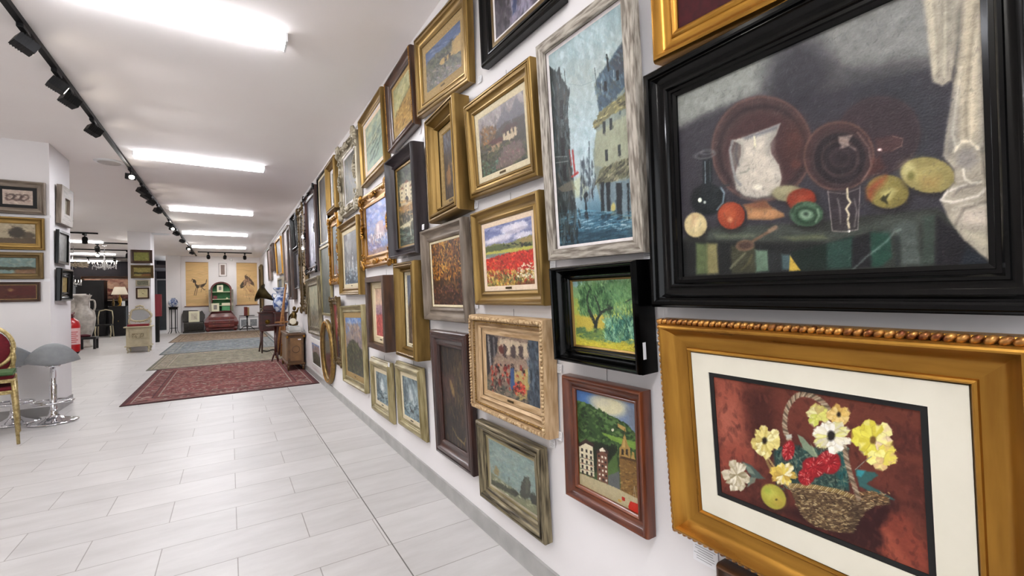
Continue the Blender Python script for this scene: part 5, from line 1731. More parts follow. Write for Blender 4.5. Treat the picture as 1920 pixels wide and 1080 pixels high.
pict('pinkfield', 'flat', BROWN, .1, a_pink(), 'deep walnut frame with cream mat and pink meadow landscape', D=.094, lf=.55, lm=CREAM, fil=GOLDD, filw=.004, plate=True, wire=.08)
pict('cliff', 'steps', GOLD, .088, a_cliff(), 'tall narrow deep gold frame with steep brown cliff, beside the pink meadow', D=.104, lf=.25, lm=LINEN, plate=True)
pict('hillside', 'scoop', GREEN_G, .128, a_hillside(), 'greenish grey-gold frame with sunlit crags over a dark green slope', lf=.42, lm=SANDL, plate=True, wire=.05)
pict('smallsea1', 'bolection', GREEN_G, .115, a_sea(33, False), 'small silver-gold frame with pale sailing ships in mist, bottom row beside its stormy twin', lf=.3, lm=LINEN, plate=True, wire=.05)
pict('smallsea2', 'bolection', GREEN_G, .1, a_sea(34, True), 'small silver-gold frame with stormy grey sea, bottom row beside the mahogany frame', lf=.3, lm=LINEN, plate=True, wire=.05)
pict('ships', 'scoop', GOLD, .115, a_ships(), 'gold frame with white-sailed ships on a grey stormy sea', lf=.35, lm=LINEN, plate=True)
t, w_, h_ = pict('castle', 'scoop', GOLD2, .115, a_castle(), 'ornate gilt frame with a violet and blue view of a pale castle tower', D=.04)
carve(t, w_, h_, .115, .036, GOLD2[0], .06, .014, .07, 5)
t, w_, h_ = pict('rococo', 'scoop', SILV, .13, a_plain(41, ['#5c5a4c', '#3c3c34', '#7c7458', '#8c8468', '#4a4840'], None, 240), 'silvered rococo frame with pointed carved corners and murky olive landscape', D=.055, lf=.2, lm=WHITEL)
carve(t, w_, h_, .12, .05, SILV[0], .05, .016, .1, 6)
pict('tinygold', 'steps', GOLD, .12, a_plain(42, ['#7c847c', '#9ca49c', '#5c645c', '#b4b4a4'], None, 120), 'small deep gold frame with grey-green painting beside the silvered rococo frame', D=.09, lf=.35, lm=WHITEL)
pict('darkliner', 'flat', BLACK, .05, a_plain(43, ['#3c362e', '#57504a', '#2c2822', '#6c5c50', '#8c8074'], None, 220), 'large thin black frame with pale inner edge and dark brown figure scene', lf=.5, lm=LINEN)
t, w_, h_ = pict('waterfall', 'scoop', MAHO, .1, a_plain(44, ['#4c4c5a', '#3a3a46', '#5c5c6a', '#70707e'], ex_water, 160, 70, 90), 'large dark carved frame with a grey waterfall painting, highest row', D=.07)
carve(t, w_, h_, .1, .06, BLACK[0], .06, .014, .07, 7)
t, w_, h_ = pict('tallornate', 'scoop', GOLDD, .12, None, 'tall narrow carved dark-gilt mirror behind the waterfall picture', D=.05)
MB().box((0, h_ / 2, .02), (w_ - .22, h_ - .22, .006)).done('mirror_glass', mat('mirror_glass', '#d0d4d4', .05, 1.), t)
carve(t, w_, h_, .12, .045, GOLDD[0], .05, .02, .09, 8)
pict('dark1', 'black', BLACK, .06, a_plain(45, ['#4c4a50', '#5c5a60', '#3a383e', '#7c7a80'], None, 120), 'black framed grey painting near the ceiling, far beyond the dark waterfall', D=.09)
pict('dark2', 'scoop', PLUM, .06, a_plain(46, ['#6c6a72', '#54525c', '#8c8a92'], None, 100), 'dark wooden frame with plain grey painting, hung under the black framed grey one', D=.06)
pict('strip', 'flat', BROWN, .05, a_plain(47, ['#6c5048', '#5a403a', '#8a6c60'], None, 80), 'tall thin brown frame with reddish brown figure, far down the wall')
pict('brownpink', 'flat', TAUPE, .04, a_plain(48, ['#7c6c6c', '#9c8078', '#6a5c5c', '#b09488'], None, 140), 'tall taupe framed portrait in grey and pink, far down the wall')
pict('tan', 'flat', GOLD2, .04, a_plain(49, ['#7a746e', '#9c8c7c', '#6a6662', '#b8a490'], None, 140), 'large thin gold frame with soft grey and tan scene, far down the wall', D=.06)
pict('narrowdk', 'scoop', BROWN, .07, a_plain(50, ['#4c3c34', '#5c4a3c', '#3a2e28'], None, 60), 'narrow dark brown framed painting far down the wall near the ceiling')
pict('pink', 'flat', TAUPE, .04, a_plain(51, ['#a8847c', '#b89488', '#8c7068'], None, 80), 'farthest framed painting on the long wall, faded pink')
G['tailgrey'] = (12.6, 11.5, .95, 1.72, .05, .07, 0)
pict('tailgrey', 'flat', SILV, .05, a_plain(52, ['#6c747c', '#7c848a', '#5c646a'], None, 80), 'grey-blue painting in thin silver frame behind the blue vase')
G['tailbrown'] = (9.75, 9.3, .95, 1.15, .06, .07, 0)
pict('tree', 'scoop', SILVB, .12, a_plain(53, ['#b0ac94', '#a4a48c', '#bcb8a0', '#98a08c'], ex_tree, 160, 70, 90), 'bronzed frame with pale sky and lone tree, above the small white frame', D=.045)
pict('talldark', 'flat', GREEN_G, .03, a_plain(54, ['#5c6058', '#4c504a', '#6c7064', '#7c7c70'], None, 200), 'unframed-looking dark green painting tucked behind the ornate orange-gold frame', D=.028)
t, w_, h_ = pict('ornategold', 'scoop', GOLD2, .12, a_plain(55, ['#7c8890', '#6a747c', '#8c948c'], ex_figure, 120), 'ornate orange-gold carved frame with a dark robed figure', D=.05)
carve(t, w_, h_, .12, .045, GOLD2[0], .04, .016, .06, 9)
t, w_, h_ = pict('portrait', 'scoop', GOLDD, .085, a_plain(56, ['#6c3430', '#7c3c38', '#54302c'], ex_portrait, 100), 'carved old gilt frame with portrait against a red backdrop, low on the wall', D=.045)
carve(t, w_, h_, .085, .04, GOLDD[0], .035, .012, .05, 10)
pict('whitesmall', 'flat', WHITEF, .075, a_hillside(), 'white framed blue and orange landscape just above the skirting, behind the clock cabinet', D=.016)

# oval mirror leaning on the skirting
t, w_, h_ = root_on_wall('oval_mirror', (6.5, 5.72, .10, .925, .05, .07, 1), 'tall oval gilt mirror with twisted rim, bottom row near the red rug', 'mirror')
sec = [(0, 0), (0, .03), (.012, .042), (.03, .044), (.045, .034), (.055, .03), (.062, .034), (.07, .026), (.075, .014)]
b_ = MB()
NO = 64
rows = []
for ti, z in sec:
    rows.append([b_.b.verts.new(((w_ / 2 - ti) * math.cos(2 * PI * k / NO), h_ / 2 + (h_ / 2 - ti) * math.sin(2 * PI * k / NO), z)) for k in range(NO)])
for A, B in zip(rows, rows[1:]):
    for k in range(NO):
        b_.b.faces.new((A[k], A[(k + 1) % NO], B[(k + 1) % NO], B[k])).smooth = True
b_.done('frame', GOLD[0], t)
b_ = MB()
for k in range(120):
    a_ = 2 * PI * k / 120
    b_.ell(((w_ / 2 - .03) * math.cos(a_), h_ / 2 + (h_ / 2 - .03) * math.sin(a_), .045), (.008, .0045, .006), (0, 0, a_ + .9), 6)
b_.done('rope_moulding', GOLD2[0], t, recalc=False)
MB().prism([((w_ / 2 - .06) * math.cos(2 * PI * k / 48), (h_ / 2 - .06) * math.sin(2 * PI * k / 48)) for k in range(48)], .01, .016, Matrix.Translation((0, h_ / 2, 0))).done('mirror_glass', mat('dim_mirror', '#4c443c', .12, .8, '#3a322c', sc=3), t)

# corner of a small brown frame under the flower picture
G['corner'] = (.70, .42, .22, .50, .05, .052, 0)
pict('corner', 'scoop', BROWN, .04, a_plain(57, ['#6c5c44', '#8a7858'], None, 40), 'top corner of a small dark frame under the gold flower picture')

# price cards beside frames: (px-free) wall y, height z, distance from wall, width, height
TAGC = [((1.398, 1.308, .012), 'under the far corner of the oak framed street'), ((.925, 1.3, .012), 'under the near corner of the oak framed street'),
        ((.905, 1.064, .012), 'at the near side of the black framed olive tree'), ((1.375, .905, .012), 'above the far corner of the village picture'),
        ((1.385, .642, .012), 'beside the village frame, upper of two'), ((1.43, .600, .012), 'over the near corner of the rocky seascape, lower of two'),
        ((2.085, 1.686, .012), 'left of the gap above the poppy field'), ((2.03, 1.66, .012), 'just above the poppy field frame'),
        ((2.05, 1.145, .012), 'at the lower far corner of the poppy field'), ((1.96, 2.284, .012), 'under the askew stone ruin picture'),
        ((2.80, 2.29, .012), 'under the near corner of the harvest slope'), ((2.76, 2.215, .012), 'above the near corner of the dark harbour frame'),
        ((2.648, 1.63, .062), 'resting on the top corner of the autumn forest'), ((3.40, 1.42, .012), 'under the castle picture'),
        ((2.73, 1.42, .012), 'between the autumn forest and the cliff'), ((3.445, .672, .055), 'on the top corner of the misty ships frame'),
        ((2.72, .718, .012), 'beside the top of the stormy sea frame'), ((5.97, 1.30, .012), 'under the ornate orange-gold frame'),
        ((6.53, 1.58, .012), 'under the dark waterfall frame'), ((4.25, 2.16, .012), 'between the moored boats and the castle')]
CARD = mat('price_card', '#ececee', .6)
proto = None
for k, ((y, z, d), wh) in enumerate(TAGC):
    if proto is None:
        proto = thing('price_card', 'small white price card ' + wh, 'price card', (0, 0, 0), 0, 'price cards on the picture wall')
        MB().box((0, 0, 0), (.0008, .032, .034)).done('card', CARD, proto)
        b_ = MB()
        for j in range(5):
            b_.box((-.0006, (.0 if j % 2 else .002), .011 - j * .0052), (.0004, .024 - (j % 3) * .004, .0009))
        b_.done('printed_lines', INK, proto)
        q = proto
    else:
        q = proto.copy()
        COL.objects.link(q)
        for ch in proto.children:
            c_ = ch.copy()
            COL.objects.link(c_)
            c_.parent = q
        q['label'] = 'small white price card ' + wh
    q.location = (WALL - d + .004, y, z)
    q.rotation_euler = (0, R(3), R(4))

q = thing('price_card', 'larger white price card with printed lines under the flower picture', 'price card', (WALL - .003, .76, .475))
MB().box((0, 0, 0), (.001, .075, .05)).done('card', CARD, q)
b_ = MB()
for j in range(6):
    b_.box((-.0008, .004 * (j % 2), .018 - j * .0068), (.0005, .062 - (j % 3) * .008, .0011))
b_.done('printed_lines', INK, q)

for (x_, y_, z_), lab in (((-1.655, 6.762, 2.155), 'white price card between the top two pillar pictures'), ((-1.665, 6.762, 1.465), 'white price card between the lower two pillar pictures')):
    q = thing('price_card', lab, 'price card', (x_, y_, z_))
    MB().box((0, 0, 0), (.05, .001, .03)).done('card', CARD, q)

# ------------------------------------------------------------------ rugs
def rug_art(w_, h_, cols, seed, border, field_mot=26, medallion=False):
    a = Art(w_, h_, cols[0], None, seed)
    U, V = np.abs(2 * a.u - 1), np.abs(2 * a.v - 1)

    def sn(nx, ny):
        g = a.r.rand(ny + 2, nx + 2)
        x, y = U * nx, V * ny
        i, j = np.minimum(x.astype(int), nx), np.minimum(y.astype(int), ny)
        fx, fy = x - i, y - j
        return (g[j, i] * (1 - fx) + g[j, i + 1] * fx) * (1 - fy) + (g[j + 1, i] * (1 - fx) + g[j + 1, i + 1] * fx) * fy
    asp = h_ / w_
    f1, f2, f3 = sn(field_mot, int(field_mot * 1.4)), sn(int(field_mot * 1.7), int(field_mot * 2.3)), sn(8, 10)
    a.put((f1 > .62) * .8, cols[1])
    a.put((f2 > .7) * .75, cols[2])
    a.put(((f2 < .16) & (f1 > .3)) * .8, cols[3])
    a.put((f3 > .72) * .35, cols[1])
    # medallion
    md = U ** 1.5 / .3 + V ** 1.5 / .34
    if medallion:
        a.put(((md < 1) & (md > .9)) * .7, cols[2])
        a.put((md < .9) * .35, cols[3])
    # border bands, widths in fractions of the half width
    bx = np.maximum(U, 1 - (1 - V) * asp)
    e = 1 - np.minimum(1 - U, (1 - V) * asp)
    for lo, hi, c, al in ((1 - border, 1, cols[4], .9), (1 - border, 1 - border + .018, cols[2], .9), (1 - border * .82, 1 - border * .78, cols[3], .9), (1 - border * .28, 1 - border * .23, cols[2], .9), (1 - border * .12, 1, cols[3], .75)):
        a.put(((e > lo) & (e <= hi)) * al, c)
    g1, g2 = sn(34, 48), sn(18, 26)
    inb = (e > 1 - border * .76) & (e < 1 - border * .3)
    a.put((inb & (g1 > .66)) * .8, cols[2])
    a.put((inb & (g2 > .68)) * .7, cols[1])
    a.put((inb & (g1 < .2)) * .7, cols[3])
    # corner pieces
    a.put(((U > .66) & (V > .74) & (e < 1 - border)) * .35, cols[2])
    a.mot(.16, 24)
    a.a += a.r.normal(0, .018, a.a.shape)
    return a


def rug(x0, x1, y0, y1, art, label, rot=0., th=.008, edge='#3a2420'):
    t = thing('oriental_rug', label, 'rug', ((x0 + x1) / 2, (y0 + y1) / 2, 0), rot, 'rugs laid end to end down the hall')
    w_, h_ = x1 - x0, y1 - y0
    MB().box((0, 0, th / 2 - .0005), (w_, h_, th - .001)).done('rug_edge', mat('rug_edge_' + edge[1:], edge, .95), t)
    art.mesh('pile', w_ - .012, h_ - .012, t, th, WOOL, y0=-h_ / 2 + .006)
    return t


rug(-1.09, 1.058, 6.79, 10.0, rug_art(300, 380, ['#784846', '#8e605a', '#a0968a', '#50383c', '#704644'], 61, .3), 'worn red oriental rug with pale corner motifs, nearest the camera', .0, .009)
rug(-1.25, 1.06, 10.02, 12.75, rug_art(200, 200, ['#8a8474', '#9c9482', '#74705f', '#6a6a60', '#a09484'], 62, .26), 'grey-green oriental rug between the red and the blue one', 0, .008, '#5c584c')
rug(-1.36, 1.05, 12.77, 16.3, rug_art(200, 180, ['#70767a', '#888c8e', '#9c9a92', '#565c60', '#848684'], 63, .24), 'blue-grey oriental rug under the cabinets, third from the camera', 0, .008, '#4c5254')
rug(-1.52, 1.05, 16.32, 20.1, rug_art(150, 140, ['#7c6c5c', '#948270', '#a4947e', '#5f5248', '#8a7866'], 64, .2), 'brown and beige oriental rug in front of the scroll wall', 0, .008, '#5a4c40')

# ------------------------------------------------------------------ bar stools
GREYP = mat('grey_plastic', '#95999c', .45, 0, '#9da1a4', sc=20.)


def stool(x, y, rot, label):
    t = thing('bar_stool', label, 'bar stool', (x, y, 0), rot, 'grey bar stools')
    MB().lathe([(0, .004), (.192, .004), (.19, .012), (.15, .024), (.08, .045), (.045, .07), (.034, .1), (.03, .13), (0, .13)], n=40).done('base', CHROME, t)
    MB().lathe([(.028, .09), (.028, .38), (.022, .385), (.022, .56), (.05, .565), (.06, .58), (0, .58)], n=24).done('gas_column', CHROME, t)
    b = MB()
    pts = [(.15 * math.cos(a), .15 * math.sin(a) - .03, .215) for a in [PI * 2 * k / 28 for k in range(29)]]
    b.tube(pts, .0095, 8, cap=False)
    b.tube([(-.15, -.03, .215), (0, 0, .2), (.15, -.03, .215)], .008, 8)
    b.done('foot_ring', CHROME, t)

    def f(u, v):
        th = u * 2 * PI
        rho = v
        bk = max(0, -math.sin(th)) ** 1.3
        rr = .19 * rho * (1 + .06 * math.cos(2 * th))
        s = max(0, (rho - .45) / .55)
        z = .605 - .028 * (1 - rho) ** 1.2 + .02 * rho ** 3 + .235 * bk * s ** 1.5 * (1 - .2 * bk)
        return Vector((rr * math.cos(th) * (1 - .12 * bk * s), rr * math.sin(th) * (1 + .02 * bk), z))
    MB().surf(f, 48, 14).done('seat_shell', GREYP, t, solid=.014)
    return t


stool(-1.53, 6.37, R(12), 'grey shell bar stool on chrome column, in front of the pillar corner')
stool(-1.862, 6.565, R(-4), 'second grey shell bar stool, half hidden behind the gilt chairs')

# ------------------------------------------------------------------ gilt chairs (a stack of two) and the green cushion
CHGOLD = hv('pale_gilt_chair', '#8c7848', .35, .4, '#c4b07c', sc=6., bump=.1)[1]
VELV = mat('red_velvet', '#5c0a18', .85, 0, '#70101f', sc=30., bump=.2)


def gilt_chair(z, label):
    t = thing('gilt_chair', label, 'chair', (-1.835, 5.80, z), R(14), 'stacked gilt chairs')
    for sx in (-1, 1):
        MB().tube([(sx * .185, -.2, .44), (sx * .2, -.24, .25), (sx * .215, -.29, 0)], [.017, .015, .011], 8).done('leg', CHGOLD, t)
        MB().tube([(sx * .18, .18, .46), (sx * .19, .21, .25), (sx * .205, .29, 0)], [.017, .015, .011], 8).done('leg', CHGOLD, t)
    b = MB()
    sq = [(-.2, -.2), (.2, -.2), (.205, -.1), (.19, .17), (.12, .2), (-.12, .2), (-.19, .17), (-.205, -.1)]
    b.prism(sq, .425, .458)
    b.done('seat_frame', CHGOLD, t, bevel=.006)
    b = MB()
    b.prism([(x * .93, y * .93) for x, y in sq], .456, .49)
    b.done('seat_cushion', VELV, t, bevel=.012)
    b = MB()
    pts = [(.175 * math.cos(a), .2 + .05 * ((math.sin(a) + 1) / 2), .7 + .21 * math.sin(a) * (1.0 if math.sin(a) > 0 else .85)) for a in [2 * PI * k / 30 for k in range(31)]]
    b.tube(pts, .017, 8, cap=False)
    for sx in (-1, 1):
        b.tube([(sx * .17, .18, .45), (sx * .172, .2, .6), (sx * .172, .215, .7)], .014, 8)
    b.tube([(-.03, .255, .915), (0, .258, .93), (.03, .255, .915)], .014, 8)
    b.done('back_frame', CHGOLD, t)
    b = MB()
    b.ell((0, .225, .7), (.158, .022, .18), (R(-8), 0, 0), 20)
    b.done('backrest', VELV, t)
    return t


gilt_chair(0, 'lower gilt chair with red velvet seat in the stack beside the bar stools')
gilt_chair(.1, 'upper gilt chair with red velvet back in the stack beside the bar stools')
o = MB().box((0, 0, 0), (.36, .34, .022)).box((.01, 0, -.016), (.35, .33, .006)).done('seat_pad', mat('green_cloth', '#3f5c34', .8, 0, '#4c6a3e', sc=20., bump=.2), bevel=.006)
o.location = (-1.815, 5.75, .611)
o.rotation_euler = (0, 0, R(12))
tag(o, 'flat green cushion lying on the stacked gilt chairs', 'cushion')

# ------------------------------------------------------------------ fire extinguisher on the pillar
REDP = mat('red_gloss_paint', '#a80f16', .3, 0, '#b4141b', sc=6., coat=.4)
t = thing('fire_extinguisher', 'red fire extinguisher hanging at the far edge of the near pillar', 'fire extinguisher', (-1.66, 7.6, .6))
MB().lathe([(0, 0), (.07, .0), (.082, .02), (.083, .33), (.07, .385), (.035, .415), (.028, .425), (0, .425)], n=28).done('cylinder', REDP, t)
MB().lathe([(0, -.02), (.06, -.02), (.074, 0), (.074, .012)], n=24).done('base_ring', IRON, t)
MB().box((0, 0, .45), (.035, .035, .05)).box((.02, -.03, .48), (.02, .1, .014), (R(15), 0, 0)).box((.02, -.03, .455), (.02, .09, .012), (R(-12), 0, 0)).done('valve', mat('dark_red_valve', '#5c1014', .4), t)
MB().tube(smooth_pts([(-.02, 0, .45), (-.08, -.02, .42), (-.1, -.03, .3), (-.095, -.03, .15), (-.09, -.03, .06)], 4), .011, 8).done('hose', REDP, t)
b = MB()
b.surf(lambda u, v: Vector((.0838 * math.cos(-1.9 + u * 1.8), .0838 * math.sin(-1.9 + u * 1.8), .1 + v * .2)), 12, 2)
b.done('label', mat('pale_label', '#d8b0ac', .6), t)
b = MB()
for k in range(6):
    b.surf(lambda u, v, k=k: Vector((.0843 * math.cos(-1.8 + u * (1.0 + .2 * (k % 2))), .0843 * math.sin(-1.8 + u * (1.0 + .2 * (k % 2))), .125 + k * .025 + v * .008)), 10, 1)
b.done('label_print', REDP, t)

# ------------------------------------------------------------------ free pictures on the pillars
def free_picture(loc, face, w_, h_, b, D, prof, fm, art, label, **k):
    """face: 'S' looks towards the camera end (-y), 'E' looks to +x"""
    t = bpy.data.objects.new('framed_painting', None)
    COL.objects.link(t)
    tag(t, label, 'framed painting')
    B = Matrix(((1, 0, 0), (0, 0, -1), (0, 1, 0))).to_4x4() if face == 'S' else Matrix(((0, 0, 1), (1, 0, 0), (0, 1, 0))).to_4x4()
    B = B @ Matrix.Rotation(R(1.5), 4, 'X')
    B.translation = Vector(loc)
    t.matrix_world = B
    build_picture(t, w_, h_, b, D, prof, fm, art=art, **k)
    return t


def ex_trees(a):
    a.E('#3c3428', .5, .45, .22, .28, 0, 5, .9, jit=.2)
    a.E('#4c4030', .8, .6, .18, .2, 0, 5, .8, jit=.2)
    a.P('#5c4c38', [(0, .75), (1, .72), (1, 1), (0, 1)], 3, .03, .9)


def ex_shore(a):
    a.P('#3c3820', [(0, .55), (.4, .6), (.8, .55), (1, .62), (1, .8), (0, .75)], 3, .04, .9)
    a.P('#8c5c38', [(.5, .75), (1, .68), (1, 1), (.4, 1)], 5, .04, .7)


def ex_ink(a):
    for cx in (.25, .5, .72):
        a.E('#3c2c28', cx, .5, .12, .2, 20, 3, .7, ring=.03, jit=.2)
    a.D(40, (.1, .3, .9, .75), ['#5c4440', '#8c7068'], .12, .04, 10, 60, .6)


def ex_redscene(a):
    a.P('#5c1c14', [(.3, .2), (1, .1), (1, .8), (.2, .7)], 6, .06, .8)
    a.E('#a89060', .3, .35, .08, .12, 0, 4, .7)


P1Y = 6.765
free_picture((-1.875, P1Y, 2.165), 'S', .42, .35, .1, .035, 'scoop', TAUPE, a_plain(70, ['#c0b0a4', '#b0a094', '#d0c4b8'], ex_ink, 40), 'grey wooden frame with black mat and small ink sketch, top of the pillar', lf=.35, lm=MBLK)
free_picture((-1.885, P1Y, 1.785), 'S', .42, .345, .07, .035, 'scoop', GOLD, a_plain(71, ['#b0a48c', '#c0b49c', '#9c927c'], ex_trees, 90), 'light gold frame with a brown tree landscape, second down the pillar')
free_picture((-1.895, P1Y, 1.475), 'S', .42, .285, .06, .03, 'steps', GOLDD, a_plain(72, ['#7c908c', '#8c9c94', '#a4aa9c'], ex_shore, 90), 'gold frame with a turquoise sky shoreline, third down the pillar')
free_picture((-1.88, P1Y, 1.235), 'S', .335, .21, .035, .025, 'scoop', BROWN, a_plain(73, ['#5c2c1c', '#6c3c24', '#4c2018'], ex_redscene, 70), 'small brown frame with dark red scene, lowest on the pillar', lf=.2, lm=SANDL)
free_picture((-1.634, 7.16, 2.115), 'E', .44, .44, .13, .045, 'flat', TAUPE, a_plain(74, ['#a8a494', '#8c8878', '#b8b4a4'], None, 70), 'grey wood frame seen edge-on, top of the pillar flank')
free_picture((-1.634, 7.09, 1.66), 'E', .39, .38, .03, .03, 'flat', BLACK, a_plain(75, ['#8c8c88', '#7c7c78', '#9c9c98'], None, 90), 'black edged plain grey picture, middle of the pillar flank')
free_picture((-1.634, 7.12, 1.24), 'E', .44, .37, .1, .05, 'scoop', BLACK, a_plain(76, ['#a8945c', '#8c7c48', '#5c4c34'], None, 60), 'deep black frame with yellow-green picture, lowest on the pillar flank')
P2Y = 14.29
free_picture((-1.83, P2Y, 2.175), 'S', .42, .33, .06, .04, 'scoop', BROWN, a_plain(77, ['#8c8c4c', '#9c9c5c', '#7c7c44'], None, 60), 'dark frame with olive meadow painting, top of the mid hall pillar')
free_picture((-1.82, P2Y, 1.80), 'S', .44, .325, .055, .04, 'scoop', GOLDD, a_plain(78, ['#9c9058', '#a89c68', '#8c8050'], ex_shore, 60), 'gold frame with boat on yellow water, second on the mid hall pillar')
free_picture((-1.815, P2Y, 1.6), 'S', .275, .16, .03, .03, 'flat', SILV, a_plain(79, ['#8c8c78', '#6c6c60', '#5c5048'], None, 50), 'small silver framed dim landscape, third on the mid hall pillar')


def ex_bird(a):
    a.P('#5c4c3c', [(.4, .3), (.5, .5), (.62, .6), (.5, .62)], 2, .01, .9)


free_picture((-1.82, P2Y, 1.29), 'S', .26, .275, .05, .035, 'scoop', BROWN, a_plain(80, ['#d0c8a0', '#c8c098', '#d8d0ac'], ex_bird, 40), 'small square dark frame with a bird sketch on cream, lowest on the mid hall pillar', lf=.35, lm=CREAM)

# ------------------------------------------------------------------ cream carved cabinet with mirror, red box
CRM = mat('cream_cabinet_paint', '#b5a98c', .5, 0, '#c8bd9e', sc=8., bump=.1)
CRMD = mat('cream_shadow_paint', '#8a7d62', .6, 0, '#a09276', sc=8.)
t = thing('carved_cabinet', 'small cream carved cabinet standing against the mid hall pillar', 'cabinet', (-1.865, 14.05, 0))
MB().box((0, 0, .38), (.44, .38, .43)).done('body', CRM, t, bevel=.004)
MB().box((0, -.005, .612), (.53, .43, .03)).done('top', CRM, t, bevel=.008)
MB().box((0, -.005, .155), (.5, .42, .025)).done('plinth_moulding', CRM, t, bevel=.006)
for sx in (-1, 1):
    for sy in (-1, 1):
        MB().tube([(sx * .19, sy * .15, .145), (sx * .205, sy * .165, .09), (sx * .185, sy * .15, .04), (sx * .2, sy * .165, 0)], [.03, .022, .015, .018], 8).done('leg', CRM, t)
b = MB()
b.box((0, -.197, .45), (.33, .012, .2))
d = b.done('door', CRM, t, bevel=.003)
b = MB()
for sx, sz in ((-.16, .35), (.16, .35)):
    b.box((sx, -.206, .45), (.012, .01, .2))
for zz in (.35, .55):
    b.box((0, -.206, zz), (.33, .01, .012))
b.done('door_moulding', CRM, d)
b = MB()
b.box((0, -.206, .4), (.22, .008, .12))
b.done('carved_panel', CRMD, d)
b = MB()
rn = random.Random(4)
for k in range(26):
    b.ell((rn.uniform(-.1, .1), -.212, .4 + rn.uniform(-.05, .05)), (.02, .006, .01), (0, rn.uniform(0, 3), 0), 6)
b.ell((0, -.214, .4), (.03, .01, .03), n=8)
b.done('carving', CRM, d)
t = thing('dressing_mirror', 'cream rococo table mirror on the carved cabinet', 'mirror', (-1.865, 14.17, .6345))
pts = []
for k in range(49):
    a_ = 2 * PI * k / 48
    rx = .19 + .025 * math.cos(3 * a_ + .5)
    pts.append((rx * math.cos(a_) * 1.05, 0, .255 + .165 * math.sin(a_) * (1 + .08 * math.cos(2 * a_))))
b = MB()
b.tube(pts, .022, 8, cap=False)
b.done('frame', CRM, t)
b = MB()
for k in range(16):
    a_ = 2 * PI * k / 16
    b.ell((.205 * math.cos(a_), -.012, .255 + .175 * math.sin(a_)), (.026, .014, .014), (0, -a_, 0), 6)
for k in range(7):
    b.ell(((k - 3) * .022, -.01, .455 + .03 * math.cos((k - 3) * .5)), (.018, .014, .026), (0, (k - 3) * .25, 0), 7)
for sx in (-1, 1):
    b.tube([(sx * .2, 0, .17), (sx * .21, 0, .08), (sx * .17, 0, .02), (sx * .2, 0, 0)], .02, 7)
b.done('carving', CRM, t)
MB().prism([(.18 * math.cos(2 * PI * k / 40), .145 * math.sin(2 * PI * k / 40)) for k in range(40)], -.004, .004, Matrix.Translation((0, .0, .255)) @ Matrix.Rotation(PI / 2, 4, 'X')).done('mirror_glass', mat('silver_glass', '#c8cccc', .06, 1.), t)
o = MB().box((0, 0, .025), (.4, .16, .05)).done('red_box', mat('red_leather', '#7c0f1a', .45, 0, '#8c1622', sc=20.), bevel=.004)
o.location = (-1.865, 13.95, .628)
tag(o, 'flat red box lying in front of the cream table mirror', 'box')
o = MB().tube(smooth_pts([(-.12, 0, .07), (-.04, -.02, .1), (.06, 0, .085), (.12, .02, .1), (.02, .03, .075), (-.06, 0, .065)], 4), .006, 6).done('white_necklace', PAPER)
o.location = (-1.865, 13.95, .616)
tag(o, 'white bead necklace heaped on the flat red box', 'necklace')
REDH = mat('hose_box_red', '#7a1622', .5)
t = thing('fire_point', 'red fire hose box on a black stand behind the mid hall pillar', 'fire hose box', (-1.83, 17.0, 0))
MB().box((0, 0, 1.1), (.2, .2, .66)).done('hose_box', REDH, t, bevel=.006)
MB().box((-.03, 0, .385), (.14, .18, .77)).done('stand', IRON, t)

# ------------------------------------------------------------------ plant stand with blue plate
t = thing('plant_stand', 'tall black thin-legged plant stand at the left end of the scroll wall', 'plant stand', (-1.79, 21.02, 0))
MB().lathe([(0, .97), (.15, .97), (.155, .985), (.15, 1.0), (0, 1.0)], n=24).done('top', IRON, t)
MB().lathe([(.12, .9), (.135, .9), (.135, .97), (.12, .97)], n=24).done('apron', IRON, t)
for k in range(6):
    a_ = k * PI / 3
    MB().tube([(.12 * math.cos(a_), .12 * math.sin(a_), .97), (.115 * math.cos(a_), .115 * math.sin(a_), .2), (.12 * math.cos(a_), .12 * math.sin(a_), .1), (.17 * math.cos(a_), .17 * math.sin(a_), 0)], .009, 6).done('leg', IRON, t)
MB().tube([(.115 * math.cos(2 * PI * k / 24), .115 * math.sin(2 * PI * k / 24), .2) for k in range(25)], .007, 6, cap=False).done('stretcher_ring', IRON, t)
BLUEW = mat('blue_white_porcelain', '#3c5488', .25, 0, '#c8d0dc', sc=14., mix=(.42, .6), coat=.3)
t = thing('porcelain_jar', 'round blue and white porcelain jar on the black plant stand', 'jar', (-1.79, 21.02, 1.0))
MB().lathe([(0, 0), (.07, 0), (.08, .02), (.14, .1), (.15, .17), (.12, .26), (.07, .3), (.06, .32), (.075, .335), (.05, .335), (.045, .31), (0, .3)], n=28).done('body', BLUEW, t)

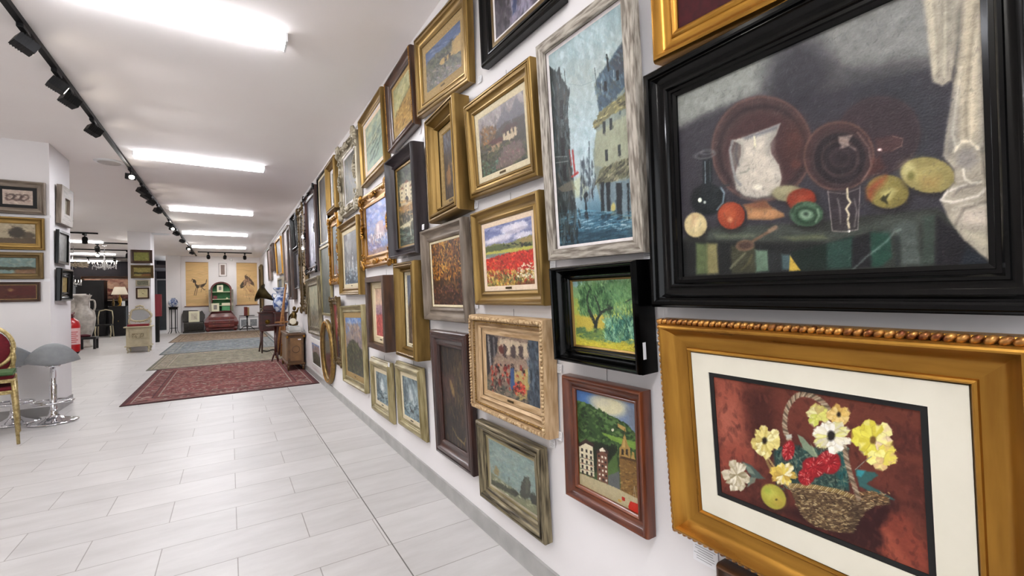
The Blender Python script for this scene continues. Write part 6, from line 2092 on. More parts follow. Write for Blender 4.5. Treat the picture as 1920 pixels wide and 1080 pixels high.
# ------------------------------------------------------------------ scrolls and print on the far wall
def ex_horse(a):
    K = '#3a3432'
    a.P(K, [(.30, .42), (.36, .39), (.42, .40), (.46, .44), (.44, .49), (.52, .52), (.66, .51), (.78, .49), (.84, .52), (.80, .55), (.70, .57), (.58, .57), (.52, .60), (.46, .57), (.40, .52), (.38, .46), (.32, .47)], 1.5, .006, .85)
    a.P('#e0c088', [(.56, .53), (.68, .525), (.66, .555), (.57, .555)], 4, .005, .6)
    a.L(K, .022, [(.47, .56), (.40, .66), (.36, .75)], .9)
    a.L(K, .02, [(.52, .58), (.47, .68), (.43, .755)], .9)
    a.L(K, .018, [(.68, .56), (.76, .61), (.84, .63)], .85)
    a.L(K, .016, [(.72, .56), (.68, .62), (.66, .68)], .7)
    a.L(K, .03, [(.80, .51), (.88, .48), (.92, .40)], .85, 3, .01)
    a.L(K, .02, [(.34, .40), (.28, .38), (.25, .42)], .7, 2, .01)
    for y in (.46, .5, .54, .6, .66, .72, .78):
        a.L('#4a403a', .008, [(.88, y), (.885, y + .02)], .7)


def ex_lotus(a):
    a.E('#3c3834', .34, .5, .2, .07, -25, 3, .85, jit=.2)
    a.E('#4a3e3a', .62, .42, .26, .06, 25, 3, .8, jit=.25)
    for k in range(7):
        a.E('#b89478', .5 + .13 * math.cos(k * .9), .46 + .05 * math.sin(k * .9), .07, .03, k * 40, 2, .7)
        a.E('#6a4c40', .5 + .13 * math.cos(k * .9), .46 + .05 * math.sin(k * .9), .07, .03, k * 40, 1, .6, ring=.003)
    a.L('#5c4c40', .012, [(.4, .4), (.42, .3), (.5, .27)], .7)
    a.L('#5c4c40', .01, [(.6, .36), (.66, .3)], .6)
    for k in range(9):
        a_ = -.4 + k * .32
        a.L('#a87c5c', .018, [(.62, .68), (.62 + .22 * math.cos(a_), .68 - .12 * math.sin(a_))], .55, 2)
    a.L('#6c5444', .012, [(.36, .56), (.5, .7), (.62, .9)], .6)
    a.D(30, (.2, .5, .9, .85), ['#8a6a54', '#b88c68'], .12, .014, 60, 60, .6)


def scroll(x, w_, label, ex, seed):
    t = thing('hanging_scroll', label, 'scroll', (x, FAR - .012, 1.0), 0, 'silk scrolls on the far wall')
    a = Art(110, 240, '#d9b782', None, seed)
    a.D(120, ALL, ['#e0c090', '#d4ae78', '#dcb888'], .4, .02, 0, 8, .35)
    a.P('#c8a878', [(0, .84), (1, .84), (1, .93), (0, .93)], 4, .01, .5)
    ex(a)
    m = a.mesh('silk_sheet', w_, 1.72, t, 0, SILK, y0=0)
    m.rotation_euler = (R(90), 0, 0)
    for zz, ww, rr in ((1.725, w_ + .01, .008), (-.005, w_ + .1, .018)):
        MB().tube([(-ww / 2, -.012, zz), (ww / 2, -.012, zz)], rr, 10).done('roller', mat('scroll_rod', '#8c6450', .5), t)
    return t


scroll(-1.06, .73, 'beige silk scroll with an ink horse, above the dark chest', ex_horse, 81)
scroll(.62, .73, 'beige silk scroll with ink lotus flowers, above the small tripod table', ex_lotus, 82)


def ex_text(a):
    for k in range(22):
        a.L('#4c403c', .012, [(.12, .05 + k * .043), (.88, .05 + k * .043)], .6, 1)


def far_frame(x, z0, w_, h_, b_, fm, lm, art, label, lf=.5):
    t = bpy.data.objects.new('framed_print', None)
    COL.objects.link(t)
    tag(t, label, 'framed print')
    B = Matrix(((1, 0, 0), (0, 0, -1), (0, 1, 0))).to_4x4()
    B.translation = Vector((x, FAR - .004, z0))
    t.matrix_world = B
    build_picture(t, w_, h_, b_, .03, 'flat', fm, lf=lf, lm=lm, art=art)
    return t


far_frame(-.215, 2.17, .27, .53, .07, BROWN, WHITEL, a_plain(83, ['#8c7468', '#7c665c'], ex_text, 20, 40, 70), 'thin framed brown text sheet on white mat, over the bureau', .8)

# ------------------------------------------------------------------ bureau cabinet with green interior
REDB = mat('red_mahogany', '#4a1512', .45, 0, '#6c241c', sc=4., vec=(1, 1, 5), coat=.05)
GRN = mat('green_lining', '#4a8a5c', .7, 0, '#5a9a6a', sc=8.)
t = thing('bureau_cabinet', 'arched red mahogany bureau cabinet with open green-lined shelves', 'cabinet', (-.27, 21.12, 0))
body = MB()
prof_b = [(.0, .10), (.03, .12), (.0, .16), (.05, .26), (.06, .36), (.0, .5), (-.08, .62), (-.16, .74), (-.17, .76)]
X0 = .5
rows = []
for dx, z in prof_b:
    w2 = X0 + dx
    dpt = .26 + dx * .8
    rows.append([body.b.verts.new(p) for p in ((-w2, -dpt + .02, z), (w2, -dpt + .02, z), (w2, .26, z), (-w2, .26, z))])
for A, B in zip(rows, rows[1:]):
    for k in range(4):
        body.b.faces.new((A[k], A[(k + 1) % 4], B[(k + 1) % 4], B[k])).smooth = False
body.b.faces.new(rows[0][::-1])
body.b.faces.new(rows[-1])
body.done('bombe_chest', REDB, t)
MB().box((0, 0, .085), (1.06, .52, .05)).done('plinth', REDB, t, bevel=.01)
for sx in (-1, 1):
    MB().ell((sx * .45, -.2, .03), (.06, .05, .03), n=10).done('foot', REDB, t)
b = MB()
for zz in (.22, .36, .5):
    b.box((0, -.3 if zz < .45 else -.262, zz), (.84, .012, .11))
d = b.done('drawer_fronts', mat('mahogany_drawer', '#581b16', .3, 0, '#742a20', sc=4., coat=.4), t, bevel=.003)
b = MB()
for sx in (-1, 1):
    for zz in (.22, .36, .5):
        b.ell((sx * .26, -.31 if zz < .45 else -.27, zz), (.014, .012, .014), n=8)
b.done('knob', BRASS, d)
# upper carcase with arched opening
W2, ZB, ZT = .335, .76, 1.62
b = MB()
for sx in (-1, 1):
    b.box((sx * (W2 - .02), .04, (ZB + ZT) / 2), (.04, .4, ZT - ZB))
n = 14
for k in range(n):
    a0, a1 = PI * k / n, PI * (k + 1) / n
    for (ra, rb, ya, yb) in ((W2, W2 - .04, -.16, .24), (W2 + .02, W2 - .01, -.19, -.15)):
        q = [(ra, a0), (ra, a1), (rb, a1), (rb, a0)]
        P_ = [(r_ * math.cos(a_), ZT + r_ * .9 * math.sin(a_)) for r_, a_ in q]
        va = [b.b.verts.new((x, ya, z)) for x, z in P_]
        vb = [b.b.verts.new((x, yb, z)) for x, z in P_]
        for j in range(4):
            b.b.faces.new((va[j], va[(j + 1) % 4], vb[(j + 1) % 4], vb[j]))
        b.b.faces.new(va[::-1])
        b.b.faces.new(vb)
b.box((0, .04, ZB + .01), (2 * W2, .42, .03))
b.done('upper_carcase', REDB, t)
pts = [(-W2 + .03, ZB), (W2 - .03, ZB)] + [((W2 - .03) * math.cos(PI * k / 16), ZT + (W2 - .03) * .9 * math.sin(PI * k / 16)) for k in range(17)]
MB().prism(pts, -.23, -.21, Matrix.Rotation(PI / 2, 4, 'X')).done('green_back', GRN, t)
SHC = mat('cream_shelf', '#d8d4b4', .6)
for zz in (1.0, 1.25, 1.54):
    MB().box((0, .04, zz), (2 * W2 - .08, .34, .02)).done('shelf', SHC, t)
MB().box((.15, -.06, .885), (.27, .2, .17)).done('drawer', GRN, t)
for sx in (-1, 1):
    d = MB().box((sx * (W2 + .03), -.28, 1.2), (.2, .02, .86), (0, 0, sx * -1.25)).done('door', mat('mirrored_door', '#b8b0a8', .2, .4), t)
# things on the shelves
LITM = mat('cream_print_mat', '#e0dcc0', .7)


def small_print(x, y, z, w_, h_, label, seed):
    t = thing('small_framed_print', label, 'framed print', (x, y, z))
    MB().box((0, 0, h_ / 2), (w_, .014, h_)).done('frame', LITM, t)
    a = a_plain(seed, ['#8c8880', '#a49c94', '#74706c'], None, 40, 24, 30)
    m = a.mesh('print', w_ * .45, h_ * .55, t, 0, WCOL, y0=0)
    m.rotation_euler = (R(90), 0, 0)
    m.location = (0, -.0085, h_ * .24)
    return t


small_print(-.31, 21.09, 1.551, .2, .26, 'cream matted print on the top bureau shelf', 84)
small_print(-.47, 20.92, .776, .25, .32, 'cream framed print at the bottom of the bureau shelves', 85)
o = MB().box((0, 0, .02), (.12, .12, .13)).done('books', mat('red_books', '#6c2c30', .6))
o.location = (-.47, 21.1, 1.306)
tag(o, 'dark red box on the middle bureau shelf', 'box')
o = MB().box((0, 0, .045), (.28, .15, .09)).done('album', LITM, bevel=.004)
o.location = (-.12, 21.1, 1.011)
tag(o, 'cream album lying on the lower bureau shelf', 'album')
o = MB().lathe([(0, 0), (.05, 0), (.03, .03), (.035, .05), (0, .055)], n=16).done('shell_dish', SHC)
o.location = (-.08, 21.06, 1.261)
tag(o, 'small cream dish on the middle bureau shelf', 'dish')

# ------------------------------------------------------------------ dark chest with propped print
DKC = mat('black_carved_wood', '#14110c', .45, .1, '#2c261a', sc=30., bump=.5)
t = thing('carved_chest', 'dark carved chest with open lid under the horse scroll', 'chest', (-1.16, 20.95, 0))
MB().box((0, 0, .03), (.66, .4, .06)).done('base', DKC, t, bevel=.008)
b = MB()
b.surf(lambda u, v: Vector(((u - .5) * .6, -.18 - .03 * math.sin(v * PI), .06 + v * .34)), 10, 8)
b.box((0, .01, .23), (.6, .36, .34))
b.done('body', DKC, t, bevel=.01)
b = MB()
for k in range(12):
    b.box((-.27 + k * .049, -.213, .23), (.03, .012, .24))
b.done('carved_band', DKC, t)
M = Matrix.Translation((0, .13, .4)) @ Matrix.Rotation(R(-14), 4, 'X')
lid = [(-.36, 0), (.29, 0), (.3, .08), (.34, .14), (.34, .27), (.3, .34), (.25, .44), (.2, .4), (.1, .45), (-.1, .46), (-.34, .46), (-.38, .3)]
b = MB()
b.prism([(x, z) for x, z in lid], -.03, .03, M @ Matrix.Rotation(PI / 2, 4, 'X'))
b.done('open_lid', DKC, t, bevel=.01)
t = thing('framed_sketch', 'cream sketch in a pale frame propped on the dark chest', 'framed print', (-1.15, 20.9, .402))
fr = MB().box((0, 0, .21), (.34, .016, .42)).done('frame', LITM, t)
m = a_plain(86, ['#cfc7b0', '#b8ae98', '#8c8474'], ex_bird, 40, 40, 50).mesh('sketch', .2, .26, t, 0, WCOL)
m.rotation_euler = (R(90), 0, 0)
m.location = (0, -.0095, .08)
for ch in (fr, m):
    pass
t.rotation_euler = (R(-10), 0, 0)

# ------------------------------------------------------------------ small tripod table with book, leaning print
def tripod_table(name, label, loc, h_, r_, m, legs=3, lr=.28):
    t = thing(name, label, 'table', loc)
    MB().lathe([(0, h_ - .022), (r_ * .96, h_ - .022), (r_, h_ - .012), (r_, h_), (0, h_)], n=32).done('tabletop', m, t)
    MB().lathe([(0, .1), (.03, .1), (.035, .16), (.02, .22), (.026, h_ * .5), (.016, h_ * .62), (.022, h_ - .1), (.05, h_ - .022), (0, h_ - .022)], n=18).done('column', m, t)
    for k in range(legs):
        a_ = 2 * PI * k / legs + .5
        MB().tube([(.02 * math.cos(a_), .02 * math.sin(a_), .17), (lr * .5 * math.cos(a_), lr * .5 * math.sin(a_), .14), (lr * .85 * math.cos(a_), lr * .85 * math.sin(a_), .03), (lr * math.cos(a_), lr * math.sin(a_), .012)], [.02, .016, .012, .012], 8).done('leg', m, t)
    return t


DKW = mat('ebonised_wood', '#150d0b', .3, 0, '#241613', sc=5., coat=.3)
tripod_table('tripod_table', 'small dark tripod table under the lotus scroll', (.58, 20.5, 0), .585, .27, DKW, 3, .3)
t = thing('standing_book', 'red and tan bound book standing on the small tripod table', 'book', (.58, 20.5, .5855), R(20))
MB().box((-.05, 0, .17), (.07, .16, .34)).done('cover', mat('red_binding', '#7c3a34', .5), t, bevel=.003)
MB().box((.02, 0, .16), (.06, .14, .32)).done('page_block', mat('tan_pages', '#a88c5c', .8), t)
t = thing('leaning_print', 'wide black framed print leaning on the wall behind the tripod table', 'framed print', (.67, 21.28, .02))
t.rotation_euler = (R(-8), 0, 0)
MB().box((0, .006, .24), (.7, .012, .44)).done('mount', PAPER, t)
b = MB()
for sx in (-1, 1):
    b.box((sx * .345, 0, .24), (.012, .024, .46))
for zz in (.01, .47):
    b.box((0, 0, zz), (.7, .024, .012))
b.done('frame', IRON, t)
for sx in (-.16, .16):
    m = a_plain(87 if sx < 0 else 88, ['#8c9094', '#acb0b0', '#6c7074', '#d0d0cc'], None, 50, 24, 30).mesh('print', .24, .28, t, 0, WCOL)
    m.rotation_euler = (R(90), 0, 0)
    m.location = (sx, -.0015, .1)

# ------------------------------------------------------------------ tall standing mirror against the wall end
t, w_, h_ = root_on_wall('pier_mirror', (20.0, 18.9, .04, 2.5, .09, .12, 0), 'tall dark gilt pier mirror near the scroll wall corner', 'mirror')
ring(w_, h_, [[(0, 0), (0, .07), (.03, .084), (.1, .07), (.13, .05)]], t, ['frame'], [GOLDD])
MB().box((0, h_ / 2, .03), (w_ - .25, h_ - .25, .01)).done('mirror_glass', MATS['mirror_glass'], t)
MB().box((0, h_ / 2, .008), (w_ - .02, h_ - .02, .012)).done('backing', BACKM, t)

# ------------------------------------------------------------------ gramophone on its cabinet, porcelain vase
t = thing('side_cabinet', 'dark mahogany cabinet on slender legs carrying the gramophone', 'cabinet', (.80, 11.55, .0105))
DM = mat('dark_mahogany_gloss', '#2c0f0c', .28, 0, '#471a14', sc=5., vec=(1, 1, 4), coat=.5)
MB().box((0, 0, .69), (.49, .46, .38)).done('body', DM, t, bevel=.006)
MB().box((0, 0, .893), (.54, .5, .026)).done('top', DM, t, bevel=.006)
MB().box((0, 0, .495), (.48, .48, .025)).done('base_moulding', DM, t, bevel=.006)
d = MB().box((0, -.236, .69), (.38, .014, .3)).done('drawer', DM, t, bevel=.004)
MB().lathe([(0, 0), (.05, .0), (.05, .01), (.02, .02), (.024, .035), (0, .04)], c=(-.09, -.243, .69), axis=(0, -1, 0), n=16).done('knob', BRASS, d)
for sx in (-1, 1):
    MB().tube([(sx * .2, -.2, .49), (sx * .2, -.2, .25), (sx * .205, -.205, 0)], [.025, .02, .015], 8).done('leg', DM, t)
    MB().tube([(sx * .2, .2, .49), (sx * .2, .2, .25), (sx * .24, .22, 0)], [.025, .02, .015], 8).done('leg', DM, t)
MB().tube(smooth_pts([(-.2, -.2, .06), (-.1, -.15, .03), (0, -.1, .05), (.08, -.1, .03)], 4), .012, 6).done('foot_scroll', IRON, t)
t = thing('gramophone', 'gramophone with greenish brass horn on the dark cabinet', 'gramophone', (.78, 11.42, .9175))
MB().box((0, 0, .015), (.36, .26, .03)).done('plinth', DM, t, bevel=.006)
MB().box((0, 0, .085), (.3, .22, .11)).done('case', DM, t, bevel=.006)
MB().lathe([(0, .141), (.1, .141), (.1, .152), (0, .152)], n=28).done('turntable', IRON, t)
hp = smooth_pts([(.15, .05, .19), (.1, .04, .26), (.02, .05, .31), (-.06, .07, .36), (-.14, .09, .41), (-.2, .11, .44)], 4)
rr = [.012 + .004 * k for k in range(6)] + [.036 * (1.125 ** k) for k in range(len(hp) - 6)]
rr[-1] *= 1.15
b = MB()
b.tube(hp, rr, 24, cap=False)
b.done('horn', mat('aged_brass_horn', '#2c2614', .35, .8, '#5c5030', sc=5.), t, solid=.003)
MB().tube([(.15, .05, .19), (.16, .05, .16), (.1, .0, .155)], .01, 8).done('tone_arm', BRASS, t)
MB().tube([(-.15, -.05, .08), (-.2, -.06, .08), (-.2, -.06, .03)], .006, 6).done('crank', CHROME, t)
t = thing('porcelain_vase', 'large blue and white porcelain vase behind the gramophone', 'vase', (.925, 10.78, .0105))
MB().box((0, 0, .45), (.22, .22, .88)).box((0, 0, .9), (.26, .26, .03)).done('pedestal', DM, t, bevel=.006)
b = MB()
b.lathe([(0, .917), (.085, .917), (.09, .94), (.13, 1.0), (.15, 1.08), (.14, 1.16), (.09, 1.24), (.07, 1.29), (.075, 1.34), (.13, 1.4), (.14, 1.43), (.125, 1.44), (.07, 1.36), (.0, 1.34)], n=32)
b.done('body', BLUEW, t)
b = MB()
for sx in (-1, 1):
    b.tube(smooth_pts([(sx * .08, 0, 1.3), (sx * .14, 0, 1.31), (sx * .15, 0, 1.25), (sx * .12, 0, 1.18)], 4), .012, 6)
b.done('handle', BLUEW, t)

# ------------------------------------------------------------------ wooden easel, pedestal table, clock cabinet
t = thing('wooden_easel', 'folded light wooden easel standing behind the small pedestal table', 'easel', (.89, 10.26, .0105))
EW = mat('easel_pine', '#8a5c30', .5, 0, '#a87644', sc=6., vec=(1, 1, 6))
MB().tube([(-.1, 0, 0), (.02, .0, .9), (.1, .03, 1.5)], [.022, .022, .016], 6).done('leg', EW, t)
MB().tube([(.1, 0, 0), (.03, .0, .9), (.1, .03, 1.48)], [.02, .022, .016], 6).done('leg', EW, t)
MB().tube([(.0, .2, 0), (.08, .05, 1.35)], .016, 6).done('leg', EW, t)
MB().box((.0, -.03, .72), (.24, .05, .03)).done('tray', EW, t)
RW = mat('reddish_table_wood', '#32120d', .3, 0, '#4c1e16', sc=5., coat=.4)
t = thing('pedestal_table', 'slender red-brown pedestal table beside the clock cabinet', 'table', (.735, 9.62, .009))
MB().lathe([(0, .675), (.13, .675), (.155, .69), (.16, .7), (.15, .703), (.13, .698), (0, .698)], n=32).done('tabletop', RW, t)
MB().tube([(0, 0, .67), (0, 0, .3), (0, 0, .12)], [.03, .026, .03], 12).done('column', RW, t)
for k in range(3):
    a_ = 2 * PI * k / 3 + .9
    MB().tube([(.0, 0, .2), (.04 * math.cos(a_), .04 * math.sin(a_), .12), (.07 * math.cos(a_), .07 * math.sin(a_), .012)], [.022, .016, .012], 8).done('leg', RW, t)
CABW = mat('marquetry_wood', '#4c341c', .35, 0, '#6b4c2c', sc=6., vec=(1, 1, 3), coat=.3)
CABL = mat('marquetry_light', '#6f5030', .35, 0, '#83603a', sc=10., coat=.3)
t = thing('clock_cabinet', 'low brown marquetry cabinet at the picture wall on the red rug edge', 'cabinet', (.925, 8.72, .0125))
MB().box((0, 0, .345), (.24, .96, .46)).done('body', CABW, t, bevel=.005)
MB().box((0, 0, .595), (.285, 1.04, .04)).done('top', CABW, t, bevel=.01)
MB().box((0, 0, .105), (.27, 1.0, .03)).done('base_moulding', CABW, t, bevel=.006)
for sx in (-1, 1):
    for sy in (-1, 1):
        MB().tube([(sx * .105, sy * .45, .1), (sx * .115, sy * .465, .05), (sx * .11, sy * .455, 0)], [.026, .018, .015], 8).done('leg', CABW, t)
d = MB().box((0, -.484, .345), (.17, .012, .38)).done('end_panel', CABL, t, bevel=.003)
MB().lathe([(.05, 0), (.06, .003), (.055, .006), (.05, .006)], c=(0, -.49, .345), axis=(0, -1, 0), n=28, sy=1.0).done('inlay_oval', CABW, d)
d = MB().box((-.124, 0, .345), (.012, .8, .38)).done('door', CABL, t, bevel=.003)
b = MB()
for sx in (-1, 1):
    b.ell((sx * .125, -.49, .56), (.02, .015, .03), n=8)
b.ell((-.135, .35, .36), (.008, .012, .02), n=8)
b.done('gilt_mounts', GOLD2[0], t)
o = MB().box((0, 0, 0), (.045, .004, .016)).done('price_card', CARD)
o.location = (.98, 8.222, .52)
tag(o, 'white price card stuck on the end of the marquetry cabinet', 'price card')
MARB = mat('grey_white_marble', '#a8a8a4', .3, 0, '#d4d4d0', sc=6., det=8, coat=.2)
BRZ = mat('patinated_bronze', '#3a2c16', .35, .85, '#6c5630', sc=14., bump=.2)
t = thing('mantel_clock', 'pale marble clock base with a bronze reclining figure on the marquetry cabinet', 'mantel clock', (.92, 8.5, .6295), 0)
b = MB()
b.box((0, 0, .012), (.2, .44, .024))
b.box((0, 0, .06), (.19, .42, .07))
b.box((0, 0, .105), (.15, .34, .025))
b.done('marble_base', MARB, t, bevel=.012)
b = MB()
b.tube([(-.02, .14, .13), (.0, .06, .17), (.0, -.02, .2), (.01, -.05, .29), (.01, -.04, .36)], [.05, .055, .05, .045, .03], 10)
b.ell((.015, -.045, .405), (.03, .033, .04), n=10)
b.tube([(.0, -.04, .33), (-.05, .02, .27), (-.06, .08, .21)], [.022, .018, .014], 8)
b.tube([(.02, -.03, .33), (.05, -.1, .35), (.07, -.13, .42)], [.022, .018, .014], 8)
b.tube([(.0, .05, .17), (-.04, -.08, .2), (-.05, -.16, .14)], [.04, .03, .02], 8)
b.tube([(.03, .1, .15), (.05, -.04, .16), (.04, -.13, .13)], [.035, .028, .018], 8)
b.ell((0, .15, .15), (.06, .05, .04), n=10)
b.done('bronze_figure', BRZ, t, recalc=False)
MB().lathe([(0, 0), (.05, 0), (.055, .01), (.045, .015), (0, .014)], c=(-.02, -.16, .19), axis=(-.3, -1, .1), n=24).done('clock_face', mat('cream_dial', '#d8d0b8', .4), t)
MB().box((0, -.14, .155), (.07, .05, .09)).done('clock_case', BRZ, t, bevel=.01)

# ------------------------------------------------------------------ side room seen past the pillar
BLK = mat('black_furniture', '#08070a', .4, 0, '#100e12', sc=5.)
URN = mat('mottled_stone_urn', '#98928a', .4, 0, '#bcb6ae', sc=9., det=8)
for k, (x, y, s) in enumerate(((-3.42, 16.7, 1.0), (-3.78, 17.6, .95))):
    t = thing('garden_urn', ['big pale stone urn behind the fire extinguisher', 'second pale stone urn, farther from the pillar'][k], 'urn', (x, y, 0))
    MB().lathe([(0, 0), (.2 * s, 0), (.2 * s, .05), (.13 * s, .09), (.15 * s, .2), (.25 * s, .55 * s), (.275 * s, .8 * s), (.25 * s, .98 * s), (.15 * s, 1.08 * s), (.14 * s, 1.2 * s), (.17 * s, 1.38 * s), (.2 * s, 1.43 * s), (.17 * s, 1.44 * s), (.12 * s, 1.3 * s), (0, 1.28 * s)], n=32).done('body', URN, t)
    b = MB()
    for sx in (-1, 1):
        b.tube(smooth_pts([(sx * .14 * s, 0, 1.3 * s), (sx * .24 * s, 0, 1.28 * s), (sx * .26 * s, 0, 1.1 * s), (sx * .22 * s, 0, .98 * s)], 4), .022 * s, 8)
    b.done('handle', URN, t)
t = thing('low_bench', 'small black bench by the stone urn', 'bench', (-3.17, 16.0, 0))
MB().box((0, 0, .29), (.36, .34, .06)).done('seat', BLK, t, bevel=.006)
for sx in (-1, 1):
    for sy in (-1, 1):
        MB().box((sx * .15, sy * .14, .13), (.05, .05, .26)).done('leg', BLK, t)
o = MB().lathe([(0, 0), (.1, 0), (.12, .04), (.05, .07), (0, .075)], n=20, sx=1.2).done('maroon_hat', mat('maroon_felt', '#4c1420', .8))
o.location = (-3.25, 16.0, .321)
tag(o, 'dark red round box on the small black bench', 'box')
t = thing('red_mat', 'small red mat on the tiles beside the black bench', 'rug', (-3.5, 15.72, 0))
MB().box((0, 0, .003), (.5, .3, .006)).done('pile', mat('red_mat', '#8a3038', .95), t)
for k, (x, y, wd, dp, h_, lb) in enumerate(((-4.9, 23.6, 1.5, .6, 2.1, 'tall black cabinet at the back of the side room'), (-3.42, 21.6, .46, .7, 1.08, 'black counter with the white table lamp, behind the pillar'), (-4.35, 21.9, 1.1, .5, .95, 'long black sideboard in the side room'), (-3.4, 24.3, 1.3, .5, 1.15, 'black low cabinet against the back wall'), (-4.25, 18.6, .5, .4, 1.75, 'narrow black display case beside the urns'))):
    t = thing('black_cabinet', lb, 'cabinet', (x, y, 0))
    MB().box((0, 0, h_ / 2 + .02), (wd, dp, h_ - .08)).done('body', BLK, t, bevel=.006)
    MB().box((0, 0, h_ - .01), (wd + .06, dp + .04, .03)).done('top', BLK, t, bevel=.006)
    MB().box((0, 0, .03), (wd - .04, dp - .04, .06)).done('plinth', BLK, t)
    for sx in ((-1, 1) if wd > .6 else (0,)):
        q = MB().box((sx * wd * .24, -dp / 2 - .008, h_ / 2), (wd * (.44 if wd > .6 else .84), .014, h_ * .8)).done('door', BLK, t, bevel=.003)
        MB().ell((sx * wd * .06 + .02, -dp / 2 - .022, h_ / 2), (.012, .01, .03), n=8).done('handle', BRASS, q)
t = thing('table_lamp', 'table lamp with pale shade on the black counter', 'lamp', (-3.4, 21.55, 1.085))
MB().lathe([(0, 0), (.09, 0), (.05, .03), (.02, .06), (.06, .18), (.05, .28), (.015, .34), (.015, .45), (0, .45)], n=20).done('base', BRASS, t)
MB().lathe([(.24, .42), (.15, .7), (.14, .7), (.23, .42)], n=28).done('lamp_shade', mat('pale_shade', '#b8b0a0', .8, emis=('#ffe8c8', .08)), t)
for k, (x, lab) in enumerate(((-3.55, 'small dark figurine beside the table lamp'), (-3.27, 'white card standing beside the table lamp'))):
    b = MB()
    if k:
        b.box((0, 0, .09), (.09, .02, .18))
    else:
        b.lathe([(0, 0), (.05, 0), (.03, .04), (.045, .12), (.02, .2), (.03, .24), (0, .27)], n=14)
    o = b.done('figurine' if not k else 'display_card', BRZ if not k else PAPER)
    o.location = (x, 21.35, 1.085)
    tag(o, lab, 'figurine' if not k else 'card')


def ex_crowd(a):
    a.E('#d8b8a0', .5, .4, .35, .25, 0, 12, .7, jit=.2)
    a.D(120, (0, .5, 1, 1), ['#8c4c48', '#5c2c30', '#b08070', '#3c2428', '#c09c84'], .08, .12, 85, 20, .8)
    a.D(50, (0, 0, 1, .5), ['#d8b498', '#c09480', '#e0c0a8'], .2, .1, 20, 50, .5)


t = bpy.data.objects.new('framed_painting', None)
COL.objects.link(t)
tag(t, 'wide warm toned crowd painting in dark frame on the back wall of the side room', 'framed painting')
B = Matrix(((1, 0, 0), (0, 0, -1), (0, 1, 0))).to_4x4()
B.translation = Vector((-4.35, YE - .21, 1.28))
t.matrix_world = B
build_picture(t, 1.6, 1.05, .1, .06, 'scoop', BROWN, art=a_plain(90, ['#9c7468', '#b08c7c', '#7c4c44'], ex_crowd, 100, 110, 70))
t = thing('dining_chair', 'cream carved chair with dark seat in front of the black counter', 'chair', (-3.72, 20.9, 0))
for sx in (-1, 1):
    MB().tube([(sx * .19, -.18, .42), (sx * .21, -.2, .2), (sx * .19, -.2, 0)], .018, 7).done('leg', CRM, t)
    MB().tube([(sx * .19, .18, .42), (sx * .2, .2, .2), (sx * .21, .24, 0)], .018, 7).done('leg', CRM, t)
    MB().tube([(sx * .19, .18, .42), (sx * .2, .21, .7), (sx * .17, .25, .92)], .016, 7).done('back_post', CRM, t)
MB().box((0, 0, .43), (.42, .4, .05)).done('seat', BLK, t, bevel=.01)
MB().tube([(-.17, .25, .92), (0, .26, .97), (.17, .25, .92)], .02, 7).done('top_rail', CRM, t)
t = thing('wall_mirror', 'pale framed mirror standing behind the stone urns', 'mirror', (-3.98, 18.3, 0))
MB().box((0, 0, .75), (.8, .03, 1.5)).done('backing', BACKM, t)
b = MB()
for sx in (-1, 1):
    b.box((sx * .37, -.03, .75), (.07, .04, 1.5))
for zz in (.035, 1.465):
    b.box((0, -.03, zz), (.8, .04, .07))
b.done('frame', WHITEF[0], t)
MB().box((0, -.02, .75), (.68, .008, 1.38)).done('mirror_glass', mat('dark_mirror', '#3a3c42', .12, .6), t)

CRYS = mat('crystal', '#f4f4f6', .05, 0, trans=.6)
BULB = mat('lit_bulb', '#ffffff', .3, emis=('#ffefd8', 1.6))


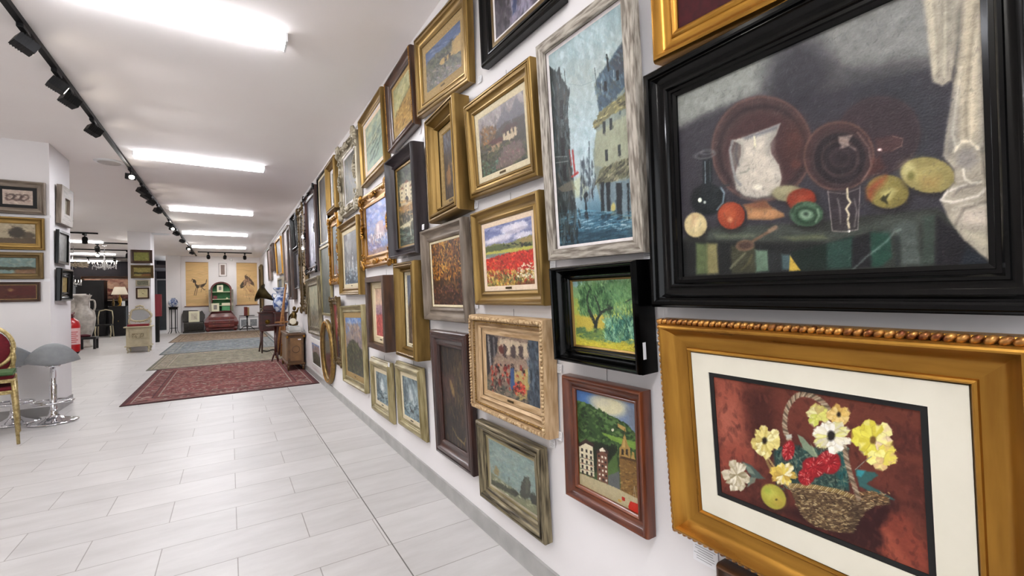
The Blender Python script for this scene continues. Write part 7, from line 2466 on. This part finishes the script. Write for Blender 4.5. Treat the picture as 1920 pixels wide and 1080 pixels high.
def chandelier(x, y, z, s, label, arms=8):
    t = thing('crystal_chandelier', label, 'chandelier', (x, y, CEIL))
    dz = z - CEIL
    MB().tube([(0, 0, 0), (0, 0, dz + .3 * s)], .008, 6).lathe([(0, -.03), (.06, -.03), (.05, 0), (0, 0)], n=16).done('ceiling_rod', CHROME, t)
    MB().lathe([(0, dz - .2 * s), (.03 * s, dz - .17 * s), (.02 * s, dz - .1 * s), (.06 * s, dz - .05 * s), (.02 * s, dz), (.035 * s, dz + .12 * s), (.015 * s, dz + .2 * s), (.05 * s, dz + .26 * s), (0, dz + .3 * s)], n=16).done('stem', CRYS, t)
    rn = random.Random(arms)
    for k in range(arms):
        a_ = 2 * PI * k / arms
        c, q = math.cos(a_), math.sin(a_)
        MB().tube(smooth_pts([(.02 * c, .02 * q, dz - .05 * s), (.12 * s * c, .12 * s * q, dz - .12 * s), (.22 * s * c, .22 * s * q, dz - .08 * s), (.27 * s * c, .27 * s * q, dz)], 3), .008, 6).done('arm', CRYS, t)
        MB().tube([(.27 * s * c, .27 * s * q, dz), (.27 * s * c, .27 * s * q, dz + .09 * s)], [.012, .008], 6).done('bulb', BULB, t)
    b = MB()
    for k in range(90):
        a_, rr = rn.uniform(0, 2 * PI), rn.choice((.27, .27, .15, .08)) * s
        b.ell((rr * math.cos(a_), rr * math.sin(a_), dz - rn.uniform(.03, .17) * s + (.3 - rr / s) * .2), (.009, .009, .02), n=6)
    o = b.done('crystal_drops', CRYS, t, recalc=False)
    o['kind'] = 'stuff'
    return t


chandelier(-3.15, 17.8, 2.38, 1.0, 'crystal chandelier with glass arms in the side room, nearest the pillar')
t = thing('feather_lamp', 'pale feathery ceiling lamp beside the crystal chandelier', 'ceiling lamp', (-4.0, 18.6, CEIL))
MB().tube([(0, 0, 0), (0, 0, -.4)], .008, 6).done('cord', CHROME, t)
b = MB()
rn = random.Random(9)
for k in range(160):
    a_, e_ = rn.uniform(0, 2 * PI), rn.uniform(-.5, .4)
    L_ = rn.uniform(.22, .4)
    b.ell((L_ * .6 * math.cos(a_) * 1.1, L_ * .6 * math.sin(a_), -.55 + L_ * .35 * e_), (L_ * .35, .03, .02), (0, -e_ * .6, a_), 5)
o = b.done('feathers', mat('ivory_feathers', '#b0a490', .9, 0, '#c8bca8', sc=20.), t, recalc=False)
o['kind'] = 'stuff'
chandelier(-4.5, 20.8, 1.95, .8, 'smaller crystal chandelier hanging lower, behind the feathery lamp', 6)
